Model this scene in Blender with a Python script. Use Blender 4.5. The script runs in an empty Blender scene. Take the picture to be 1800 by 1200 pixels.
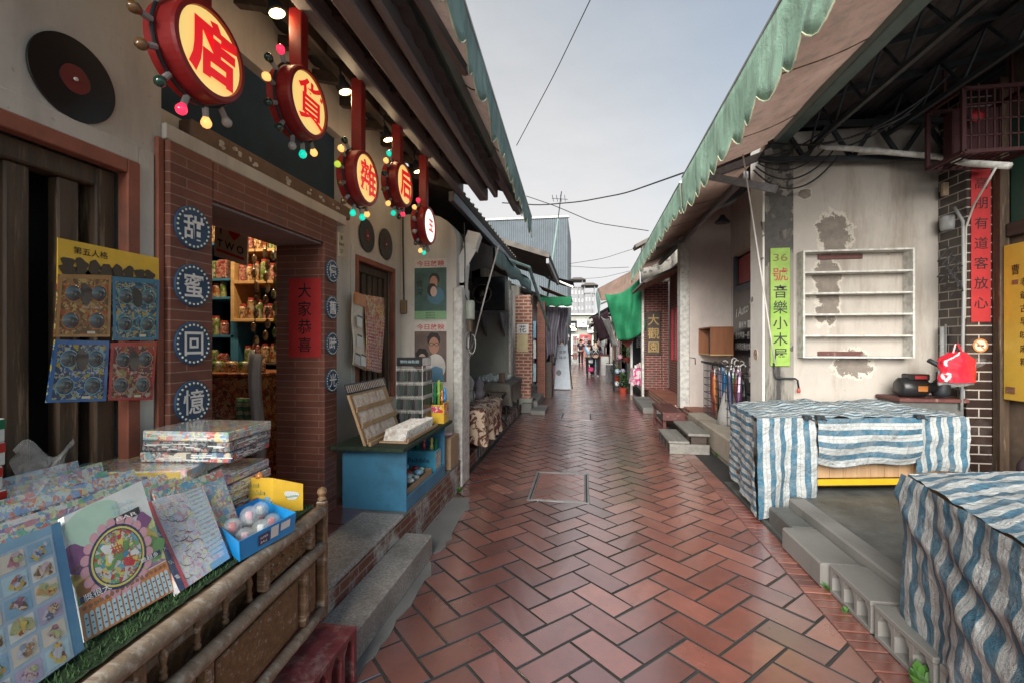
import bpy, bmesh, math, random
from mathutils import Vector, Matrix, noise
rnd = random.Random(7)
sc = bpy.context.scene
# ---------------- camera
F0 = 810.0; TH = math.atan(126/810); S_, C_ = math.sin(TH), math.cos(TH); EYE = 1.5
cd = bpy.data.cameras.new('camera'); cam = bpy.data.objects.new('camera', cd); sc.collection.objects.link(cam)
cam.location = (0, 0, EYE); cam.rotation_euler = (math.radians(90), 0, TH)
cd.sensor_width = 36; cd.lens = F0/1800*36; cd.clip_start = .05; cd.clip_end = 2000
sc.camera = cam
# ---------------- sky
SUN_EL, SUN_AZ = math.radians(24), math.radians(-168)
w = bpy.data.worlds.new('World'); sc.world = w; w.use_nodes = True
nt = w.node_tree; nt.nodes.clear()
def wn(t, **k):
    n = nt.nodes.new(t)
    for a, b in k.items(): setattr(n, a, b)
    return n
out = wn('ShaderNodeOutputWorld'); bg = wn('ShaderNodeBackground'); bg.inputs[1].default_value = .055
sky = wn('ShaderNodeTexSky', sky_type='NISHITA', sun_disc=False, sun_elevation=SUN_EL, sun_rotation=SUN_AZ, air_density=1.5, dust_density=2.0, ozone_density=2.0)
tc = wn('ShaderNodeTexCoord'); sep = wn('ShaderNodeSeparateXYZ'); nt.links.new(tc.outputs['Generated'], sep.inputs[0])
nz = wn('ShaderNodeTexNoise'); nz.inputs['Scale'].default_value = 1.6; nz.inputs['Detail'].default_value = 6
nt.links.new(tc.outputs['Generated'], nz.inputs['Vector'])
ma = wn('ShaderNodeMath', operation='MULTIPLY_ADD'); nt.links.new(sep.outputs['Z'], ma.inputs[0]); ma.inputs[1].default_value = -1.05; ma.inputs[2].default_value = 1.06
mx0 = wn('ShaderNodeMath', operation='MULTIPLY_ADD'); nt.links.new(sep.outputs['X'], mx0.inputs[0]); mx0.inputs[1].default_value = -1.15; nt.links.new(ma.outputs[0], mx0.inputs[2])
ma2 = wn('ShaderNodeMath', operation='MULTIPLY_ADD'); nt.links.new(nz.outputs[0], ma2.inputs[0]); ma2.inputs[1].default_value = .5; nt.links.new(mx0.outputs[0], ma2.inputs[2]); ma2.use_clamp = True
mix = wn('ShaderNodeMix', data_type='RGBA'); nt.links.new(ma2.outputs[0], mix.inputs[0])
nt.links.new(sky.outputs[0], mix.inputs[6])
oc = wn('ShaderNodeValToRGB'); e = oc.color_ramp.elements; e[0].position = 0; e[0].color = (.78, .765, .77, 1); e[1].position = .75; e[1].color = (.40, .425, .455, 1); k_ = e.new(.28); k_.color = (.70, .70, .71, 1)
nz2_ = wn('ShaderNodeTexNoise'); nz2_.inputs['Scale'].default_value = 2.2; nz2_.inputs['Detail'].default_value = 8; nz2_.inputs['Roughness'].default_value = .62
mp_ = wn('ShaderNodeMapping'); mp_.inputs['Scale'].default_value = (1, 1, 3.2); nt.links.new(tc.outputs['Generated'], mp_.inputs[0]); nt.links.new(mp_.outputs[0], nz2_.inputs['Vector'])
zz = wn('ShaderNodeMath', operation='MULTIPLY_ADD'); nt.links.new(nz2_.outputs[0], zz.inputs[0]); zz.inputs[1].default_value = -.34; nt.links.new(sep.outputs['Z'], zz.inputs[2])
z3 = wn('ShaderNodeMath', operation='ADD'); z3.inputs[1].default_value = .17; nt.links.new(zz.outputs[0], z3.inputs[0]); nt.links.new(z3.outputs[0], oc.inputs[0])
sc10 = wn('ShaderNodeVectorMath', operation='SCALE'); sc10.inputs['Scale'].default_value = 7.8; nt.links.new(oc.outputs[0], sc10.inputs[0]); nt.links.new(sc10.outputs[0], mix.inputs[7])
nt.links.new(mix.outputs[2], bg.inputs[0]); nt.links.new(bg.outputs[0], out.inputs[0])
# ---------------- sun (veiled)
sd = bpy.data.lights.new('sun', 'SUN'); so = bpy.data.objects.new('sun', sd); sc.collection.objects.link(so)
sd.energy = 3.6; sd.angle = math.radians(50); sd.color = (1, .95, .88)
sdir = Vector((math.sin(SUN_AZ)*math.cos(SUN_EL), math.cos(SUN_AZ)*math.cos(SUN_EL), math.sin(SUN_EL)))
so.rotation_euler = sdir.to_track_quat('Z', 'Y').to_euler()
vs = sc.view_settings; vs.view_transform = 'Standard'; vs.look = 'None'; vs.gamma = 1; vs.exposure = 1.45
sc.cycles.use_denoising = True; sc.cycles.max_bounces = 8; sc.cycles.diffuse_bounces = 4; sc.cycles.transparent_max_bounces = 8
sc.cycles.caustics_reflective = False; sc.cycles.caustics_refractive = False; sc.cycles.sample_clamp_indirect = 4
# ---------------- measuring helpers: where a sight line meets a real plane of the place
def ray(u, v):
    a = (u-900)/F0
    return (-S_+a*C_, C_+a*S_, (600-v)/F0)
def GZ(u, v, z=0.):
    d = ray(u, v); t = (z-EYE)/d[2]; return Vector((d[0]*t, d[1]*t, z))
def GX(u, v, x):
    d = ray(u, v); t = x/d[0]; return Vector((x, d[1]*t, EYE+d[2]*t))
def GY(u, v, y):
    d = ray(u, v); t = y/d[1]; return Vector((d[0]*t, y, EYE+d[2]*t))
PI = math.pi
# ---------------- materials
class NT:
    def __init__(s, name):
        s.m = bpy.data.materials.new(name); s.m.use_nodes = True; s.t = s.m.node_tree; s.t.nodes.clear()
        s.o = s.n('ShaderNodeOutputMaterial'); s.b = s.n('ShaderNodeBsdfPrincipled'); s.l(s.b.outputs[0], s.o.inputs[0])
        s.tc = s.n('ShaderNodeTexCoord')
    def n(s, t, **k):
        x = s.t.nodes.new(t)
        for a, b in k.items(): setattr(x, a, b)
        return x
    def l(s, a, b): s.t.links.new(a, b)
    def noise(s, scale, detail=6, rough=.6, vec=None, dist=0):
        x = s.n('ShaderNodeTexNoise'); x.inputs['Scale'].default_value = scale; x.inputs['Detail'].default_value = detail
        x.inputs['Roughness'].default_value = rough; x.inputs['Distortion'].default_value = dist
        s.l(vec if vec is not None else s.tc.outputs['Object'], x.inputs['Vector']); return x.outputs[0]
    def map(s, scale=(1, 1, 1), vec=None, rot=(0, 0, 0)):
        x = s.n('ShaderNodeMapping'); x.inputs['Scale'].default_value = scale; x.inputs['Rotation'].default_value = rot
        s.l(vec if vec is not None else s.tc.outputs['Object'], x.inputs['Vector']); return x.outputs[0]
    def ramp(s, fac, stops, interp='LINEAR'):
        x = s.n('ShaderNodeValToRGB'); x.color_ramp.interpolation = interp; e = x.color_ramp.elements
        while len(e) < len(stops): e.new(.5)
        for k, (p, c) in enumerate(stops):
            e[k].position = p; e[k].color = (c[0], c[1], c[2], 1) if isinstance(c, tuple) else (c, c, c, 1)
        s.l(fac, x.inputs[0]); return x.outputs[0]
    def mix(s, f, a, b, mode='MIX'):
        x = s.n('ShaderNodeMix', data_type='RGBA', blend_type=mode)
        for v, i in ((f, 0), (a, 6), (b, 7)):
            if hasattr(v, 'is_linked'): s.l(v, x.inputs[i])
            elif i == 0: x.inputs[0].default_value = v
            else: x.inputs[i].default_value = (v[0], v[1], v[2], 1)
        return x.outputs[2]
    def math(s, op, a, b=0., c=0.):
        x = s.n('ShaderNodeMath', operation=op)
        for i, v in enumerate((a, b, c)):
            if hasattr(v, 'is_linked'): s.l(v, x.inputs[i])
            else: x.inputs[i].default_value = v
        return x.outputs[0]
    def bump(s, h, strength=.3, dist=.01):
        x = s.n('ShaderNodeBump'); x.inputs['Strength'].default_value = strength; x.inputs['Distance'].default_value = dist
        s.l(h, x.inputs['Height']); s.l(x.outputs[0], s.b.inputs['Normal'])
    def set(s, col=None, rough=None, metal=None, coat=None, spec=None):
        for v, k in ((col, 'Base Color'), (rough, 'Roughness'), (metal, 'Metallic'), (coat, 'Coat Weight'), (spec, 'Specular IOR Level')):
            if v is None: continue
            if hasattr(v, 'is_linked'): s.l(v, s.b.inputs[k])
            elif k == 'Base Color': s.b.inputs[k].default_value = (v[0], v[1], v[2], 1)
            else: s.b.inputs[k].default_value = v
        return s
def dirty(name, col, rough=.7, var=.25, scale=6, dirt=None, dirt_amt=.3, bump=.15, metal=0, coat=0, streak=False, dscale=2.5):
    t = NT(name); dk = tuple(c*(1-var) for c in col); lt = tuple(min(1, c*(1+var*.6)) for c in col)
    c = t.ramp(t.noise(scale, 8, .65), [(.3, dk), (.7, lt)])
    if dirt is not None:
        v = t.map((4, 4, .6)) if streak else None
        c = t.mix(t.ramp(t.noise(dscale, 8, .7, v), [(.62-dirt_amt*.5, 0.), (.8, 1.)]), c, dirt)
    t.set(c, rough, metal, coat); t.bump(t.noise(scale*14, 4, .6), bump, .004); return t.m
def plain(name, col, rough=.5, metal=0, coat=0):
    t = NT(name); c = t.ramp(t.noise(9, 4), [(.3, tuple(x*.86 for x in col)), (.7, tuple(min(1, x*1.08) for x in col))])
    t.set(c, rough, metal, coat); return t.m
def glow(name, col, strength, base=None):
    t = NT(name); t.set(base or col, .35); t.b.inputs['Emission Color'].default_value = (*col, 1); t.b.inputs['Emission Strength'].default_value = strength; return t.m
def brick(name, c1, c2, mortar, w=.21, h=.055, ms=.006, rough=.7, dirt=(.12, .1, .09), wash=None, coat=0.):
    t = NT(name); s = t.n('ShaderNodeSeparateXYZ'); t.l(t.tc.outputs['Object'], s.inputs[0])
    cb = t.n('ShaderNodeCombineXYZ'); t.l(t.math('ADD', s.outputs[0], s.outputs[1]), cb.inputs[0]); t.l(s.outputs[2], cb.inputs[1])
    b = t.n('ShaderNodeTexBrick'); t.l(cb.outputs[0], b.inputs['Vector']); b.inputs['Scale'].default_value = 1
    b.inputs['Brick Width'].default_value = w; b.inputs['Row Height'].default_value = h; b.inputs['Mortar Size'].default_value = ms
    b.inputs['Mortar Smooth'].default_value = .15; b.inputs['Bias'].default_value = 0
    b.inputs['Color1'].default_value = (*c1, 1); b.inputs['Color2'].default_value = (*c2, 1); b.inputs['Mortar'].default_value = (*mortar, 1)
    c = t.mix(.55, b.outputs['Color'], t.ramp(t.noise(7, 8, .7), [(.3, .35), (.7, 1.)]), 'MULTIPLY')
    c = t.mix(t.ramp(t.noise(2.2, 7, .7), [(.55, 0.), (.85, .8)]), c, dirt)
    if wash is not None: c = t.mix(t.ramp(t.noise(3.1, 9, .75), [(.40, 1.), (.52, 0.)]), c, wash)
    t.set(c, rough, coat=coat); inv = t.math('SUBTRACT', 1., b.outputs['Fac']); t.bump(t.math('ADD', inv, t.math('MULTIPLY', t.noise(60, 4), .3)), .5, .006); return t.m
def plaster(name, col, stain, peel=(.22, .19, .165), peel_at=.69, streaky=.4, patches=()):
    t = NT(name)
    c = t.ramp(t.noise(3, 9, .65), [(.25, tuple(x*.8 for x in col)), (.7, col)])
    c = t.mix(t.ramp(t.noise(1.3, 8, .7, t.map((3, 3, .5))), [(.5, 0.), (.78, streaky*1.6)]), c, stain)
    pk = t.ramp(t.noise(2.1, 9, .62, dist=.3), [(peel_at-.004, 0.), (peel_at, 1.)])
    if patches:
        s = t.n('ShaderNodeSeparateXYZ'); t.l(t.tc.outputs['Object'], s.inputs[0]); nn = t.math('MULTIPLY', t.math('SUBTRACT', t.noise(5.5, 10, .72), .5), 4.2)
        for cx, cz, rx, rz in patches:
            ax = t.math('DIVIDE', t.math('SUBTRACT', s.outputs[0], cx), rx); az = t.math('DIVIDE', t.math('SUBTRACT', s.outputs[2], cz), rz)
            d = t.math('ADD', t.math('ADD', t.math('MULTIPLY', ax, ax), t.math('MULTIPLY', az, az)), nn)
            pk = t.math('MAXIMUM', pk, t.math('LESS_THAN', d, .75)); c = t.mix(t.math('MULTIPLY', t.math('LESS_THAN', d, 1.05), .6), c, (.62, .58, .50))
    c = t.mix(pk, c, t.ramp(t.noise(14, 8, .7), [(.3, tuple(x*.65 for x in peel)), (.7, tuple(x*1.15 for x in peel))]))
    c = t.mix(t.ramp(t.noise(38, 3, .5), [(.70, 0.), (.74, .5)]), c, (.25, .22, .19))
    t.set(c, .85); t.bump(t.math('SUBTRACT', t.math('MULTIPLY', t.noise(40, 6), .25), pk), .5, .006); return t.m
def wood(name, c1, c2, axis=2, scale=1.2, rough=.6, worn=None, worn_at=.6):
    t = NT(name); sc_ = [14, 14, 14]; sc_[axis] = 1.1
    n1 = t.noise(scale, 8, .7, t.map(tuple(sc_)))
    c = t.ramp(n1, [(.3, c1), (.7, c2)])
    if worn is not None: c = t.mix(t.ramp(t.noise(scale*3, 8, .7, t.map(tuple(x*.35 for x in sc_))), [(worn_at, 0.), (worn_at+.12, .85)]), c, worn)
    t.set(c, rough); t.bump(n1, .35, .006); return t.m
def printed(name, cols, scale=22, seed=0., rough=.25, coat=.6, white=.0, lines=True):
    """busy colour printing on packaging: patches of flat colour with rows of small type"""
    t = NT(name); mp = t.n('ShaderNodeMapping'); mp.inputs['Location'].default_value = (seed*3.1, seed*1.7, seed); t.l(t.tc.outputs['Object'], mp.inputs['Vector'])
    v = t.n('ShaderNodeTexVoronoi'); v.inputs['Scale'].default_value = scale; t.l(mp.outputs[0], v.inputs['Vector'])
    sp = t.n('ShaderNodeSeparateColor'); t.l(v.outputs['Color'], sp.inputs[0])
    n = len(cols); c = t.ramp(sp.outputs[0], [(k/n, cols[k]) for k in range(n)], 'CONSTANT')
    v2 = t.n('ShaderNodeTexVoronoi'); v2.inputs['Scale'].default_value = scale*3.1; t.l(mp.outputs[0], v2.inputs['Vector'])
    sp2 = t.n('ShaderNodeSeparateColor'); t.l(v2.outputs['Color'], sp2.inputs[0])
    c2 = t.ramp(sp2.outputs[1], [(k/n, cols[(k*3+1) % n]) for k in range(n)], 'CONSTANT')
    c = t.mix(t.ramp(t.noise(scale*.5, 3, .5, mp.outputs[0]), [(.5, 0.), (.52, 1.)]), c, c2)
    if lines:
        c = t.mix(t.ramp(t.noise(scale*2.4, 5, .8, t.map((1, 1, 2.2), mp.outputs[0])), [(.60, 0.), (.62, .9)]), c, (.05, .05, .07))
    if white: c = t.mix(t.ramp(t.noise(scale*.35, 4, .6, mp.outputs[0]), [(.5-white*.3, white), (.62, 0.)]), c, (.8, .8, .78))
    t.set(c, rough, coat=coat); t.b.inputs['Coat Roughness'].default_value = .12
    t.bump(t.noise(14, 5, .7), .35, .01); return t.m
def striped(name, c1, c2, period, rough=.75, axis='X'):
    t = NT(name); s = t.n('ShaderNodeSeparateXYZ'); t.l(t.tc.outputs['UV'], s.inputs[0])
    wob = t.math('MULTIPLY', t.noise(7, 4), .012)
    u = t.math('ADD', s.outputs[0 if axis == 'X' else 1], wob)
    f = t.math('FRACT', t.math('DIVIDE', u, period))
    m = t.ramp(f, [(0., 0.), (.03, 1.), (.47, 1.), (.50, 0.)])
    thin = t.ramp(f, [(.0, 0.), (.70, 0.), (.715, .45), (.745, .45), (.76, 0.)])
    c = t.mix(m, c1, c2); c = t.mix(thin, c, c2)
    c = t.mix(t.ramp(t.noise(9, 8, .7), [(.42, .0), (.72, .55)]), c, tuple(x*.5+.13 for x in c1))
    sep = t.noise(170, 2, .5)
    t.set(t.mix(.35, c, t.ramp(sep, [(.35, .45), (.6, 1.)]), 'MULTIPLY'), rough)
    v = t.n('ShaderNodeTexVoronoi', feature='DISTANCE_TO_EDGE'); v.inputs['Scale'].default_value = 9; wv = t.n('ShaderNodeMix', data_type='VECTOR'); wv.inputs[0].default_value = .12
    nn = t.n('ShaderNodeTexNoise'); nn.inputs['Scale'].default_value = 6; t.l(t.tc.outputs['Object'], nn.inputs['Vector']); t.l(t.tc.outputs['Object'], wv.inputs[4]); t.l(nn.outputs['Color'], wv.inputs[5]); t.l(wv.outputs[1], v.inputs['Vector'])
    ridge = t.math('MULTIPLY', t.ramp(v.outputs[0], [(0., 1.), (.16, .0)]), .13)
    crink = t.math('ADD', t.math('ADD', t.noise(9, 7, .75, dist=1.2), t.math('MULTIPLY', t.noise(46, 5, .6), .35)), ridge)
    t.bump(crink, 1., .045); return t.m
M = {}
M['mortarbed'] = dirty('mortar bed', (.045, .043, .04), .8)
def mk_tile():
    t = NT('glazed red clay paver'); a = t.n('ShaderNodeAttribute', attribute_name='tint')
    c = t.ramp(a.outputs['Fac'], [(0., (.022, .018, .016)), (.02, (.022, .018, .016)), (.03, (.17, .055, .042)), (.4, (.25, .08, .058)), (.7, (.33, .108, .075)), (1., (.42, .155, .108))])
    c = t.mix(.6, c, t.ramp(t.noise(4.5, 9, .7), [(.28, .4), (.72, 1.1)]), 'MULTIPLY')
    c = t.mix(t.ramp(t.noise(1.1, 8, .75), [(.52, 0.), (.78, .4)]), c, (.13, .09, .08))
    c = t.mix(t.ramp(t.noise(24, 5, .6), [(.66, 0.), (.72, .5)]), c, (.05, .04, .04))
    r = t.ramp(t.noise(3.2, 7, .7), [(.3, .22), (.7, .45)])
    t.set(c, r, coat=1., spec=.7); t.b.inputs['Coat Roughness'].default_value = .25; t.b.inputs['Coat IOR'].default_value = 2.7
    t.bump(t.math('ADD', t.math('MULTIPLY', t.noise(9, 4), .6), t.math('MULTIPLY', t.noise(120, 5, .7), .16)), .22, .008); return t.m
M['tile'] = mk_tile()
M['concrete'] = dirty('worn concrete', (.25, .245, .23), .85, .3, 5, (.06, .06, .055), .45, .4)
M['concrete2'] = dirty('dark damp concrete', (.14, .145, .135), .55, .4, 4, (.03, .032, .03), .5, .3)
M['granite'] = dirty('speckled granite', (.37, .35, .32), .7, .5, 70, (.09, .085, .075), .3, .3)
M['cream_edge'] = dirty('cream stone kerb', (.42, .37, .30), .7, .2, 9, (.18, .15, .12), .3, .2)
M['brick'] = brick('red glazed brick', (.235, .085, .055), (.175, .062, .042), (.33, .22, .17), .36, .046, .0022)
M['brick_wash'] = brick('washed brick base', (.24, .08, .05), (.18, .06, .04), (.3, .26, .22), .2, .055, .006, wash=(.46, .46, .43))
M['brick_fresh'] = brick('orange red brick', (.40, .13, .07), (.30, .085, .05), (.55, .46, .38), .2, .072, .012)
M['brick_dark'] = brick('dark brown glazed brick', (.035, .018, .014), (.024, .014, .012), (.42, .38, .34), .23, .085, .006, .35, coat=.3)
M['plaster'] = plaster('cream lime plaster', (.60, .58, .53), (.27, .25, .225), peel_at=.74)
M['plaster_pink'] = plaster('pale pink plaster', (.64, .57, .53), (.40, .34, .31), peel_at=.76, streaky=.3)
M['plaster_old'] = plaster('stained peeling plaster', (.47, .435, .39), (.22, .18, .14), (.23, .20, .17), .70, .6, [(-.42, 2.42, .19, .22), (-.5, 1.85, .15, .45), (-.25, 1.05, .22, .16), (-.72, 2.85, .07, .06)])
M['plaster_grey'] = plaster('grey green plaster', (.33, .34, .30), (.17, .17, .15), peel_at=.74)
M['mould'] = plaster('black stained plaster', (.27, .255, .225), (.045, .043, .04), (.10, .095, .09), .56, 1.6)
M['whitepaint'] = dirty('flaking white paint', (.66, .66, .62), .6, .12, 8, (.22, .21, .19), .38, .2, dscale=14)
M['white'] = dirty('white', (.7, .7, .67), .5, .1, 8, (.35, .33, .3), .2, .1)
M['oldwood'] = wood('dark weathered timber', (.035, .022, .014), (.105, .065, .038), 2, 1.8, worn=(.27, .19, .12), worn_at=.56)
M['oldwood_h'] = wood('dark weathered beam', (.03, .022, .018), (.085, .062, .05), 1, worn=(.16, .14, .12), worn_at=.62)
M['greybeam'] = wood('grey painted timber', (.15, .155, .17), (.29, .29, .31), 1, worn=(.28, .27, .27), worn_at=.66, rough=.55)
M['cartwood'] = wood('scuffed honey timber', (.075, .042, .022), (.30, .18, .09), 1, 2.2, worn=(.50, .46, .38), worn_at=.53)
M['cartrail'] = wood('rubbed pale rail', (.16, .11, .07), (.36, .28, .20), 1, 2.2, worn=(.46, .42, .36), worn_at=.52)
M['cartpanel'] = wood('scratched golden panel', (.10, .052, .022), (.27, .15, .065), 1, 2.4, worn=(.48, .42, .33), worn_at=.55)
M['plank'] = wood('pale deal plank', (.34, .21, .11), (.5, .34, .2), 2)
M['shelfwood'] = wood('yellow pine shelf', (.42, .26, .10), (.6, .42, .19), 0)
M['brownwood'] = wood('red brown veneer', (.19, .075, .035), (.30, .125, .06), 2, rough=.4)
M['greywood'] = wood('silver grey plank', (.16, .155, .14), (.30, .29, .265), 1, worn=(.40, .39, .36))
M['redwood'] = wood('worn maroon bench paint', (.075, .025, .022), (.14, .045, .038), 1, worn=(.3, .24, .2), worn_at=.58)
M['redtrim'] = dirty('terracotta trim', (.28, .09, .055), .7, .25, 8, (.1, .06, .04), .3)
M['dark'] = plain('near black', (.012, .012, .013), .6)
M['black'] = plain('black plastic', (.02, .02, .022), .35)
M['darkblue'] = dirty('deep blue board', (.010, .035, .065), .9, .3, 3)
M['teal'] = dirty('grey teal painted steel', (.13, .21, .205), .45, .3, 5, (.05, .06, .06), .3)
M['steel_dark'] = dirty('blackened steel', (.03, .036, .042), .5, .3, 9, metal=.3)
M['steel'] = dirty('dull galvanised steel', (.42, .42, .41), .4, .2, 9, (.2, .17, .14), .3, metal=.7)
M['corr'] = dirty('fibre cement roofing', (.075, .072, .075), .8, .35, 5)
M['rooftile'] = dirty('weathered roof tile', (.13, .115, .10), .85, .35, 9, (.05, .05, .045), .4)
def mk_canvas(name, c, c2=None, dirtc=(.14, .14, .12)):
    t = NT(name); k = t.ramp(t.noise(2.5, 7, .6), [(.3, tuple(x*.8 for x in c)), (.7, c2 or tuple(min(1, x*1.15) for x in c))])
    k = t.mix(t.ramp(t.noise(1.7, 8, .7, t.map((7, 7, .8))), [(.47, 0.), (.75, .75)]), k, dirtc)
    t.set(k, .75); t.bump(t.math('ADD', t.noise(6, 7, .75, dist=.8), t.math('MULTIPLY', t.noise(160, 2), .1)), .7, .02)
    tr = t.n('ShaderNodeBsdfTranslucent'); t.l(k, tr.inputs[0]); ms = t.n('ShaderNodeMixShader'); ms.inputs[0].default_value = .4
    t.l(t.b.outputs[0], ms.inputs[1]); t.l(tr.outputs[0], ms.inputs[2]); t.l(ms.outputs[0], t.o.inputs[0]); return t.m
M['can_green'] = mk_canvas('pale green canvas', (.44, .70, .54), (.56, .81, .66))
M['can_teal'] = mk_canvas('grey green canvas', (.30, .46, .43), (.40, .56, .53))
M['can_brown'] = mk_canvas('brown canvas underside', (.34, .22, .17), (.42, .29, .235))
M['can_dark'] = mk_canvas('dark grey canvas', (.06, .058, .062), (.11, .10, .105))
M['tarp_green'] = mk_canvas('bright green tarpaulin', (.02, .25, .11), (.03, .34, .155), (.02, .2, .09))
M['cloth_mauve'] = mk_canvas('mauve grey sheet', (.23, .215, .27), (.36, .34, .41))
M['cloth_white'] = mk_canvas('white sheet', (.6, .6, .58), (.75, .75, .72))
M['cloth_plum'] = mk_canvas('plum cloth', (.10, .045, .07))
M['cloth_grey'] = mk_canvas('khaki grey cloth', (.17, .155, .135), (.25, .23, .2))
M['turf'] = dirty('artificial turf', (.028, .060, .020), .9, .5, 40, (.015, .025, .012), .4, 1)
M['leaf'] = plain('leaf green', (.06, .16, .03), .5)
M['blue_shelf'] = dirty('sky blue painted board', (.055, .215, .36), .45, .15, 6, (.04, .09, .13), .2)
M['tray_blue'] = plain('bright blue card', (.01, .25, .62), .4, coat=.3)
M['yellow_card'] = plain('yellow card', (.72, .45, .04), .4, coat=.3)
M['cardboard'] = plain('brown cardboard', (.36, .25, .155), .8)
M['red'] = plain('red paint', (.42, .022, .02), .4)
M['banner_red'] = dirty('red paper', (.43, .022, .024), .65, .2, 5)
M['yellow_rail'] = plain('yellow painted steel', (.68, .40, .02), .4)
M['ink'] = plain('black ink', (.008, .008, .01), .5)
M['inkwhite'] = plain('white lettering', (.8, .8, .78), .5)
M['inkred'] = plain('red lettering', (.5, .02, .015), .5)
M['gold'] = plain('gilt lettering', (.42, .28, .09), .4)
M['navy'] = dirty('navy enamel', (.025, .065, .135), .4, .3, 12)
M['lime'] = dirty('lime green board', (.22, .40, .05), .5, .25, 7, (.42, .5, .16), .4)
M['yellow_sign'] = dirty('amber yellow signboard', (.74, .46, .06), .35, .2, 2.5)
M['pvc'] = dirty('grey plastic pipe', (.33, .34, .34), .45, .15, 8, (.15, .14, .13), .3)
M['cable'] = plain('black cable', (.02, .02, .022), .5)
M['whitecable'] = plain('white cable', (.6, .58, .55), .5)
M['skin'] = plain('skin', (.55, .36, .26), .6)
M['hair'] = plain('black hair', (.012, .010, .010), .5)
M['shirt_navy'] = plain('navy cotton', (.03, .045, .08), .8)
M['trouser'] = plain('dark trousers', (.02, .022, .028), .8)
M['clear'] = None
t = NT('clear film'); t.set((.8, .84, .86), .08); t.b.inputs['Alpha'].default_value = .10; t.bump(t.noise(16, 6, .7, dist=1.), 1.0, .03); M['clear'] = t.m
t = NT('tight clear film'); t.set((.9, .93, .95), .06); t.b.inputs['Alpha'].default_value = .05; t.bump(t.noise(9, 6, .7, dist=1.), 1.0, .03); M['clear2'] = t.m
t = NT('clear glass'); t.set((.7, .78, .8), .04); t.b.inputs['Alpha'].default_value = .2; M['glass'] = t.m
# ---------------- mesh builder
ORD = 'first second third fourth fifth sixth seventh eighth ninth tenth eleventh twelfth thirteenth'.split()
_GL = {}
def glyphs(s, off=0.):
    k = (s, off)
    if k in _GL: return _GL[k]
    c = bpy.data.curves.new('glyph', 'FONT'); c.body = s; c.offset = off; c.resolution_u = 3
    o = bpy.data.objects.new('glyph', c); sc.collection.objects.link(o)
    dg = bpy.context.evaluated_depsgraph_get(); me = bpy.data.meshes.new_from_object(o.evaluated_get(dg))
    vs_ = [v.co.copy() for v in me.vertices]; fs = [tuple(p.vertices) for p in me.polygons]
    bpy.data.objects.remove(o); bpy.data.curves.remove(c); bpy.data.meshes.remove(me)
    if vs_:
        x0, x1 = min(v.x for v in vs_), max(v.x for v in vs_); y0, y1 = min(v.y for v in vs_), max(v.y for v in vs_)
        vs_ = [Vector((v.x-(x0+x1)/2, v.y-(y0+y1)/2, 0)) for v in vs_]; sz = (x1-x0, y1-y0)
    else: sz = (0, 0)
    _GL[k] = (vs_, fs, sz); return _GL[k]
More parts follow.
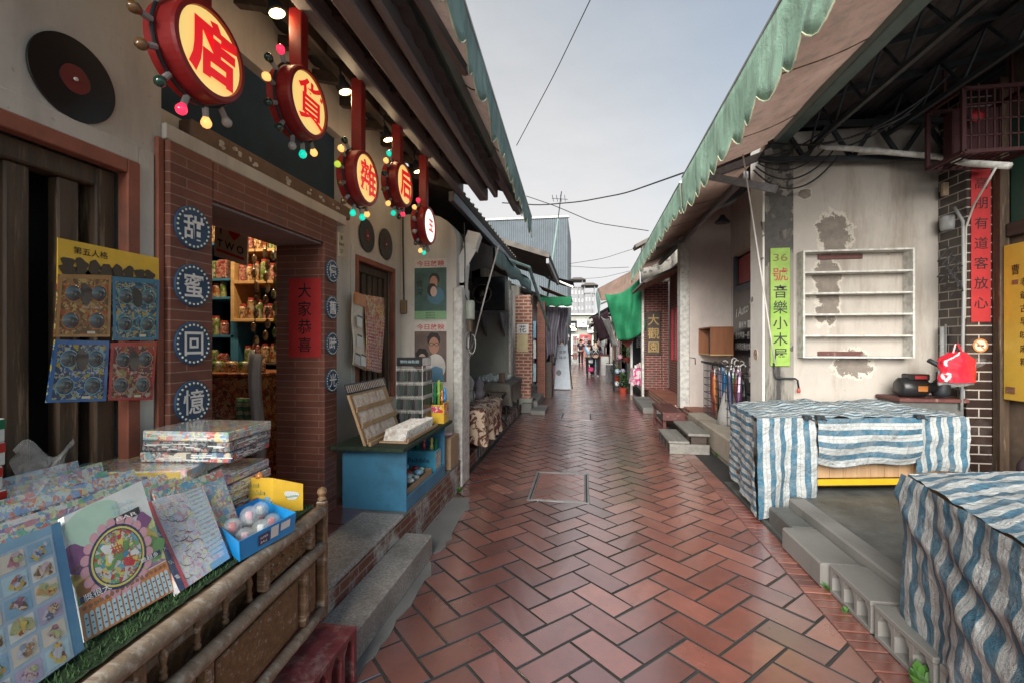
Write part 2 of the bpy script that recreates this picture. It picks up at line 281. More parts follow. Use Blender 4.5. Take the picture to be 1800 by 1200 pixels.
class MB:
    def __init__(s): s.v = []; s.f = []; s.mi = []; s.uv = {}; s.m = 0; s.att = []; s.cur = 0.
    def add(s, vs, fs, uvs=None):
        b = len(s.v); s.v += [Vector(v) for v in vs]
        for k, f in enumerate(fs):
            if uvs: s.uv[len(s.f)] = uvs[k]
            s.f.append(tuple(i+b for i in f)); s.mi.append(s.m); s.att.append(s.cur)
        return s
    def box(s, x0, x1, y0, y1, z0, z1, T=None):
        x0, x1 = sorted((x0, x1)); y0, y1 = sorted((y0, y1)); z0, z1 = sorted((z0, z1))
        vs = [Vector((x, y, z)) for z in (z0, z1) for y in (y0, y1) for x in (x0, x1)]
        if T is not None: vs = [T @ v for v in vs]
        return s.add(vs, [(0, 2, 3, 1), (4, 5, 7, 6), (0, 1, 5, 4), (2, 6, 7, 3), (0, 4, 6, 2), (1, 3, 7, 5)])
    def bbox(s, x0, x1, y0, y1, z0, z1, b=.01, T=None):
        """box with chamfered edges"""
        x0, x1 = sorted((x0, x1)); y0, y1 = sorted((y0, y1)); z0, z1 = sorted((z0, z1))
        b = min(b, (x1-x0)*.45, (y1-y0)*.45, (z1-z0)*.45)
        bm = bmesh.new(); bmesh.ops.create_cube(bm, size=1)
        for v in bm.verts: v.co = Vector(((x0+x1)/2+v.co.x*(x1-x0), (y0+y1)/2+v.co.y*(y1-y0), (z0+z1)/2+v.co.z*(z1-z0)))
        bmesh.ops.bevel(bm, geom=bm.edges[:], offset=b, segments=1, affect='EDGES')
        bm.verts.index_update(); vs = [(T @ v.co) if T is not None else v.co.copy() for v in bm.verts]; fs = [tuple(v.index for v in f.verts) for f in bm.faces]; bm.free()
        return s.add(vs, fs)
    def tube(s, pts, r, n=8, cap=True, r1=None):
        pts = [Vector(p) for p in pts]; rings = []; N = len(pts); up = None
        for i, p in enumerate(pts):
            d = (pts[min(i+1, N-1)]-pts[max(i-1, 0)]).normalized()
            if up is None: up = Vector((0, 0, 1)) if abs(d.z) < .9 else Vector((1, 0, 0))
            a = d.cross(up).normalized(); up2 = a.cross(d).normalized(); up = up2
            rr = r if r1 is None else r+(r1-r)*i/(N-1)
            rings.append([p+(a*math.cos(2*PI*k/n)+up2*math.sin(2*PI*k/n))*rr for k in range(n)])
        vs = [v for g in rings for v in g]; fs = []
        for i in range(N-1):
            for k in range(n): fs.append((i*n+k, i*n+(k+1) % n, (i+1)*n+(k+1) % n, (i+1)*n+k))
        if cap: fs += [tuple(range(n))[::-1], tuple((N-1)*n+k for k in range(n))]
        return s.add(vs, fs)
    def bar(s, p, q, w, h=None):
        """square bar from p to q"""
        p, q = Vector(p), Vector(q); h = h or w; d = (q-p); L = d.length; d.normalize()
        u = Vector((0, 0, 1)) if abs(d.z) < .95 else Vector((0, 1, 0)); a = d.cross(u).normalized(); b = a.cross(d)
        vs = [p+d*t+a*(i*w/2)+b*(j*h/2) for t in (0, L) for j in (-1, 1) for i in (-1, 1)]
        return s.add(vs, [(0, 1, 3, 2), (4, 6, 7, 5), (0, 4, 5, 1), (2, 3, 7, 6), (0, 2, 6, 4), (1, 5, 7, 3)])
    def ball(s, c, r, n=8, sx=1, sy=1, sz=1):
        c = Vector(c); m = max(4, n//2+1); vs = []; fs = []
        for i in range(m+1):
            t = PI*i/m
            for k in range(n): vs.append(c+Vector((r*sx*math.sin(t)*math.cos(2*PI*k/n), r*sy*math.sin(t)*math.sin(2*PI*k/n), r*sz*math.cos(t))))
        for i in range(m):
            for k in range(n): fs.append((i*n+k, (i+1)*n+k, (i+1)*n+(k+1) % n, i*n+(k+1) % n))
        return s.add(vs, fs)
    def lathe(s, c, prof, n=16, ax=(0, 0, 1)):
        """prof: (radius, height) pairs about axis ax from c"""
        c = Vector(c); d = Vector(ax).normalized(); u = Vector((0, 0, 1)) if abs(d.z) < .9 else Vector((1, 0, 0)); a = d.cross(u).normalized(); b = d.cross(a)
        vs = [c+d*h+(a*math.cos(2*PI*k/n)+b*math.sin(2*PI*k/n))*r for r, h in prof for k in range(n)]; fs = []
        for i in range(len(prof)-1):
            for k in range(n): fs.append((i*n+k, i*n+(k+1) % n, (i+1)*n+(k+1) % n, (i+1)*n+k))
        if prof[0][0] > 1e-4: fs.append(tuple(range(n))[::-1])
        if prof[-1][0] > 1e-4: fs.append(tuple((len(prof)-1)*n+k for k in range(n)))
        return s.add(vs, fs)
    def quad(s, a, b, c, d, uv=None): return s.add([a, b, c, d], [(0, 1, 2, 3)], [uv] if uv else None)
    def grid(s, fn, nu, nv, U=1., V=1., thick=0.):
        P = [[Vector(fn(i/nu, j/nv)) for i in range(nu+1)] for j in range(nv+1)]
        vs = [p for r in P for p in r]; fs = []; uvs = []
        for j in range(nv):
            for i in range(nu):
                a = j*(nu+1)+i; fs.append((a, a+1, a+nu+2, a+nu+1))
                uvs.append([(i/nu*U, j/nv*V), ((i+1)/nu*U, j/nv*V), ((i+1)/nu*U, (j+1)/nv*V), (i/nu*U, (j+1)/nv*V)])
        return s.add(vs, fs, uvs)
    def text(s, txt, c, right, up, size, off=0., vert=False, pitch=None, w=None):
        """flat lettering centred at c; size = cap size in metres"""
        c = Vector(c); R = Vector(right).normalized(); U = Vector(up).normalized(); nrm = R.cross(U)
        lines = list(txt) if vert else [txt]
        pitch = pitch or size*1.25; n = len(lines)
        for k, ln in enumerate(lines):
            vs, fs, sz = glyphs(ln, off)
            if not vs: continue
            o = c+U*((n-1)/2-k)*pitch; sc1 = size/.92
            sx = sc1 if w is None else min(sc1*3, w/max(sz[0], .01))
            s.add([o+R*(v.x*sx)+U*(v.y*sc1) for v in vs], fs)
        return s
    def build(s, name, mats, parent=None, smooth=False, mods=None, recalc=True, loc=None):
        me = bpy.data.meshes.new(name); vs = s.v
        if parent is not None:
            T = WM(parent).inverted(); base = None; vs = [T @ v for v in vs]
        else:
            if loc is None:
                xs = [v.x for v in vs]; ys = [v.y for v in vs]; zs = [v.z for v in vs]
                loc = Vector(((min(xs)+max(xs))/2, (min(ys)+max(ys))/2, min(zs)))
            base = Vector(loc); vs = [v-base for v in vs]
        me.from_pydata([tuple(v) for v in vs], [], s.f)
        mats = mats if isinstance(mats, (list, tuple)) else [mats]
        for m in mats: me.materials.append(M[m] if isinstance(m, str) else m)
        if len(mats) > 1: me.polygons.foreach_set('material_index', s.mi)
        if s.uv:
            ul = me.uv_layers.new(name='UV')
            for p in me.polygons:
                u = s.uv.get(p.index)
                if u:
                    for li, q in zip(p.loop_indices, u): ul.data[li].uv = q
        if any(s.att):
            at = me.attributes.new('tint', 'FLOAT', 'FACE'); at.data.foreach_set('value', s.att)
        if smooth: me.polygons.foreach_set('use_smooth', [True]*len(me.polygons))
        o = bpy.data.objects.new(name, me); sc.collection.objects.link(o)
        if parent is not None: o.parent = parent
        else: o.location = base
        if recalc:
            bm = bmesh.new(); bm.from_mesh(me); bmesh.ops.recalc_face_normals(bm, faces=bm.faces); bm.to_mesh(me); bm.free()
        for m in (mods or []):
            md = o.modifiers.new(m[0], m[1])
            for k, v in m[2].items(): setattr(md, k, v)
        return o
def WM(o):
    m = Matrix.LocRotScale(o.location, o.rotation_euler, o.scale)
    return WM(o.parent) @ m if o.parent else m
def tag(o, label=None, cat=None, group=None, kind=None):
    if label: o['label'] = label
    if cat: o['category'] = cat
    if group: o['group'] = group
    if kind: o['kind'] = kind
    return o
def thing(name, label, cat, loc, group=None, rz=0.):
    o = bpy.data.objects.new(name, None); sc.collection.objects.link(o); o.empty_display_size = .1
    o.location = loc; o.rotation_euler = (0, 0, rz); return tag(o, label, cat, group)
def dup(o, parent=None):
    c = o.copy(); sc.collection.objects.link(c)
    if parent is not None: c.parent = parent
    for ch in list(o.children): dup(ch, c)
    return c
def seg_wall(mb, p, q, th, z0, z1, holes=()):
    """wall along p->q (2D), thickness th to the left; holes = (s0,s1,z0,z1) along its length"""
    p, q = Vector((*p, 0)), Vector((*q, 0)); L = (q-p).length; d = (q-p)/L; n = Vector((-d.y, d.x, 0))
    T = Matrix(((d.x, n.x, 0, p.x), (d.y, n.y, 0, p.y), (0, 0, 1, 0), (0, 0, 0, 1)))
    xs = sorted({0, L, *[h[0] for h in holes], *[h[1] for h in holes]})
    for a, b in zip(xs, xs[1:]):
        cuts = sorted([(h[2], h[3]) for h in holes if h[0] <= a+1e-6 and h[1] >= b-1e-6]); z = z0
        for c0, c1 in cuts:
            if c0 > z+1e-4: mb.box(a, b, 0, th, z, c0, T)
            z = max(z, c1)
        if z < z1-1e-4: mb.box(a, b, 0, th, z, z1, T)
    return mb
def rot_frame(o, ang):
    """local x along direction ang in the ground plane"""
    return Matrix.Translation(Vector(o)) @ Matrix.Rotation(ang, 4, 'Z')
def catenary(p, q, sag, n=14):
    p, q = Vector(p), Vector(q); return [p.lerp(q, k/n)-Vector((0, 0, sag*4*(k/n)*(1-k/n))) for k in range(n+1)]
# the frame of a face that looks along n: R to the viewer's right, U up
XP = (Vector((0, 1, 0)), Vector((0, 0, 1)))      # face looking to +X (left side of street)
XM = (Vector((0, -1, 0)), Vector((0, 0, 1)))     # face looking to -X (right side of street)
YM = (Vector((1, 0, 0)), Vector((0, 0, 1)))      # face looking to -Y (towards the viewer)
# ================= THE SETTING
g = MB().box(-60, 60, -8, 260, -.3, -.0055); tag(g.build('ground', 'mortarbed'), 'dark bed under the lane paving', kind='structure')
def paving():
    W = .167; J = .0052; ph = Vector((-.191, 2.444)); a = Vector((1, 1))/math.sqrt(2); b = Vector((-1, 1))/math.sqrt(2)
    x0, x1, y0, y1 = -1.27, 1.30, .3, 46.
    holes = [(-.535, .055, 4.335, 5.315), (-.455, .165, 8.93, 9.75)]
    mb = MB()
    def tilebox(o, l, w_, da, db, tint):
        c = [o+da*J+db*J, o+da*(l-J)+db*J, o+da*(l-J)+db*(w_-J), o+da*J+db*(w_-J)]
        bv = .0035; ci = [o+da*(J+bv)+db*(J+bv), o+da*(l-J-bv)+db*(J+bv), o+da*(l-J-bv)+db*(w_-J-bv), o+da*(J+bv)+db*(w_-J-bv)]
        h = rnd.uniform(-.002, .002); tl = [rnd.uniform(-.0022, .0022) for _ in range(4)]
        vs = [(p.x, p.y, -.02) for p in c]+[(p.x, p.y, -.0025+h) for p in c]+[(p.x, p.y, h+tl[k]) for k, p in enumerate(ci)]
        mb.cur = 0.; mb.add(vs, [(4, 5, 9, 8), (5, 6, 10, 9), (6, 7, 11, 10), (7, 4, 8, 11), (0, 1, 5, 4), (1, 2, 6, 5), (2, 3, 7, 6), (3, 0, 4, 7)]); mb.cur = tint; mb.add(vs[8:12], [(0, 1, 2, 3)])
    for n in range(-40, 420):
        for m in range(-14, 14):
            base = ph+(a+b)*(n*W)+(a-b)*(2*m*W)
            if not (x0-.5 < base.x < x1+.5 and y0-.5 < base.y < y1+.5): continue
            for o, l, w_ in ((base, 2*W, W), (base+a*(-0*W)+b*W, W, 2*W)):
                cx = o+a*l/2+b*w_/2
                t = min(1, max(.06, rnd.gauss(.45, .2)+noise.noise(Vector((cx.x*.8, cx.y*.5, 3)))*.5 + .12*(cx.x > .5)))
                tilebox(o, l, w_, a, b, t)
    bm = bmesh.new(); me = bpy.data.meshes.new('tmp'); me.from_pydata([tuple(v) for v in mb.v], [], mb.f)
    at = me.attributes.new('tint', 'FLOAT', 'FACE'); at.data.foreach_set('value', mb.att); bm.from_mesh(me)
    for co, no in (((x0, 0, 0), (-1, 0, 0)), ((x1, 0, 0), (1, 0, 0)), ((0, y0, 0), (0, -1, 0)), ((0, y1, 0), (0, 1, 0))):
        bmesh.ops.bisect_plane(bm, geom=bm.verts[:]+bm.edges[:]+bm.faces[:], plane_co=co, plane_no=no, clear_outer=True)
    for hx0, hx1, hy0, hy1 in holes:
        for co, no in (((hx0, 0, 0), (-1, 0, 0)), ((hx1, 0, 0), (1, 0, 0)), ((0, hy0, 0), (0, -1, 0)), ((0, hy1, 0), (0, 1, 0))):
            near = [f for f in bm.faces if abs(f.calc_center_median().x-(hx0+hx1)/2) < .9 and abs(f.calc_center_median().y-(hy0+hy1)/2) < 1.1]
            geom = set(near) | {e for f in near for e in f.edges} | {v for f in near for v in f.verts}
            bmesh.ops.bisect_plane(bm, geom=list(geom), plane_co=co, plane_no=no)
        kill = [f for f in bm.faces if hx0 < f.calc_center_median().x < hx1 and hy0 < f.calc_center_median().y < hy1]
        bmesh.ops.delete(bm, geom=kill, context='FACES')
    # soldier course along the right edge, larger squares along the left
    bm.to_mesh(me); bm.free(); me.materials.append(M['tile'])
    o = bpy.data.objects.new('lane_paving', me); sc.collection.objects.link(o); tag(o, 'glazed red clay pavers laid in herringbone down the lane', kind='structure')
    e = MB(); mb = e
    y = .3
    while y < 40:
        wd = .115; tilebox_args = Vector((1.305, y))
        e.cur = min(1, max(.05, rnd.gauss(.4, .2)))
        def tb(px, py, lx, ly):
            h = rnd.uniform(-.002, .002); e.bbox(px+.004, px+lx-.004, py+.004, py+ly-.004, -.02, h, .004)
        if y < 14: tb(1.305, y, .16, .075); y += .075
        else: tb(1.305, y, .16, .3); y += .3
    o2 = e.build('paving_border', 'tile'); tag(o2, 'narrow soldier course of pavers at the right of the lane', kind='structure')
    # inset panels of paving inside the access covers
    for (hx0, hx1, hy0, hy1), lab in zip(holes, ('access cover with an inlay of clay pavers nearer of the two in the lane', 'access cover inlaid with clay pavers farther up the lane')):
        c = thing('access_cover', lab, 'manhole cover', ((hx0+hx1)/2, (hy0+hy1)/2, -.03), 'paved access covers in the lane')
        f = MB(); fw = .022
        for q in ((hx0, hx0+fw, hy0, hy1), (hx1-fw, hx1, hy0, hy1), (hx0+fw, hx1-fw, hy0, hy0+fw), (hx0+fw, hx1-fw, hy1-fw, hy1)): f.bbox(*q, -.028, .004, .003)
        g_ = .034
        for q in ((hx0+g_, hx0+g_+.012, hy0+g_, hy1-g_), (hx1-g_-.012, hx1-g_, hy0+g_, hy1-g_), (hx0+g_+.012, hx1-g_-.012, hy0+g_, hy0+g_+.012), (hx0+g_+.012, hx1-g_-.012, hy1-g_-.012, hy1-g_)): f.bbox(*q, -.028, .002, .003)
        f.build('cover_frame', 'steel', c)
        i0, i1, j0, j1 = hx0+g_+.014, hx1-g_-.014, hy0+g_+.014, hy1-g_-.014
        mb2 = MB(); keep = mb
        bmm = bmesh.new(); mm = MB()
        for n in range(-10, 10):
            for m in range(-6, 6):
                base = Vector((i0, j0))+(a+b)*(n*W)+(a-b)*(2*m*W)
                for o_, l, w_ in ((base, 2*W, W), (base+b*W, W, 2*W)):
                    cs = [o_+a*J+b*J, o_+a*(l-J)+b*J, o_+a*(l-J)+b*(w_-J), o_+a*J+b*(w_-J)]; mm.cur = rnd.uniform(.35, .8)
                    mm.add([(p.x, p.y, -.02) for p in cs]+[(p.x, p.y, -.001) for p in cs], [(4, 5, 6, 7), (0, 1, 5, 4), (1, 2, 6, 5), (2, 3, 7, 6), (3, 0, 4, 7)])
        me2 = bpy.data.meshes.new('inlay'); me2.from_pydata([tuple(v-c.location) for v in mm.v], [], mm.f)
        at = me2.attributes.new('tint', 'FLOAT', 'FACE'); at.data.foreach_set('value', mm.att); bmm.from_mesh(me2)
        for co, no in (((i0, 0, 0), (-1, 0, 0)), ((i1, 0, 0), (1, 0, 0)), ((0, j0, 0), (0, -1, 0)), ((0, j1, 0), (0, 1, 0))):
            bmesh.ops.bisect_plane(bmm, geom=bmm.verts[:]+bmm.edges[:]+bmm.faces[:], plane_co=Vector(co)-Vector((c.location.x if co[0] else 0, c.location.y if co[1] else 0, 0)), plane_no=no, clear_outer=True)
        bmm.to_mesh(me2); bmm.free(); me2.materials.append(M['tile'])
        oi = bpy.data.objects.new('paver_inlay', me2); sc.collection.objects.link(oi); oi.parent = c
        ib = MB().box(i0, i1, j0, j1, -.028, -.016); ib.build('cover_tray', 'mortarbed', c)
paving()
# far end of the lane, raised footways of the houses (all one level stone each)
m = MB().box(-1.6, 1.7, 46, 250, -.02, -.001); tag(m.build('far_lane', 'tile'), 'far end of the paved lane', kind='structure')
m = MB(); m.bbox(-1.28, -1.25, .2, 4.9, -.03, .26, .004); m.box(-1.9, -1.28, 3.02, 4.9, -.03, .262); m.box(-6.5, -1.28, .2, 3.02, -.03, .262)
tag(m.build('raised_footway', 'brick_wash'), 'raised footway of washed brick before the general store', kind='structure')
m = MB(); m.bbox(-1.56, -1.235, 1.2, 3.06, .266, .30, .012); tag(m.build('threshold_stone', 'granite'), 'granite edge stone before the shop door', kind='structure')
m = MB(); m.cur = .3
for i in range(14):
    for j in range(7):
        m.cur = rnd.uniform(.15, .45); m.bbox(-1.562-.3*(j+1)+.004, -1.562-.3*j-.004, .3+.3*i-.15, .3+.3*i+.142-.004, .262, .292, .003)
        if i > 9 and j == 0: pass
tag(m.build('shop_floor', 'tile'), 'clay tile floor inside the shop door', kind='structure')
m = MB(); m.box(-1.9, -1.248, 3.07, 4.74, .264, .285); tag(m.build('footway_top', 'concrete'), 'cement top of the raised footway', kind='structure')
m = MB(); m.box(-3.4, -1.33, 4.92, 10.0, -.03, .16); tag(m.build('raised_footway', 'brick_wash'), 'raised brick footway before the second house', kind='structure')
m = MB(); m.box(-3.4, -1.0, 10.02, 13.2, -.03, .2); tag(m.build('raised_footway', 'concrete'), 'raised cement footway before the farther house', kind='structure')
m = MB(); m.box(1.72, 6.5, -.5, 5.2, -.03, .2); tag(m.build('raised_footway', 'concrete2'), 'dark cement footway at the near right', kind='structure')
m = MB(); m.bbox(1.665, 1.80, -.5, 4.1, -.02, .216, .012); tag(m.build('footway_kerb', 'concrete'), 'worn cement kerb of the near right footway', kind='structure')
m = MB(); m.box(1.48, 1.663, -.2, 5.2, -.03, .012); tag(m.build('gutter_strip', 'concrete2'), 'damp cement strip beside the pavers', kind='structure')
m = MB(); m.box(1.80, 3.0, 5.21, 9.15, -.03, .318); tag(m.build('raised_footway', 'brick_fresh'), 'orange tile footway before the umbrella shop', kind='structure')
m = MB(); m.bbox(1.70, 2.0, 5.1, 7.98, .05, .336, .015); m.box(1.73, 1.98, 5.1, 7.98, -.02, .05); tag(m.build('footway_kerb', 'cream_edge'), 'cream stone kerb of the umbrella shop footway', kind='structure')
m = MB(); m.box(1.62, 3.0, 9.16, 12.6, -.03, .30); tag(m.build('raised_footway', 'brick_fresh'), 'orange tile footway before the brick house', kind='structure')
def cement_patch():
    mb = MB(); pts = []
    for k in range(40):
        t = k/39; y = 1.6+t*2.7; pts.append((-.97+.10*noise.noise(Vector((y*3.1, 1, 0)))+.05*noise.noise(Vector((y*11, 4, 0)))-.15*abs(t-.35), y))
    for (xa, ya), (xb, yb) in zip(pts, pts[1:]):
        mb.add([(-1.25, ya, .003), (xa, ya, .0045), (xb, yb, .0045), (-1.25, yb, .003)], [(0, 1, 2, 3)])
        mb.add([(xa, ya, -.01), (xa, ya, .0045), (xb, yb, .0045), (xb, yb, -.01)], [(0, 1, 2, 3)])
    tag(mb.build('cement_patch', 'concrete', recalc=False), 'rough cement patch along the granite step', kind='structure')
cement_patch()
# ================= LEFT: the general store
def left_house():
    H = thing('store_house', 'cream plaster house with the general store, its dark timber eaves and brick door piers', 'house', (-1.9, 2.5, .26))
    XW = -1.9
    m = MB(); seg_wall(m, (XW, 1.752), (XW, 4.72), .22, .26, 3.6, [(.01, 1.37, .26, 2.38), (.01, 1.67, 2.56, 3.12), (1.88, 2.668, .95, 2.22)]); seg_wall(m, (-1.82, -.6), (-1.82, 1.75), .3, .26, 3.6, [(.6+.45, .6+1.63, .95, 2.22)])
    m.build('wall', 'plaster', H)
    # end wall that returns to the street and carries the posters, with rounded top corner
    m = MB(); prof = [(-1.9, .265), (-1.30, .265), (-1.30, 2.55)]+[(-1.30-.35*(1-math.cos(t*PI/2/6))-.0, 2.55+.28*math.sin(t*PI/2/6)) for t in range(1, 7)]+[(-1.9, 2.83)]
    n = len(prof); m.add([(x, 4.62, z) for x, z in prof]+[(x, 4.90, z) for x, z in prof], [tuple(range(n))[::-1], tuple(range(n, 2*n))]+[(k, (k+1) % n, (k+1) % n+n, k+n) for k in range(n)])
    m.build('end_wall', 'plaster', H)
    m = MB(); m.bbox(-1.335, -1.235, 4.60, 4.92, 0, 2.06, .012); m.build('corner_post', 'whitepaint', H)
    # brick door surround
    m = MB(); m.bbox(-2.15, -1.78, 1.75, 1.99, .29, 2.38, .006); m.build('door_pier', 'brick', H)
    m = MB(); m.bbox(-2.15, -1.78, 2.96, 3.13, .29, 2.38, .006); m.build('door_pier', 'brick', H)
    m = MB(); m.bbox(-2.15, -1.782, 1.992, 2.958, 2.185, 2.378, .006); m.build('door_lintel', 'brick', H)
    m = MB(); m.box(-2.13, -1.80, 1.995, 2.955, 2.171, 2.183); m.build('lintel_soffit', dirty('grey soffit', (.25, .22, .22), .8), H)
    m = MB(); m.bbox(-1.9, -1.80, 1.753, 3.30, 2.385, 2.455, .004); m.build('plaster_band', 'plaster', H)
    m = MB(); m.bbox(-1.93, -1.83, 1.92, 3.42, 2.458, 2.555, .008); led = m.build('ledge', dirty('painted brown ledge', (.16, .10, .07), .7, .3, 8, (.05, .04, .03), .3), H)
    m = MB()
    for k, (yy, ww) in enumerate(((2.08, .05), (2.2, .035), (2.32, .06), (2.62, .05), (2.86, .06), (3.02, .04), (3.2, .05))):
        for q in range(4):
            cy, cz = yy+rnd.uniform(-ww, ww)*.8, 2.505+rnd.uniform(-.02, .02); r = rnd.uniform(.006, .013)
            m.add([(-1.828, cy+r*math.cos(a)*1.5, cz+r*math.sin(a)) for a in [i*PI/4 for i in range(8)]], [tuple(range(8))])
    m.build('ledge_ornament', 'plaster', led)
    m = MB(); m.box(-2.02, -1.97, 1.76, 3.42, 2.56, 3.12); m.build('blue_panel', 'darkblue', H)
    m = MB(); m.bbox(-1.82, -1.80, 1.715, 1.748, .28, 2.38, .004); m.build('door_margin', 'redtrim', H)
    m = MB(); m.tube([GX(-20, 150, -1.822), GX(60, 184, -1.822), GX(150, 222, -1.822), GX(262, 272, -1.822)], .004, 5); m.build('moulding_line', 'dark', H)  # near-black strip stands for the shaded groove of a drip moulding
    # barred timber windows
    for (y0, y1, z0, z1) in ((.45, 1.63, .95, 2.22), (3.63, 4.42, .95, 2.22)):
        dx = .08 if y0 < 2 else 0.; TX = Matrix.Translation((dx, 0, 0)); _bb = MB.bbox
        class WB(MB):
            def bbox(s, *a): return _bb(s, *a, T=TX)
        m = WB(); t_ = .045 if y0 < 2 else .035
        m.bbox(-1.93, -1.882, y0-.01, y0+t_, z0, z1+.01, .004); m.bbox(-1.93, -1.882, y1-t_, y1+.01, z0, z1+.01, .004); m.bbox(-1.93, -1.882, y0+t_, y1-t_, z1-t_, z1+.01, .004)
        W = m.build('window', 'redtrim', H)
        m = WB(); a, b, c, d = y0+t_, y1-t_, z0, z1-t_; fw = .075
        m.bbox(-2.02, -1.94, a, a+fw, c, d, .006); m.bbox(-2.02, -1.94, b-fw, b, c, d, .006); m.bbox(-2.02, -1.94, a+fw, b-fw, d-fw, d, .006); m.bbox(-2.06, -1.9, a+fw, b-fw, c, c+.07, .008)
        m.build('window_frame', 'oldwood', W)
        m = WB(); nb = 6 if y0 < 2 else 5; k0, k1 = a+fw, b-fw
        for k in range(nb):
            yc = k0+(k+.5)*(k1-k0)/nb; m.bbox(-2.01, -1.96, yc-.036, yc+.036, c+.07, d-fw, .006)
        m.build('window_bars', 'oldwood', W)
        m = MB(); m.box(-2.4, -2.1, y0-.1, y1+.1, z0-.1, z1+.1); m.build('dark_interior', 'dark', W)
        m = WB()
        ft = .07
        for q in ((y0-.01-ft, y0-.012, z0, z1+.01+ft), (y1+.012, y1+.01+ft, z0, z1+.01+ft), (y0-.012, y1+.012, z1+.012, z1+.012+ft)): m.bbox(-1.9, -1.892, *q, .003)
        m.build('window_surround', 'plaster', W)
    # eaves: purlins along the street, rafters, rippled sheets above
    m = MB()
    def sheet(i, j): 
        x = -1.95+1.10*i; y = -.6+5.6*j; return (x, y, 3.50-.34*i+.012*math.sin(y*2*PI/.18))
    m.grid(sheet, 4, 190); R = m.build('roof', 'corr', H, smooth=True, mods=[('thick', 'SOLIDIFY', {'thickness': .012})])
    for x, z, wd, hg, mt in ((-1.60, 3.30, .07, .09, 'oldwood_h'), (-1.36, 3.20, .085, .12, 'greybeam'), (-1.09, 3.11, .10, .13, 'greybeam'), (-.955, 3.16, .05, .17, 'greybeam')):
        m = MB(); m.bbox(x-wd/2, x+wd/2, -.6, 4.98, z-hg/2, z+hg/2, .01); m.build('purlin', mt, R)
    for k in range(15):
        y = -.3+k*.37
        m = MB(); m.bar((-1.93, y, 3.40), (-.98, y, 3.18), .05, .07); m.build('rafter', 'oldwood_h', R)
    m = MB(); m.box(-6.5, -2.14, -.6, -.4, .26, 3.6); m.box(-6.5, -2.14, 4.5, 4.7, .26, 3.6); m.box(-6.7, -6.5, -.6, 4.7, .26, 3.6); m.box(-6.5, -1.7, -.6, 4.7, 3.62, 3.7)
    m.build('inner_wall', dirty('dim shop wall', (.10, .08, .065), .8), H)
    # roof slope above, closing the house
    m = MB(); m.add([(-1.0, -.6, 3.22), (-1.0, 5.0, 3.22), (-4, 5.0, 4.7), (-4, -.6, 4.7), (-7, -.6, 3.3), (-7, 5.0, 3.3)], [(0, 1, 2, 3), (3, 2, 5, 4)])
    m.build('roof_slope', 'rooftile', H, mods=[('thick', 'SOLIDIFY', {'thickness': .05, 'offset': 1})])
    m = MB(); m.add([(-1.9, 4.995, 2.8), (-4, 4.995, 4.68), (-7, 4.995, 3.3), (-7, 4.995, .3), (-1.9, 4.995, .3)], [(0, 1, 2, 3, 4)])
    m.build('gable', 'mould', H, mods=[('thick', 'SOLIDIFY', {'thickness': .04})])
left_house()
# front step block and blue awning etc.
m = MB(); m.bbox(-1.248, -1.045, 1.93, 3.10, 0, .155, .008); tag(m.build('granite_step', 'granite'), 'long granite step at the foot of the shop door stone', 'step')
# hollow red brick lying by the display cart
def hollow_block(x0, x1, y0, y1, z0, z1, mat, name, label, cat, group=None, cells=3, rz=0., name_back=True):
    L = y1-y0; m = MB(); T = Matrix.Translation(((x0+x1)/2, (y0+y1)/2, 0)) @ Matrix.Rotation(rz, 4, 'Z') @ Matrix.Translation((-(x0+x1)/2, -(y0+y1)/2, 0))
    wall_ = .026; cw = (L-wall_*(cells+1))/cells; h = z1-z0
    m.bbox(x0, x1, y0, y1, z1-.028, z1, .004, T); m.bbox(x0, x1, y0, y1, z0, z0+.026, .004, T)
    for k in range(cells+1):
        a = y0+k*(cw+wall_); m.box(x0+.002, x1-.002, a+(.002 if k == 0 else 0), a+wall_-(.002 if k == cells else 0), z0+.026, z1-.028, T)
    # rounded shoulders of each cell
    for k in range(cells):
        a = y0+wall_+k*(cw+wall_)
        for s, yy in ((1, a), (-1, a+cw)):
            r = .03; m.add([T @ Vector(p) for x in (x0+.003, x1-.003) for p in ((x, yy, z1-.028), (x, yy+s*r, z1-.028), (x, yy, z1-.028-r*1.4))], [(0, 1, 2), (3, 5, 4), (1, 4, 5, 2)])
    m.box(x1-.012, x1-.004, y0+.004, y1-.004, z0+.02, z1-.02, T) if name_back else None
    return tag(m.build(name, mat), label, cat, group)
hollow_block(-1.235, -.985, 1.46, 1.90, 0, .25, dirty('painted oxblood block', (.17, .03, .035), .6, .4, 20, (.4, .33, .3), .25, .7, dscale=9), 'hollow_block', 'oxblood painted hollow block at the foot of the display cart', 'hollow block', cells=4, name_back=False)
# ---------------- hanging drum signs
COLS = {'r': ((.8, .02, .06), 5), 'o': ((.95, .42, .12), 4), 'g': ((.0, .55, .38), 3), 'y': ((.45, .6, .05), 2.5), 'k': ((.01, .05, .03), 0), 'w': ((.45, .42, .4), 0), 'd': ((.18, .09, .03), 0)}
for k, (c, e) in COLS.items():
    t = NT('bulb '+k); t.set(c, .08, coat=1.)
    if e: t.b.inputs['Emission Color'].default_value = (*c, 1); t.b.inputs['Emission Strength'].default_value = e*.16
    M['bulb_'+k] = t.m
M['sign_face'] = glow('lit yellow sign face', (.95, .66, .20), .30, (.70, .55, .22))
M['sign_face2'] = glow('pale sign face', (.95, .9, .8), .5, (.75, .7, .6))
M['sign_red'] = glow('lit red character', (.62, .01, .015), .35, (.5, .01, .01))
M['drum'] = dirty('red enamel drum', (.33, .018, .018), .42, .25, 6, (.12, .01, .01), .3)
SX = -1.35
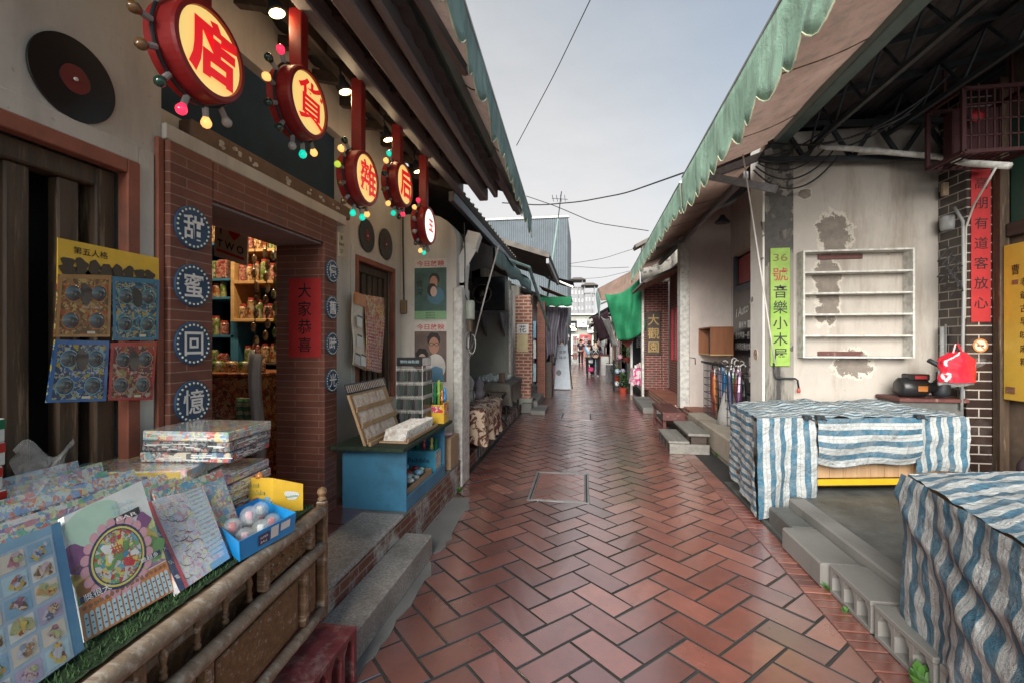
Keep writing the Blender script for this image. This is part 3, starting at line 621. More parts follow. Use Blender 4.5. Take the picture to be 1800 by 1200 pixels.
for i, (ch, u, zc, bulbs, adj) in enumerate((('店', 375, 2.565, 'ogddkrow', 'big'), ('貨', 546, 2.69, 'rkokkwgo', ''), ('雜', 647, 2.53, 'koyddggo', ''), ('后', 713, 2.70, 'gokdogkr', ''), ('玉', 757, 2.53, 'rowwkogw', ''))):
    r = ray(u, 600); y = r[1]/r[0]*SX; R = .168; dp = .13
    desc = ('drum sign with the red character 店, nearest of the five hanging lit signs', 'drum sign with the red character 貨, second in the row of five hanging lit signs', 'drum sign with the red character 雜, midmost of the five hanging lit signs', 'drum sign with a red character like 后, fourth along the row of hanging signs', 'paler faced drum sign, last and lowest of the five hanging signs by the posters')[i]
    D = thing('drum_sign', desc, 'sign', (SX, y, zc-R), 'round lit drum signs hung under the eaves')
    m = MB(); m.lathe((SX-dp, y, zc), [(0, .0), (R-.012, .0), (R, .012), (R, dp-.012), (R-.006, dp-.002), (R-.022, dp), (R-.024, dp-.012), (0, dp-.012)], 48, (1, 0, 0)); m.build('drum', 'drum', D)
    m = MB(); rf = R-.024; n = 40; m.add([(SX-.0105+.010*(1-.0), y, zc)]+[(SX-.011, y+rf*math.cos(2*PI*k/n), zc+rf*math.sin(2*PI*k/n)) for k in range(n)], [(0, 1+k, 1+(k+1) % n) for k in range(n)])
    m.build('sign_face', 'sign_face' if i < 4 else 'sign_face2', D, smooth=True)
    m = MB(); m.text(ch, (SX+.0035, y, zc), *XP, .20 if i < 4 else .11, (.045, .016, .02, .035, .04)[i]); m.build('character', 'sign_red', D)
    m = MB(); m.bbox(SX-.10, SX-.03, y-.03, y+.03, zc+R-.01, 3.16, .004); m.build('hanger_post', 'drum', D)
    Rg = R+.012; m = MB(); pts = [(SX-dp*.55, y+Rg*math.cos(a), zc+Rg*math.sin(a)) for a in [PI*(.62+1.2*k/30) for k in range(31)]]
    m.tube(pts, .006, 6); rail = m.build('bulb_rail', 'steel_dark', D)
    for k, cb in enumerate(bulbs):
        a = PI*(2.42-1.50*k/7)*1.0 if False else -PI*.5+PI*(-.15+1.25*k/7)
        # bulbs stand off the drum from beneath round to the far shoulder away from the street
        ang = PI+PI*(-.30)+PI*1.02*(k/7.); dy, dz = math.cos(ang), math.sin(ang)
        p0 = Vector((SX-dp*.55, y+dy*Rg, zc+dz*Rg)); d = Vector((rnd.uniform(-.25, .15), dy, dz)).normalized()
        m = MB(); m.tube([p0, p0+d*.035], .011, 8); s_ = m.build('bulb_socket', 'pvc', D)
        m = MB(); m.lathe(p0+d*.033, [(.009, 0), (.014, .008), (.0195, .02), (.019, .03), (.012, .040), (0, .044)], 12, d); m.build('bulb', 'bulb_'+cb, D, smooth=True)
# little spotlights above the signs
M['spot_glow'] = glow('warm spot lamp glass', (1., .72, .3), 5)
for i, (u, v, x) in enumerate(((487, 24, -1.5), (607, 162, -1.5), (683, 246, -1.5), (735, 302, -1.5))):
    p = GX(u, v, x); d = Vector((.25, .1, -1)).normalized()
    names = ('small lit spot lamp under the eaves beside the first and second drum signs', 'small lit spot lamp between the second and third drum signs', 'small lit spot lamp between the third and fourth drum signs', 'small lit spot lamp just above the last drum sign')
    T_ = thing('spot_lamp', names[i], 'lamp', tuple(p), 'spot lamps under the store eaves')
    m = MB(); m.lathe(p-d*.0, [(.042, 0), (.045, -.01), (.038, -.035), (.022, -.07), (.018, -.10), (0, -.10)], 20, d); m.build('lamp_shade', 'steel_dark', T_, smooth=True)
    m = MB(); m.lathe(p, [(0, .004), (.036, .002), (.038, -.004), (0, -.004)], 20, d); m.build('lamp_glass', 'spot_glow', T_)
    m = MB(); m.tube([p-d*.10, p-d*.13+Vector((0, 0, .02)), (p.x, p.y, 3.34)], .006, 6); m.build('lamp_stem', 'steel_dark', T_)
    l = bpy.data.lights.new('spot_lamp_light', 'POINT'); l.energy = .7; l.color = (1, .72, .42); l.shadow_soft_size = .03
    lo = bpy.data.objects.new('spot_lamp_light', l); sc.collection.objects.link(lo); lo.location = p+d*.05
# ---------------- vinyl records on the wall
def record(c, r, mat_c, label, group=None):
    D = thing('vinyl_record', label, 'record', (c.x, c.y, c.z-r), 'vinyl records fixed to the plaster wall')
    m = MB(); m.lathe(c, [(0, 0), (r, 0), (r, .004), (r*.985, .006), (r*.36, .005), (r*.35, .006), (0, .006)], 56, (1, 0, 0)); m.build('disc', 'vinyl', D, smooth=False)
    m = MB(); m.lathe(c+Vector((.0062, 0, 0)), [(r*.05, 0), (r*.34, 0), (r*.34, .001), (r*.05, .001)], 32, (1, 0, 0)); m.build('centre_label', mat_c, D)
    m = MB(); m.lathe(c+Vector((.0062, 0, 0)), [(0, 0), (r*.048, 0), (r*.045, .006), (0, .007)], 12, (1, 0, 0)); m.build('spindle_pin', 'white', D)
t = NT('vinyl'); vv = t.n('ShaderNodeVectorMath', operation='LENGTH'); sp = t.n('ShaderNodeSeparateXYZ'); t.l(t.tc.outputs['Generated'], sp.inputs[0])
dy = t.math('SUBTRACT', sp.outputs[1], .5); dz = t.math('SUBTRACT', sp.outputs[2], .5); rr = t.math('SQRT', t.math('ADD', t.math('MULTIPLY', dy, dy), t.math('MULTIPLY', dz, dz)))
gr = t.math('SINE', t.math('MULTIPLY', rr, 420.)); t.set((.010, .010, .011), .3); t.bump(gr, .04, .001); M['vinyl'] = t.m
M['rec_red'] = plain('dark red label', (.16, .015, .02), .5); M['rec_plum'] = plain('plum label', (.10, .02, .035), .5)
record(GX(130, 140, -1.815)+Vector((0, 0, .0)), .146, 'rec_red', 'big black vinyl record with a dark red label above the barred window')
record(GX(645, 415, -1.89), .145, 'rec_red', 'black vinyl record with a red label over the left corner of the far window')
record(GX(678, 430, -1.89), .15, 'rec_plum', 'black vinyl record with a plum label nearest the wall with the posters')
# ---------------- eight round navy plaques on the door piers
L_TXT = '甜蜜回憶'; R_TXT = '懷舊時光'
for side, (txt, yy, r, zs) in enumerate(((L_TXT, 1.868, .098, (2.02, 1.755, 1.49, 1.225)), (R_TXT, 3.055, .083, (2.0, 1.74, 1.485, 1.225)))):
    for k, ch in enumerate(txt):
        z = zs[k]; c = Vector((-1.779, yy, z))
        D = thing('round_plaque', 'round navy plaque with white dots and the white character '+ch+(' on the near door pier' if side == 0 else ' on the far door pier'), 'sign', (c.x, c.y, z-r), 'round navy plaques on the '+('near' if side == 0 else 'far')+' door pier')
        m = MB(); m.lathe(c, [(0, 0), (r, 0), (r, .006), (r-.003, .009), (0, .009)], 40, (1, 0, 0)); m.build('disc', 'navy', D)
        m = MB(); m.text(ch, c+Vector((.0105, 0, 0)), *XP, r*1.12, .014); m.build('character', 'inkwhite', D)
        m = MB()
        for q in range(24):
            a = 2*PI*q/24; m.lathe(c+Vector((.009, math.cos(a)*r*.87, math.sin(a)*r*.87)), [(r*.055, 0), (r*.05, .002), (0, .0022)], 8, (1, 0, 0))
        m.build('dot_border', 'dots' if 'dots' in M else M.setdefault('dots', plain('pale yellow dots', (.72, .76, .62), .4)), D)
# ---------------- red couplet on the reveal, house number
def paper_y(name, label, cat, x0, x1, y, z0, z1, mat, txt, ink, size, off=.012, pitch=None, group=None):
    """a flat notice facing the viewer (-Y)"""
    D = thing(name, label, cat, ((x0+x1)/2, y, z0), group); m = MB(); m.bbox(x0, x1, y-.004, y, z0, z1, .001); m.build('sheet', mat, D)
    if txt: m = MB(); m.text(txt, ((x0+x1)/2, y-.0058, (z0+z1)/2), *YM, size, off, True, pitch); m.build('lettering', ink, D)
    return D
paper_y('red_couplet', 'red paper strip with four black brushed characters on the brick door reveal', 'banner', -2.045, -1.80, 2.958, 1.39, 1.94, 'banner_red', '大家恭喜', 'ink', .10, .006, .125)
p = GX(607, 423, -1.78); D = thing('house_number_plate', 'small cream house number plate at the top of the far door pier', 'sign', (-1.778, 3.165, 2.13))
m = MB(); m.bbox(-1.778, -1.770, 3.135, 3.215, 2.12, 2.30, .003); m.build('plate', dirty('cream enamel', (.52, .45, .33), .5), D)
m = MB(); m.text('臺', (-1.7685, 3.175, 2.265), *XP, .030, .005); m.text('新美街', (-1.7685, 3.175, 2.215), *XP, .022, .004); m.text('27', (-1.7685, 3.175, 2.165), *XP, .036, .006); m.build('lettering', 'ink', D)
# ---------------- two film posters on the end wall
def poster(name, label, z0, z1, kind):
    x0, x1 = -1.755, -1.40; y = 4.618; D = thing(name, label, 'poster', ((x0+x1)/2, y, z0), 'film posters on the end wall'); w_ = x1-x0
    m = MB(); m.bbox(x0, x1, y-.004, y, z0, z1, .001); m.build('sheet', M.setdefault('posterpaper', plain('poster paper', (.62, .58, .54), .6)), D)
    zt = z1-.095; m = MB(); m.bbox(x0+.004, x1-.004, y-.006, y-.0042, z0+.004, zt, .0005); m.build('picture_ground', {0: M.setdefault('pg0', dirty('deep teal print', (.05, .13, .11), .5, .5, 6, (.03, .04, .03), .5, 0)), 1: M.setdefault('pg1', dirty('umber print', (.16, .11, .09), .5, .4, 6, (.07, .05, .05), .4, 0))}[kind], D)
    m = MB(); m.text('今日放映', ((x0+x1)/2, y-.0055, z1-.05), *YM, .058, .012, pitch=None, w=.30); m.build('lettering', 'inkred', D)
    def blob(cx, cz, pts, mat, nm, dep):
        m = MB(); m.add([(x0+w_*(cx+px_), y-dep, z0+(zt-z0)*(cz+pz_)) for px_, pz_ in pts], [tuple(range(len(pts)))]); m.build(nm, mat, D)
    def ell(rx, rz_, n=20, wob=0): return [(rx*math.cos(2*PI*k/n)*(1+wob*math.sin(3*k)), rz_*math.sin(2*PI*k/n)*(1+wob*math.cos(2*k))) for k in range(n)]
    sk = M.setdefault('printskin', plain('printed skin', (.42, .22, .15), .6)); sk2 = M.setdefault('printskin2', plain('printed pale skin', (.52, .36, .30), .6)); hr = 'hair'
    if kind == 0:
        blob(.62, .78, ell(.16, .12, wob=.06), hr, 'printed_hair', .0065); blob(.6, .72, ell(.12, .12), sk, 'printed_face', .007)
        blob(.66, .46, ell(.26, .17, wob=.05), M.setdefault('pblue', plain('printed blue coat', (.06, .16, .22), .6)), 'printed_coat', .0068); blob(.55, .57, ell(.15, .13, wob=.05), hr, 'printed_hair', .0073); blob(.6, .54, ell(.10, .10), sk2, 'printed_face', .0078)
        m = MB(); m.box(x0+.006, x1-.006, y-.0072, y-.0064, z0+.006, z0+.09); m.build('green_strip', M.setdefault('pgreen', plain('printed mint strip', (.20, .38, .20), .6)), D)
        m = MB()
        for q in range(3): m.text('銀幕巨獻 彩色', ((x0+x1)/2, y-.0078, z0+.07-.025*q), *YM, .015, .002)
        m.text('情深', (x0+.06, y-.0078, z0+.33), *YM, .07, .006, True); m.build('small_print', 'ink', D)
    else:
        blob(.66, .30, ell(.30, .26), M.setdefault('pwhite', plain('printed white shirt', (.55, .53, .5), .6)), 'printed_shirt', .0066); blob(.62, .22, [(-.3, -.2), (.3, -.2), (.25, .05), (.05, .1), (-.25, .02)], 'pbluesh' if 'pbluesh' in M else M.setdefault('pbluesh', plain('printed blue cloth', (.10, .24, .36), .6)), 'printed_cloth', .0070)
        blob(.6, .84, ell(.20, .14, wob=.08), hr, 'printed_hair', .0072); blob(.61, .72, ell(.155, .165), sk, 'printed_face', .0076)
        m = MB()
        for cx in (.53, .69):
            c = Vector((x0+w_*cx, y-.008, z0+(zt-z0)*.745)); q = [(c+Vector((.026*math.cos(a), 0, .018*math.sin(a))), c+Vector((.020*math.cos(a), 0, .013*math.sin(a)))) for a in [2*PI*k/16 for k in range(16)]]
            m.add([v for pr in q for v in pr], [(2*k, 2*((k+1) % 16), 2*((k+1) % 16)+1, 2*k+1) for k in range(16)])
        m.box(x0+w_*.58, x0+w_*.64, y-.0083, y-.008, z0+(zt-z0)*.75, z0+(zt-z0)*.762); m.build('printed_spectacles', 'ink', D)
        blob(.24, .52, ell(.20, .15, wob=.08), hr, 'printed_hair', .0078); blob(.25, .44, ell(.12, .12), sk2, 'printed_face', .0083)
poster('film_poster', 'upper film poster in green with a couple, on the end wall', 1.725, 2.36, 0)
poster('film_poster', 'lower film poster with a man in spectacles and a woman, on the end wall', 1.08, 1.70, 1)
# cable with a little brown switch box down the inner corner, downpipe, meter box and loops on the end post
D = thing('corner_cable', 'thin dark cable down the wall corner ending in a small brown switch box', 'cable', (-1.87, 4.60, 1.78))
m = MB(); m.tube([(-1.87, 4.60, 3.1), (-1.875, 4.603, 2.6), (-1.868, 4.60, 2.2), (-1.862, 4.60, 1.93)], .008, 6); m.build('cable', 'cable', D)
m = MB(); m.bbox(-1.895, -1.83, 4.575, 4.615, 1.79, 1.93, .006); m.build('switch_box', dirty('brown bakelite', (.20, .13, .07), .5), D)
m = MB(); P_ = [GX(868, 392, -1.22)+Vector((0, .0, 0)), GX(848, 420, -1.22), GX(824, 455, -1.22), GX(812, 492, -1.22)]
pp = [Vector((-1.16, 4.86, 2.66)), Vector((-1.20, 4.84, 2.52)), Vector((-1.29, 4.80, 2.34)), Vector((-1.31, 4.80, 2.12)), Vector((-1.31, 4.80, 2.07))]
for a, b in zip(pp, pp[1:]): m.bar(a, b+(b-a).normalized()*.03, .14, .13)
tag(m.build('rain_duct', 'white'), 'cranked white rain duct at the top of the end post', 'downpipe')
D = thing('meter_box', 'grey green cylinder meter with looping cables on the white end post', 'meter', (-1.20, 4.78, 1.55))
m = MB(); m.lathe((-1.19, 4.76, 1.73), [(0, 0), (.048, 0), (.05, .02), (.05, .17), (.042, .20), (0, .205)], 20); m.build('meter_body', dirty('grey green enamel', (.36, .39, .34), .5), D, smooth=True)
m = MB(); m.bbox(-1.215, -1.165, 4.73, 4.79, 1.60, 1.725, .004); m.build('terminal_block', 'oldwood', D)
for q in range(4):
    a = Vector((-1.21+.02*q, 4.77, 1.62)); m = MB(); m.tube([a+Vector((.05*math.sin(t)*(-1)**q*.8, -.02*math.sin(t*.5), -.10-.06*q*.4+.10*math.cos(t))) for t in [2*PI*k/16 for k in range(15)]], .004, 5); m.build('cable_loop', 'whitecable' if q == 2 else 'cable', D)
m = MB(); m.tube([(-1.25, 4.74, 2.75), (-1.235, 4.72, 2.4), (-1.24, 4.72, 2.0), (-1.21, 4.74, 1.92)], .006, 6); m.build('feed_cable', 'cable', D)
# ---------------- left awning with scalloped valance
def awning(name, label, hem, back, z_h, z_b, y0, y1, vh, mat_v, mat_u, sag=.03, tooth=.29, hem1=None, depth=.11, group='scalloped canvas awnings over the lane'):
    """hem: x at y0 (hem1 at y1) of the outer edge; back: x of the fixed edge"""
    hem1 = hem if hem1 is None else hem1
    A = thing(name, label, 'awning', ((hem+back)/2, (y0+y1)/2, z_h-vh), group); L = y1-y0
    hx = lambda t: hem+(hem1-hem)*t
    def top(i, j): 
        y = y0+L*j; x = hx(j)+(back-hx(j))*i; z = z_h+(z_b-z_h)*i - sag*4*i*(1-i) + .02*noise.noise(Vector((i*2, y*1.3, 5)))
        return (x, y, z)
    m = MB(); m.grid(top, 8, max(8, int(L*6))); m.build('canopy', mat_u, A, smooth=True)
    sgn = -1 if hem < back else 1
    for q in range(1, int(L/1.1)+1):
        t_ = q*1.1/L; m = MB(); m.tube([Vector(top(k/6, t_))-Vector((0, 0, .004)) for k in range(7)], .005, 5); m.build('seam', mat_u, A)
    n = int(L/tooth*12); r0, r1, r2 = [], [], []
    def off(t, f): return sgn*(.012*math.sin((y0+L*t)*9.0)+.03*noise.noise(Vector(((y0+L*t)*1.9, f*2, 9))))*f
    m = MB(); vs = []; fs = []
    rows = 5
    for k in range(n+1):
        t = k/n; y = y0+L*t; ph = (y/tooth) % 1.0
        tip = abs(ph-.5)*2; dpt = vh-depth*(tip**1.6) + .012*noise.noise(Vector((y*3, 2, 2)))
        for r in range(rows+1):
            f = r/rows; vs.append((hx(t)+off(t, f), y, z_h-dpt*f))
    for k in range(n):
        for r in range(rows): a = k*(rows+1)+r; fs.append((a, a+rows+1, a+rows+2, a+1))
    pp_ = MB(); pp_.tube([vs[k*(rows+1)+rows] for k in range(0, n+1, 2)], .0045, 5); pp_.build('hem_piping', 'p_piping' if 'p_piping' in M else M.setdefault('p_piping', plain('faded cream piping', (.50, .52, .36), .7)), A)
    m.add(vs, fs); V_ = m.build('valance', mat_v, A, smooth=True, mods=[('thick', 'SOLIDIFY', {'thickness': .003})])
    m = MB(); m.tube([Vector((hx(k/20)-sgn*.006, y0+L*k/20, z_h-.012)) for k in range(21)], .014, 8); m.build('hem_bar', 'steel', A)
    return A
A = awning('canvas_awning', 'grey green scalloped awning over the general store', -.585, -.90, 3.30, 3.44, 1.1, 6.6, .33, 'can_teal', 'can_brown', hem1=-.74, depth=.09)
m = MB(); m.bbox(-.95, -.86, 1.1, 6.2, 3.26, 3.42, .01); m.build('cassette', 'teal', A)
def arm(par, p0, p1, p2, mat='greybeam', w_=.035):
    m = MB(); m.bar(p0, p1, w_, w_*1.6); m.bar(p1, p2, w_, w_*1.6); m.ball(p1, .03, 8); m.build('folding_arm', mat, par)
arm(A, (-.90, 1.75, 3.28), (-.72, 2.75, 3.16), (-.86, 2.05, 3.30)); arm(A, (-.90, 4.5, 3.24), (-.74, 5.3, 3.0), (-.88, 4.3, 3.28), w_=.05)
# ---------------- shop interior seen through the door
def shop_inside():
    W = thing('wall_shelf_unit', 'tall blue and pine shelf unit full of goods inside the store door', 'shelf unit', (-3.2, 4.2, .3))
    m = MB(); 
    for x in (-3.84, -3.37, -3.33, -2.72): m.bbox(x-.02, x+.02, 4.0, 4.40, .3, 2.62, .003)
    for z in (.9, 1.2, 1.55, 1.92, 2.1, 2.45): m.bbox(-3.82, -3.35, 4.0, 4.4, z-.012, z+.012, .003)
    m.build('blue_carcass', 'blue_shelf', W)
    m = MB(); 
    for z in (1.70, 2.06, 2.36, 2.64): m.bbox(-3.30, -2.74, 3.93, 4.3, z-.014, z+.014, .003)
    for x in (-3.31, -2.73): m.bbox(x-.018, x+.018, 3.93, 4.3, 1.69, 2.655, .003)
    m.build('pine_box', 'shelfwood', W)
    m = MB(); m.box(-3.86, -2.7, 4.42, 4.44, .3, 2.7); m.build('back_board', 'dark', W)
    gcols = [((.28, .14, .04), (.4, .28, .12), (.2, .04, .02), (.4, .36, .28)), ((.12, .22, .04), (.32, .34, .10), (.08, .14, .03), (.4, .36, .3)), ((.3, .07, .06), (.4, .22, .16), (.2, .03, .03), (.4, .36, .32)), ((.35, .22, .10), (.12, .06, .03), (.6, .45, .25), (.25, .1, .05))]
    gm = [printed('goods print '+str(k), c, 30, k*2.3, .35, .4) for k, c in enumerate(gcols)]
    jar = plain('jar lid', (.4, .06, .04), .4)
    rows = [(-3.28, -2.76, 2.655, 3.95, 2), (-3.28, -2.76, 2.375, 3.95, 2), (-3.28, -2.76, 2.075, 3.95, 1), (-3.28, -2.76, 1.715, 3.95, 1), (-3.80, -3.39, 2.115, 4.02, 0), (-3.80, -3.39, 2.465, 4.02, 2), (-3.80, -3.39, 1.935, 4.02, 1), (-3.80, -3.39, 1.565, 4.02, 1), (-3.80, -3.39, 1.215, 4.02, 0), (-3.26, -2.76, 1.30, 4.0, 1), (-3.26, -2.76, 1.02, 4.0, 0)]
    names = ('pine shelf top', 'upper pine shelf', 'middle pine shelf', 'lower pine shelf', 'second blue shelf', 'top blue shelf', 'third blue shelf', 'fourth blue shelf', 'fifth blue shelf', 'shelf under the pine box', 'lowest shelf')
    m = MB()
    for z in (1.29, 1.01): m.bbox(-3.30, -2.74, 3.96, 4.35, z-.012, z+.008, .003)
    m.build('dark_shelf', 'oldwood_h', W)
    for ri, (x0, x1, z, y, kind) in enumerate(rows):
        x = x0; c = 0
        while x < x1-.06:
            wd = rnd.uniform(.06, .10) if kind else rnd.uniform(.09, .14); h = rnd.uniform(.13, .2) if kind != 2 else rnd.uniform(.17, .22)
            if x+wd > x1: break
            m = MB(); mt = [jar, gm[(ri+c) % 4]]
            if kind == 1:
                m.m = 1; m.lathe((x+wd/2, y+wd/2, z), [(0, 0), (wd*.45, 0), (wd*.47, .01), (wd*.47, h-.03), (wd*.36, h-.015)], 14); m.m = 0; m.lathe((x+wd/2, y+wd/2, z+h-.016), [(0, 0), (wd*.40, 0), (wd*.40, .022), (0, .024)], 14)
                nm, ct = 'goods_jar', 'jar'
            else:
                m.m = 1; m.bbox(x, x+wd-.008, y, y+.07, z, z+h, .006)
                m.add([(x+.002, y+.01, z+h), (x+wd-.01, y+.01, z+h), (x+wd-.01, y+.06, z+h), (x+.002, y+.06, z+h), (x+.004, y+.035, z+h+.02), (x+wd-.012, y+.035, z+h+.02)], [(0, 1, 5, 4), (2, 3, 4, 5), (1, 2, 5), (3, 0, 4)]); nm, ct = 'snack_packet', 'packet'
            o = m.build(nm, mt); tag(o, ('goods jar' if kind == 1 else 'upright snack packet')+', '+ORD[c]+' from the left on the '+names[ri]+' inside the store', ct, 'goods on the '+names[ri]); x += wd+.006; c += 1
    # low counter with trays of sweets
    C = thing('sweet_counter', 'red lit counter stacked with jars just inside the store', 'counter', (-3.0, 3.55, .3))
    m = MB(); m.bbox(-3.7, -2.55, 3.3, 3.75, .3, 1.22, .01); m.bbox(-3.72, -2.53, 3.28, 3.77, 1.222, 1.25, .006); m.build('counter_body', printed('counter goods', ((.38, .09, .04), (.22, .06, .03), (.5, .22, .08), (.10, .04, .03), (.45, .3, .15)), 30, 4., .35, .3), C)  # print colours raised to brighten the dark lower part of the shop
    for k in range(9):
        x = -3.62+.125*k; m = MB(); m.lathe((x, 3.40, 1.252), [(0, 0), (.05, 0), (.052, .07), (.04, .085), (0, .09)], 12); tag(m.build('sweet_tub', gm[(k*2+3) % 4], smooth=True), 'small round tub of sweets, '+ORD[k]+' from the left on the store counter', 'tub', 'tubs of sweets on the counter')
    # hung strings of goods and the white cloth beside the right reveal
    m = MB(); m.grid(lambda i, j: (-2.42+.10*i+.02*math.sin(j*6), 3.05+.03*math.sin(i*9), .52+.92*j-.04*i), 8, 16); tag(m.build('white_cloth', 'cloth_white', smooth=True, mods=[('thick', 'SOLIDIFY', {'thickness': .006})]), 'long white cloth hanging inside the right door jamb', 'cloth')
    m = MB(); m.grid(lambda i, j: (-2.56+.12*i, 3.10+.02*math.sin(i*12+j*5), .48+.6*j), 8, 12, .12, .6); tag(m.build('patterned_cloth', striped('green striped cloth', (.05, .22, .10), (.5, .5, .3), .06, axis='Y'), smooth=True, mods=[('thick', 'SOLIDIFY', {'thickness': .006})]), 'green banded cloth hanging beside the long white one', 'cloth')
    for k, (x, z0, z1) in enumerate(((-2.50, 1.35, 2.18), (-2.40, 1.5, 2.22), (-2.33, 1.42, 2.2))):
        m = MB(); m.tube([(x, 3.2, z1+.05), (x, 3.2, z0)], .004, 5)
        for q in range(8): m.m = 1; m.ball((x+rnd.uniform(-.015, .015), 3.2, z0+(z1-z0)*(q+.5)/8), .03, 8, .8, .5, 1.3)
        tag(m.build('hanging_garland', ['cable', gm[(k+3) % 4]]), ('longest', 'middle', 'shortest')[k]+' string of small packets hung by the right door jamb', 'garland')
    # framed I heart TWO sign
    D = thing('hanging_sign', 'cream hanging sign reading I heart TWO inside the store door', 'sign', (-2.72, 3.1, 1.95)); T = rot_frame((-2.58, 3.02, 0), 0)
    p0, p1, p2, p3 = GY(378, 380, 3.02), GY(436, 400, 3.02), GY(434, 468, 3.02), GY(376, 450, 3.02)
    m = MB(); m.add([p0, p1, p2, p3]+[q+Vector((0, .012, 0)) for q in (p0, p1, p2, p3)], [(0, 1, 2, 3), (7, 6, 5, 4), (0, 4, 5, 1), (1, 5, 6, 2), (2, 6, 7, 3), (3, 7, 4, 0)]); m.build('board', M.setdefault('creamboard', plain('cream board', (.5, .42, .34), .6)), D)
    rr_ = (p1-p0).normalized(); cc = (p0+p1+p2+p3)/4+Vector((0, -.004, 0)); uu = (p0-p3).normalized()
    m = MB(); m.text('I', cc+rr_*-.085+uu*.055, rr_, uu, .075, .02); m.text('T W O', cc+uu*-.04, rr_, uu, .07, .02); m.build('lettering', 'ink', D)
    m = MB(); m.text('♥', cc+rr_*.03+uu*.06, rr_, uu, .085, .01); m.build('heart', 'inkred', D)
    m = MB(); a, b = cc-rr_*.12-uu*.105, cc+rr_*.12-uu*.105; m.add([a, b, b+uu*.018, a+uu*.018], [(0, 1, 2, 3)]); m.build('red_strip', 'inkred', D)
    # lit tube lamps in the ceiling
    D = thing('tube_lamp', 'warm ceiling tube lamp lit inside the store', 'lamp', (-3.0, 3.4, 3.05)); m = MB(); m.tube([(-3.5, 3.4, 3.0), (-2.5, 3.4, 3.0)], .02, 10); m.build('tube', glow('warm tube', (1, .75, .45), 5), D); m = MB(); m.bbox(-3.55, -2.45, 3.36, 3.44, 3.025, 3.06, .004); m.build('batten', 'white', D)
    l = bpy.data.lights.new('store_light', 'AREA'); l.energy = 11; l.color = (1, .70, .42); l.size = 1.0; l.size_y = .1; l.shape = 'RECTANGLE'; lo = bpy.data.objects.new('store_light', l); sc.collection.objects.link(lo); lo.location = (-3.0, 3.4, 2.97)
shop_inside()
m = MB(); m.box(-1.9+.0, -1.895, 0, 0.001, 0, .001)
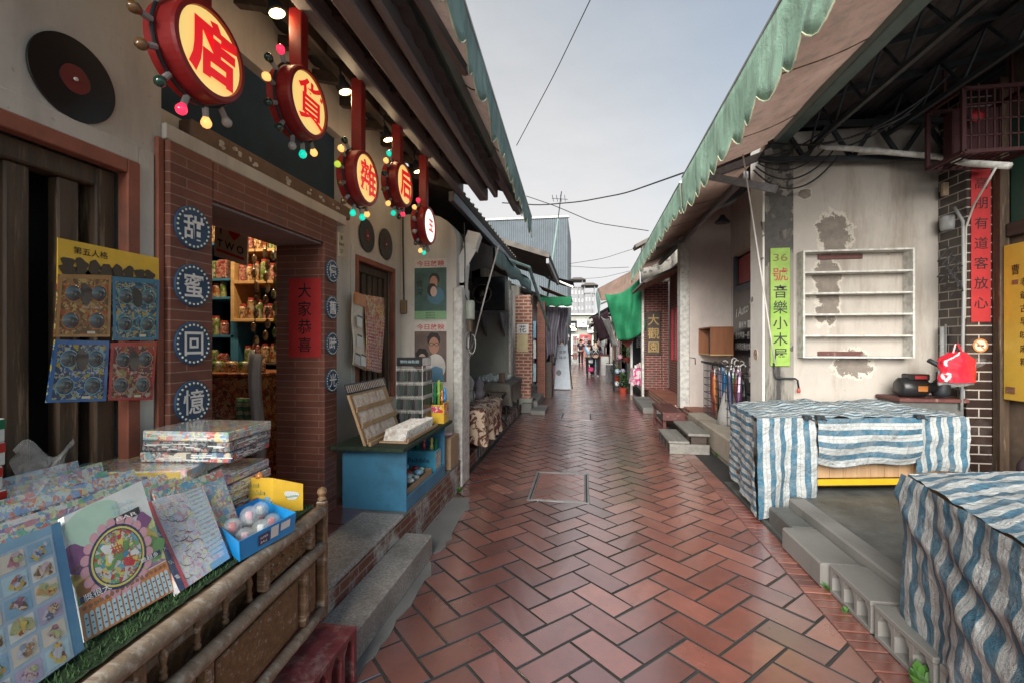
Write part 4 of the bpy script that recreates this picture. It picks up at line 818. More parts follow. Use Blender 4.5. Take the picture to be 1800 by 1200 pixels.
# ================= DISPLAY CART AND ITS GOODS
K = Vector((-1.13, 1.88, 0)); CA = math.atan2(-.98, .10); TC = rot_frame(K, CA)   # local x runs towards the viewer, local y towards the lane
def display_cart():
    C = thing('display_cart', 'carved honey wood display cart with turned spindles and a turf top', 'cart', (K.x, K.y, .28), rz=CA)
    L = 1.75; Wd = .72
    def b(m, *a, **k): m.bbox(*a, T=TC, **k); return m
    m = MB(); b(m, .0, L, -Wd, -.02, .735, .775, b=.006); m.build('tabletop', 'cartwood', C)
    m = MB(); m.grid(lambda i, j: TC @ Vector((.01+(L-.02)*i, -Wd+.01+(Wd-.045)*j, .785+.006*noise.noise(Vector((i*60, j*30, 1))))), 120, 50); tf = m.build('turf_cover', 'turf', C)
    m = MB(); r2 = random.Random(3)
    for q in range(5200):
        lx = r2.uniform(.02, L-.02); ly = -.045-abs(r2.gauss(0, .09)) if q % 3 else r2.uniform(-Wd, -.04)
        if ly < -Wd: continue
        p = TC @ Vector((lx, ly, .782)); a = r2.uniform(0, 2*PI); h = r2.uniform(.010, .019); dx, dy = math.cos(a)*.0022, math.sin(a)*.0022; le = Vector((r2.uniform(-.008, .008), r2.uniform(-.008, .008), h))
        m.add([p+Vector((-dx, -dy, 0)), p+Vector((dx, dy, 0)), p+le], [(0, 1, 2)])
    m.build('turf_blades', M.setdefault('blade', plain('turf blade green', (.04, .10, .03), .8)), tf, recalc=False)
    def rail(z, r, nm, x0=.0, x1=L):
        m = MB(); m.tube([TC @ Vector((x0+(x1-x0)*k/12, .004*math.sin(k*1.7), z)) for k in range(13)], r, 10); m.build(nm, 'cartrail', C, smooth=True)
    rail(.765, .027, 'top_rail', .03); rail(.612, .024, 'middle_rail', .03); rail(.33, .022, 'bottom_rail', .03)
    def post(x, y, z0, z1, fin=False, w_=.042):
        m = MB(); m.bbox(x-w_/2, x+w_/2, y-w_/2, y+w_/2, z0, z1, .006, TC)
        if fin: m.lathe(TC @ Vector((x, y, z1)), [(.012, 0), (.02, .008), (.012, .02), (.021, .036), (.018, .052), (0, .062)], 14)
        m.build('post', 'cartwood', C)
    post(0, -.01, .285, .80, True, .04); post(0, -Wd+.02, .285, .80, True, .04); post(L, -.01, .285, .78)
    for x in (.115, .44): post(x, -.008, .64, .74, w_=.035)
    for x in (.17, .72, 1.25): post(x, -.008, .355, .588, w_=.035)
    xs = (.025, .17, .72, 1.25, L)
    for a, c in zip(xs, xs[1:]):
        m = MB(); b(m, a+.022, c-.022, -.03, -.016, .355, .588, b=.003); b(m, a+.045, c-.045, -.0165, -.005, .385, .560, b=.009); m.build('panel', 'cartpanel', C)
    r3 = random.Random(5)
    for pa, pb in ((.135, .422), (.97, 1.40)):
      m = MB(); b(m, pa, pb, -.03, -.014, .637, .738, b=.003); pn = m.build('carved_panel', 'cartpanel', C)
      m = MB()
      for q in range(34):
        lx = pa+.025+(pb-pa-.05)*r3.random(); lz = .655+.065*r3.random(); m.ball(TC @ Vector((lx, -.013, lz)), r3.uniform(.005, .011), 6, 1, 1, .8)
      m.build('carved_relief', 'cartpanel', pn, smooth=True)
    for x in (.95, 1.42): post(x, -.008, .64, .74, w_=.035)
    m = MB(); b(m, .46, .93, -.075, -.05, .66, .69, b=.004); m.build('inner_rail', 'cartrail', C)
    x = .50
    while x < .93:
        m = MB(); m.lathe(TC @ Vector((x, -.02, .636)), [(.010, 0), (.010, .01), (.006, .014), (.010, .024), (.006, .036), (.011, .06), (.008, .075), (.006, .088), (.010, .098), (.010, .104)], 12); m.build('spindle', 'cartwood', C, smooth=True)
        x += .118
    m = MB(); b(m, .03, L, -.10, -.085, .30, .735, b=.002); b(m, -.008, .008, -Wd+.04, -.03, .30, .735, b=.002); m.build('inner_board', 'cartpanel', C)
display_cart()
FILM = t = NT('film wrapped print')
def wrapmat(name, base_cols, seed, scale=26, white=.5):
    m = printed(name, base_cols, scale, seed, .16, 1., white); return m
PAL = [((.45, .48, .48), (.50, .22, .26), (.18, .34, .44), (.45, .50, .25), (.32, .16, .3)), ((.42, .46, .48), (.12, .3, .5), (.6, .12, .1), (.7, .6, .25), (.2, .4, .3)), ((.16, .28, .42), (.45, .48, .5), (.6, .2, .15), (.1, .15, .3), (.6, .55, .3)), ((.06, .10, .2), (.2, .35, .4), (.5, .1, .08), (.55, .5, .4), (.04, .04, .05)), ((.48, .46, .38), (.45, .22, .07), (.35, .5, .2), (.15, .3, .45), (.6, .25, .3))]
WR = [wrapmat('wrapped box print %d' % k, p, k*1.7, 40, .3) for k, p in enumerate(PAL)]
WRD = [wrapmat('dark wrapped print %d' % k, p, k*2.9+1, 45, .12) for k, p in enumerate([PAL[3], PAL[2], ((.05, .06, .07), (.16, .2, .2), (.3, .3, .3), (.02, .02, .03), (.35, .12, .1))])]
def slab(m, b0, b1, t0, t1, th):
    b0, b1, t0, t1 = map(Vector, (b0, b1, t0, t1)); n = (b1-b0).cross(t0-b0).normalized(); t1 = t1-n*(t1-b0).dot(n); n = n*-th
    # the face quad is the front; n runs behind it
    vs = [b0, b1, t1, t0, b0+n, b1+n, t1+n, t0+n]; m.add(vs, [(0, 1, 2, 3), (7, 6, 5, 4), (0, 4, 5, 1), (1, 5, 6, 2), (2, 6, 7, 3), (3, 7, 4, 0)]); return n
class Face:
    def __init__(s, b0, b1, t0, t1): s.b0, s.b1, s.t0, s.t1 = map(Vector, (b0, b1, t0, t1)); s.n = (s.b1-s.b0).cross(s.t0-s.b0).normalized(); s.t1 = s.t1-s.n*(s.t1-s.b0).dot(s.n); s.W = (s.b1-s.b0).length; s.H = (s.t0-s.b0).length; s.R = (s.b1-s.b0).normalized(); s.U = s.n.cross(s.R)
    def p(s, u, v, d=.002): return (s.b0*(1-u)+s.b1*u)*(1-v)+(s.t0*(1-u)+s.t1*u)*v+s.n*d
    def rect(s, m, u0, u1, v0, v1, d=.002): m.add([s.p(u0, v0, d), s.p(u1, v0, d), s.p(u1, v1, d), s.p(u0, v1, d)], [(0, 1, 2, 3)])
    def rrect(s, m, u0, u1, v0, v1, d=.002, n=5):
        a = (u1-u0)/2; r_v = min((v1-v0)/2, a*s.W/s.H); P = []
        for cy, q0 in ((v1-r_v, 0), (v0+r_v, PI)):
            for k in range(n+1): t = q0+PI*k/n; P.append(s.p((u0+u1)/2+a*math.cos(t), cy+r_v*math.sin(t), d))
        m.add(P, [tuple(range(len(P)))])
    def disc(s, m, u, v, r, d=.002, n=24, wob=0, sd=0, ry=1.):
        m.add([s.p(u+(r*math.cos(t)*(1+wob*math.sin(3*t+sd)))/s.W, v+ry*(r*math.sin(t)*(1+wob*math.cos(2*t+sd*2)))/s.H, d) for t in [2*PI*k/n for k in range(n)]], [tuple(range(n))])
    def ring(s, m, u, v, r0, r1, d=.002, n=36):
        P = []
        for k in range(n):
            t = 2*PI*k/n; P += [s.p(u+r0*math.cos(t)/s.W, v+r0*math.sin(t)/s.H, d), s.p(u+r1*math.cos(t)/s.W, v+r1*math.sin(t)/s.H, d)]
        m.add(P, [(2*k, 2*k+1, (2*k+3) % (2*n), (2*k+2) % (2*n)) for k in range(n)])
    def text(s, m, txt, u, v, size, off=0, w=None, d=.003): m.text(txt, s.p(u, v, d), s.R, s.U, size, off, w=w)
def cm(n, c, r=.3, coat=.8): 
    if n not in M: M[n] = plain(n, c, r, coat=coat)
    return n
cm('p_white', (.66, .70, .68)); cm('p_mint', (.42, .62, .50)); cm('p_orange', (.55, .20, .05)); cm('p_capsule', (.42, .60, .66)); cm('p_blue', (.05, .22, .42)); cm('p_navy', (.02, .03, .10)); cm('p_red', (.50, .04, .05)); cm('p_pink', (.60, .32, .38)); cm('p_yellow', (.62, .55, .12)); cm('p_purple', (.20, .07, .20)); cm('p_sky', (.22, .42, .58)); cm('p_green', (.12, .28, .10)); cm('p_brown', (.25, .11, .05)); cm('p_cream', (.62, .58, .48)); cm('p_lilac', (.42, .36, .52)); cm('p_black', (.02, .02, .025)); cm('p_gold', (.45, .33, .08))
# --- middle leaning game board
BZ = .797
def game_board():
    b0, b1 = GZ(148, 1128, BZ), GZ(308, 1036, BZ); t0, t1 = GX(112, 907, -1.285), GX(226, 856, -1.335)
    D = thing('wrapped_board_game', 'wrapped lucky draw board with a blue wheel and pale capsules leaning on the cart', 'board game', tuple((b0+b1)/2))
    m = MB(); slab(m, b0, b1, t0, t1, .022); m.build('box', 'p_white', D); f = Face(b0, b1, t0, t1)
    m = MB(); f.rect(m, 0.0, 1, .0, .26, .0008); m.build('orange_band', 'p_orange', D)
    m = MB(); f.rect(m, 0.0, 1, .27, .66, .0008); m.build('picture_ground', wrapmat('jungle print', ((.10, .28, .12), (.05, .2, .35), (.45, .5, .12), (.25, .08, .22), (.5, .3, .1)), 3.3, 16, .2), D)
    m = MB(); f.disc(m, .30, .80, .07, .0009, wob=.15); m.build('mint_print', 'p_mint', D)
    for nm, mt, a in (('purple_blot', 'p_purple', ((.06, .62, .035), (.86, .66, .022))), ('gold_blot', 'p_gold', ((.12, .40, .035), (.84, .50, .028), (.06, .52, .02))), ('orange_blot', 'p_orange', ((.12, .33, .03),)), ('green_blot', 'p_green', ((.9, .42, .03), (.55, .32, .02)))):
        for k, (u, v, r) in enumerate(a): m = MB(); f.disc(m, u, v, r, .0013, wob=.25, sd=k+1); m.build(nm, mt, D)
    m = MB()
    for k in range(20): t_ = 2*PI*k/20; f.disc(m, .48+.085*math.cos(t_)/f.W, .49+.085*math.sin(t_)/f.H, .0125, .0015, 12)
    m.build('wheel_petals', 'p_pink', D)
    m = MB(); f.disc(m, .48, .49, .077, .0019, 40); m.build('wheel_rim', 'p_navy', D)
    m = MB(); f.ring(m, .48, .49, .066, .071, .0022); m.build('wheel_line', 'p_yellow', D)
    m = MB(); f.disc(m, .48, .49, .063, .0022, 40); m.build('wheel_disc', printed('wheel print', ((.10, .30, .42), (.45, .05, .04), (.12, .3, .12), (.5, .45, .12), (.5, .5, .5)), 75, 5., .2, .8, 0, False), D)
    for q in range(14):
        m = MB(); t_ = rnd.uniform(0, 2*PI); r = rnd.uniform(.0, .045); f.disc(m, .48+r*math.cos(t_)/f.W, .49+r*math.sin(t_)/f.H, rnd.uniform(.008, .016), .0024+q*.00007, 12, .35, q); m.build('wheel_patch', ('p_red', 'p_green', 'p_yellow', 'p_white', 'p_blue')[q % 5], D)
    m = MB(); f.text(m, '抽', .47, .55, .028, .006, d=.0036); f.text(m, '大', .60, .42, .030, .006, d=.0036); m.build('wheel_lettering', 'p_red', D)
    m = MB(); f.rect(m, .02, .36, .275, .325, .0017); f.rect(m, .66, .96, .335, .375, .0017); m.build('label_ground', 'p_navy', D)
    m = MB(); f.text(m, '獎很大', .19, .30, .017, .005, w=.062); f.text(m, '獎超多', .81, .355, .012, .004, w=.05); m.build('label_lettering', 'inkwhite', D)
    m = MB(); f.rect(m, .50, .86, .735, .80, .0012); m.build('black_label', 'p_black', D)
    m = MB(); f.text(m, 'BAR', .68, .767, .013, .004, w=.055); m.build('bar_lettering', 'inkwhite', D)
    m = MB(); f.text(m, 'BAR', .66, .83, .013, .002, w=.06); f.text(m, 'BAR', .66, .885, .013, .002, w=.06); m.build('faint_lettering', 'p_capsule', D)
    m = MB()
    for k in range(17): u = .028+k*.0565; f.rrect(m, u, u+.040, .012, .195, .0016)
    m.build('capsules', 'p_capsule', D)
    m = MB()
    for k in range(17): u = .028+k*.0565; f.disc(m, u+.02, .232, .005, .0016, 10, .2, k)
    m.build('small_heads', 'p_brown', D)
    m = MB()
    for k in range(17):
        for q in range(3): u = .032+k*.0565; f.rect(m, u+.006, u+.022+.008*((k+q) % 2), .05+.05*q, .06+.05*q, .0021)
    m.build('small_print', 'p_navy', D)
    m = MB(); m.grid(lambda i, j: f.p(-.01+1.02*i, -.005+1.02*j, .0065+.0025*math.sin(i*19+j*8)), 10, 12); m.build('film_wrap', 'clear2', D, smooth=True)
game_board()
def sticker_board():
    b1 = GZ(148, 1140, BZ); b0 = b1+Vector((.055, -.33, 0)); t1 = GX(112, 912, -1.27); t0 = t1+(b0-b1)+Vector((-.012, 0, 0))
    D = thing('wrapped_sticker_board', 'big pale blue wrapped sheet of square picture stickers at the near end of the cart', 'sticker sheet', tuple((b0+b1)/2))
    m = MB(); slab(m, b0, b1, t0, t1, .02); m.build('sheet', 'p_sky', D); f = Face(b0, b1, t0, t1)
    m = MB(); f.rect(m, .93, 1., 0, 1, .0009); m.build('blue_edge', 'p_blue', D)
    m = MB(); f.rect(m, 0, .925, 0, .93, .0006); m.build('pale_ground', cm('p_paleb', (.36, .50, .62)), D)
    r4 = random.Random(11); sp = [printed('sticker print %d' % k, c, 95, k*2.2, .2, .8, 0, False) for k, c in enumerate((((.30, .16, .08), (.5, .35, .2), (.12, .07, .04), (.6, .5, .4)), ((.4, .15, .2), (.5, .4, .42), (.2, .1, .15)), ((.12, .25, .12), (.4, .42, .2), (.5, .3, .1)), ((.45, .1, .06), (.6, .45, .1), (.2, .05, .04)), ((.25, .3, .4), (.5, .5, .55), (.1, .12, .2))))]; gm = ['p_lilac', 'p_cream', 'p_capsule', 'p_sky', 'p_white', 'p_cream']
    for c in range(5):
        for r in range(6):
            u0 = .03+c*.18; v0 = .02+r*.153; g_ = MB(); f.rect(g_, u0, u0+.155, v0, v0+.125, .0012); g_.build('sticker_ground', gm[(c*2+r*5) % 6], D)
            for q in range(5):
                m = MB(); cu, cv = u0+.078, v0+.062; f.disc(m, cu+r4.uniform(-.035, .035), cv+r4.uniform(-.03, .03), r4.uniform(.006, .014)*(1.2-.12*q), .0016+.0004*q, 22, .22, q+c); m.build('sticker_print', sp[(c*2+r*3+(q > 2)) % 5], D)
    m = MB(); m.grid(lambda i, j: f.p(-.01+1.02*i, -.005+1.02*j, .0065+.0025*math.sin(i*19+j*8)), 10, 12); m.build('film_wrap', 'clear2', D, smooth=True)
sticker_board()
def manga_board():
    b0, b1 = GZ(316, 1040, BZ), GZ(404, 980, BZ); t0, t1 = GX(246, 888, -1.335), GX(346, 854, -1.37)
    D = thing('wrapped_game_box', 'wrapped white and pink picture box with a navy spine beside the wheel board', 'game box', tuple((b0+b1)/2))
    m = MB(); slab(m, b0, b1, t0, t1, .022); m.build('box', wrapmat('pale comic print', ((.60, .58, .56), (.56, .30, .36), (.40, .5, .58), (.62, .6, .36), (.5, .48, .58)), 9.1, 62, .3), D); f = Face(b0, b1, t0, t1)
    m = MB(); f.rect(m, .0, .10, 0, 1, .0012); m.build('spine', 'p_navy', D)
    m = MB(); f.rect(m, .10, .155, 0, 1, .0012); m.build('red_edge', 'p_red', D)
    m = MB(); f.rect(m, .6, 1, 0, .07, .0012); f.rect(m, .93, 1, .07, .2, .0012); m.build('blue_corner', 'p_sky', D)
    m = MB()
    for q in range(5): f.text(m, '電玩大戰'[q % 4], .05, .14+.16*q, .013, .003)
    m.build('spine_lettering', 'inkwhite', D)
    m = MB(); r5 = random.Random(2)
    for q in range(26):
        u, v = .2+.36*r5.random(), .08+.8*r5.random(); a = r5.uniform(0, 6); R0 = r5.uniform(.008, .028)
        P = [(u+R0*math.cos(a+.16*k)/f.W, v+R0*math.sin(a+.16*k)*.8/f.H) for k in range(18)]
        for (ua, va), (ub, vb) in zip(P, P[1:]): 
            w_ = .0045; m.add([f.p(ua, va, .0016), f.p(ub, vb, .0016), f.p(ub+w_, vb+w_, .0016), f.p(ua+w_, va+w_, .0016)], [(0, 1, 2, 3)])
    m.build('brushed_outlines', 'p_black', D)
    m = MB()
    for q in range(16): f.rect(m, .66, .95, .14+.052*q, .165+.052*q, .0016)
    m.build('text_bars', 'p_capsule', D)
    m = MB(); m.grid(lambda i, j: f.p(-.01+1.02*i, -.005+1.02*j, .0065+.0025*math.sin(i*19+j*8)), 10, 12); m.build('film_wrap', 'clear2', D, smooth=True)
manga_board()
# --- files of wrapped boxes standing behind the front three
STR = [wrapmat('strip print %d' % k, c, k*3.3+2, 44, .15) for k, c in enumerate((((.05, .3, .5), (.5, .5, .4), (.1, .35, .2), (.5, .12, .1)), ((.45, .2, .25), (.55, .55, .5), (.2, .15, .35), (.5, .45, .15)), ((.12, .35, .15), (.45, .5, .3), (.1, .25, .4), (.5, .5, .5)), ((.5, .45, .3), (.2, .3, .5), (.5, .15, .1), (.4, .5, .5)), ((.08, .15, .35), (.4, .45, .5), (.45, .3, .1), (.5, .1, .2))))]
def filed(b0, b1, up, k0, n, step, labels, grp, mats, nm='wrapped_game_box'):
    for k in range(n):
        o = Vector(step)*(k+k0); j = Vector((rnd.uniform(-.008, .008), rnd.uniform(-.02, .02), 0)); h = up+Vector((0, 0, rnd.uniform(-.012, .012)))
        B0, B1 = b0+o+j, b1+o+j+Vector((0, rnd.uniform(-.05, .05), 0)); m = MB(); m.m = 0; slab(m, B0, B1, B0+h, B1+h, .018); f = Face(B0, B1, B0+h, B1+h)
        m.m = 1; f.rect(m, 0, 1, .88, 1, .001)
        o_ = m.build(nm, [mats[k % len(mats)], STR[k % 5]]); tag(o_, labels % ('first', 'second', 'third', 'fourth', 'fifth', 'sixth', 'seventh', 'eighth', 'ninth')[k], 'game box', grp)
filed(Vector((-1.235, .80, BZ)), Vector((-1.245, 1.22, BZ)), Vector((-.13, .04, .245)), 0, 9, (-.052, .022, .003), 'wrapped game box standing on edge, %s back in the long file behind the wheel board', 'game boxes filed on edge behind the boards', WR)
filed(Vector((-1.235, 1.245, BZ)), Vector((-1.24, 1.49, BZ)), Vector((-.12, .03, .215)), 0, 5, (-.05, .022, .003), 'wrapped card box standing on edge, %s back behind the pink and white picture box', 'card boxes filed on edge by the box stack', WR[1:]+WRD[:1])
# --- stack of flat wrapped boxes
zt = .797
for k in range(8):
    h = rnd.uniform(.034, .040); T = rot_frame((-1.53+rnd.uniform(-.008, .008), 1.70+rnd.uniform(-.008, .008), 0), math.radians(rnd.uniform(-4, 4)+4)); m = MB(); mm = (WRD+WR)[(k*2) % 5]
    m.m = 0; m.bbox(-.19, .17, -.135, .135, zt, zt+h, .004, T); m.m = 1
    for q in range(14):
        a = rnd.uniform(-.18, .12); zz = zt+rnd.uniform(.2, .8)*h; m.box(a, a+rnd.uniform(.02, .07), -.1368, -.1352, zz-.002, zz+.002, T)
        b_ = rnd.uniform(-.12, .08); m.box(.1702, .1716, b_, b_+rnd.uniform(.02, .05), zz-.002, zz+.002, T)
    tag(m.build('wrapped_game_box', [mm, 'p_white']), 'film wrapped game box, %s in the stack beside the bubble toy display' % ('lowest', 'second lowest', 'third lowest', 'fourth lowest', 'fifth lowest', 'third highest', 'second highest', 'topmost')[k], 'game box', 'flat game boxes in a stack'); zt += h+.0015
    if k == 4:
        T = rot_frame((-1.68, 1.56, 0), math.radians(14)); m = MB(); m.m = 0; m.bbox(-.24, .22, -.14, .12, zt, zt+.045, .004, T); m.m = 1; m.box(-.10, .20, -.1416, -.1402, zt+.004, zt+.040, T); m.m = 2; m.text('電玩對戰大盒', T @ Vector((.05, -.1425, zt+.022)), T.to_3x3() @ Vector((1, 0, 0)), (0, 0, 1), .02, .002, w=.2)
        tag(m.build('wrapped_game_box', [WR[4], 'p_gold', 'p_cream']), 'wide gold edged game box jutting out of the stack towards the barred window', 'game box', 'flat game boxes in a stack'); zt += .0465
T = rot_frame((-1.36, 1.62, 0), 0)
# --- white boxes in film at the left edge
z0 = .797
for k in range(7):
    T = rot_frame((-1.745+rnd.uniform(-.006, .006), .965+rnd.uniform(-.006, .006), 0), math.radians(8)); m = MB(); m.m = 0; h = .068; m.bbox(-.12, .10, -.16, .12, z0, z0+h, .003, T); m.m = 1 if k < 6 else 2
    m.box(-.118, .098, -.1615, -.1602, z0+h*.55, z0+h*.95, T); m.box(.1002, .1015, -.158, .118, z0+h*.55, z0+h*.95, T)
    tag(m.build('toy_carton', ['white', 'inkred', 'tarp_green']), ('%s toy carton in the white pile at the left edge of the cart' % ('lowest', 'second lowest', 'third lowest', 'fourth lowest', 'third highest', 'second highest', 'green striped topmost')[k]) if k else 'lowest white toy carton in the pile at the left edge of the cart', 'carton', 'white toy cartons in a pile'); z0 += h+.001
m = MB(); o0 = Vector((-1.66, 1.08, 1.0)); m.grid(lambda i, j: o0+Vector((.05+.10*i*(1-.5*j)+.012*math.sin(j*14), .08*i, .19*(1-j)+.03*math.sin(i*7+j*4))), 12, 14)
tag(m.build('plastic_film', 'clear', smooth=True), 'crumpled clear film hanging off the white toy cartons', 'film')
# --- bubble toy display (yellow) and blue tray of capsules
def bubble_display():
    D = thing('bubble_toy_display', 'yellow open display card box lettered bubble, behind the blue tray on the cart', 'display box', (-1.30, 1.72, .79))
    T = rot_frame((-1.40, 1.70, .79), math.radians(4)); P = lambda x, y, z: T @ Vector((x, y, z))
    def panel(a, b, h0, h1, mat, nm, par=D):
        m = MB(); slab(m, P(*a, 0), P(*b, 0), P(*a, h0), P(*b, h1), .004); return m.build(nm, mat, par)
    panel((-.03, .0), (.14, .01), .155, .15, 'yellow_card', 'back_panel'); panel((.14, .01), (.235, .07), .15, .11, 'yellow_card', 'side_panel')
    f = Face(P(-.03, .0, 0), P(.14, .01, 0), P(-.03, .0, .155), P(.14, .01, .15)); m = MB(); f.rect(m, 0.02, .98, .02, .42, .0012); m.build('picture_ground', WR[1], D)
    m = MB(); f.text(m, 'Cuni', .50, .80, .024, .012, w=.055, d=.003); f.text(m, 'bubble', .56, .60, .026, .012, w=.085, d=.003); m.build('lettering_outline', 'p_navy', D)
    m = MB(); f.text(m, 'Cuni', .50, .80, .023, .004, w=.052, d=.0036); f.text(m, 'bubble', .56, .60, .025, .004, w=.08, d=.0036); m.build('lettering', 'p_yellow', D)
    for q, (u, v, r, c) in enumerate(((.25, .2, .02, 'p_blue'), (.62, .32, .022, 'p_purple'), (.86, .42, .012, 'p_sky'), (.8, .2, .014, 'p_orange'))): m = MB(); f.disc(m, u, v, r, .0022+.0002*q); m.build('printed_bubble', c, D)
    g_ = Face(P(.14, .01, 0), P(.235, .07, 0), P(.14, .01, .15), P(.235, .07, .11)); m = MB(); g_.disc(m, .62, .55, .026, .0018, 20, .2); m.build('printed_cloud', 'p_white', D); m = MB(); g_.text(m, 'bubble', .62, .53, .012, .006, w=.045); m.build('lettering', 'p_green', D)
    m = MB(); m.lathe(P(.075, .02, .148), [(.018, 0), (.014, .014), (.006, .022), (0, .026)], 10); m.build('orange_cap', 'p_orange', D, smooth=True)
bubble_display()
def capsule_tray():
    D = thing('capsule_tray', 'bright blue card tray of clear toy capsules on the cart edge', 'tray', (-1.17, 1.44, .79))
    b = [GZ(420, 988, .795), GZ(519, 932, .795), GZ(455, 905, .795), GZ(372, 945, .795)]; c = sum(b, Vector())/4; b = [c+(q-c)*.97 for q in b]; h = Vector((0, 0, .068)); tops = [c+(q-c)*1.06+h for q in b]
    for k in range(4):
        j = (k+1) % 4; m = MB(); slab(m, b[k], b[j], tops[k], tops[j], .003); m.build('tray_wall', 'tray_blue', D)
    m = MB(); m.add(b+[q+Vector((0, 0, .003)) for q in b], [(3, 2, 1, 0), (4, 5, 6, 7)]); m.build('tray_floor', 'cardboard', D)
    f = Face(b[0], b[1], tops[0], tops[1]); m = MB(); f.rect(m, .30, .50, .25, .8, .002); m.build('printed_badge', 'p_navy', D); m = MB(); f.text(m, 'SUPER', .40, .62, .011, .002, w=.034); f.text(m, 'BALL', .40, .40, .011, .002, w=.03); m.build('lettering', 'inkwhite', D)
    m = MB(); f.rect(m, .52, .66, .3, .9, .002); f.rect(m, .70, .88, .45, .85, .002); m.build('price_label', 'p_white', D)
    f2 = Face(b[3], b[0], tops[3], tops[0]); m = MB(); f2.disc(m, .45, .5, .016, .002); m.build('printed_ball', 'p_red', D)
    for k, (a, e, z, r) in enumerate(((.25, .3, .034, .032), (.55, .3, .034, .033), (.8, .35, .033, .031), (.3, .7, .034, .033), (.6, .72, .034, .033), (.85, .75, .032, .03), (.45, .5, .078, .033), (.7, .55, .074, .03), (.15, .55, .06, .03))):
        p = (b[0]*(1-a)+b[1]*a)*(1-e)+(b[3]*(1-a)+b[2]*a)*e+Vector((0, 0, z)); m = MB(); m.ball(p, r, 14); o = m.build('toy_capsule', 'glass', smooth=True, loc=p); tag(o, 'clear round toy capsule in the blue card tray', 'capsule', 'clear toy capsules in the blue tray')
        m = MB(); m.bbox(p.x-.012, p.x+.012, p.y-.008, p.y+.008, p.z-.016, p.z+.014, .003); m.build('toy_inside', ('p_pink', 'p_white', 'p_red')[k % 3], o)
capsule_tray()
# --- blister cards hanging on the barred window
def blister_cards():
    def rectc(u0, v0, u1, v1, u2, v2, u3, v3, x): return [GX(u0, v0, x), GX(u1, v1, x), GX(u2, v2, x), GX(u3, v3, x)]  # bottom-left, bottom-right, top-left, top-right
    c = rectc(101, 500, 280, 520, 102, 418, 279, 454, -1.79); D = thing('toy_header_card', 'yellow printed header card hung on the barred window above the four toy cards', 'card', tuple(c[0]), 'toy cards hung on the barred window'); m = MB(); slab(m, *c, .004); m.build('card', 'yellow_card', D); f = Face(*c)
    m = MB(); f.text(m, '第五人格', .28, .80, .026, .006, w=.12); m.build('lettering', 'ink', D)
    m = MB(); r6 = random.Random(4)
    for q in range(8):
        u = .08+.115*q; f.disc(m, u, .50, .022, .002, 14, .25, q); f.disc(m, u, .32, .026, .0022, 14, .3, q*2)
    m.build('printed_silhouettes', M.setdefault('p_sepia', plain('sepia print', (.06, .045, .03), .4)), D)
    m = MB(); f.rect(m, .72, .93, .27, .36, .0026); m.build('printed_tag', 'p_cream', D)
    defs = [((96, 592, 193, 592, 104, 482, 196, 484), ((.30, .17, .06), (.12, .07, .03), (.45, .33, .12), (.35, .08, .03)), 'gold brown toy card, upper near one of the four on the barred window'),
            ((199, 598, 278, 597, 197, 486, 280, 492), ((.03, .15, .26), (.02, .05, .10), (.25, .35, .35), (.4, .3, .08)), 'teal blue toy card, upper far one of the four on the barred window'),
            ((82, 707, 186, 704, 97, 597, 192, 599), ((.03, .12, .32), (.02, .05, .12), (.3, .38, .42), (.35, .3, .05)), 'royal blue toy card with a pale capsule, lower near one on the barred window'),
            ((190, 703, 268, 702, 195, 602, 276, 600), ((.34, .03, .03), (.10, .02, .03), (.4, .3, .25), (.25, .2, .05)), 'crimson toy card, lower far one of the four on the barred window')]
    for k, (q, cols, lab) in enumerate(defs):
        c = rectc(*q, -1.783+.004*(k > 1)); D = thing('toy_card', lab, 'toy card', tuple(c[0]), 'toy cards hung on the barred window'); m = MB(); slab(m, *c, .006); m.build('card', printed('toy card print %d' % k, cols+(cols[1],), 60, k*3., .3, .5, 0.), D); f = Face(*c)
        m = MB(); 
        for u0, u1, v0, v1 in ((0, 1, .93, 1), (0, 1, 0, .04), (0, .06, .04, .93), (.94, 1, .04, .93)): f.rect(m, u0, u1, v0, v1, .001)
        m.build('card_border', M.setdefault('tcb%d' % k, plain('card border %d' % k, tuple(x*1.2 for x in cols[0]), .3, coat=.5)), D)
        for (u, v) in ((.27, .70), (.75, .70), (.25, .26), (.73, .26)):
            m = MB(); f.ring(m, u, v, .028, .031, .0016, 24); m.build('window_ring', M.setdefault('ringm%d' % k, plain('ring print %d' % k, ((.5, .2, .08), (.1, .4, .45), (.15, .4, .6), (.5, .25, .2))[k], .3)), D)
            m = MB(); n = 16; P = [f.p(u, v, .010)]+[f.p(u+.019*math.cos(2*PI*i/n)/f.W, v+.019*math.sin(2*PI*i/n)/f.H, .008) for i in range(n)]+[f.p(u+.028*math.cos(2*PI*i/n)/f.W, v+.028*math.sin(2*PI*i/n)/f.H, .0014) for i in range(n)]
            m.add(P, [(0, 1+i, 1+(i+1) % n) for i in range(n)]+[(1+i, 1+n+i, 1+n+(i+1) % n, 1+(i+1) % n) for i in range(n)]); m.build('blister', M.setdefault('blister', plain('dark clear blister', (.06, .075, .08), .08, coat=1.)), D, smooth=True)
        m = MB(); f.disc(m, .5, .68, .022, .002, 14, .2, 1, 1.6); m.build('printed_figure', 'p_black', D)
        m = MB(); f.text(m, '新品 對戰卡', .62, .47, .008, .002, w=.07); f.rect(m, .55, .70, .05, .09, .0018); m.build('lettering', 'p_cream', D)
blister_cards()
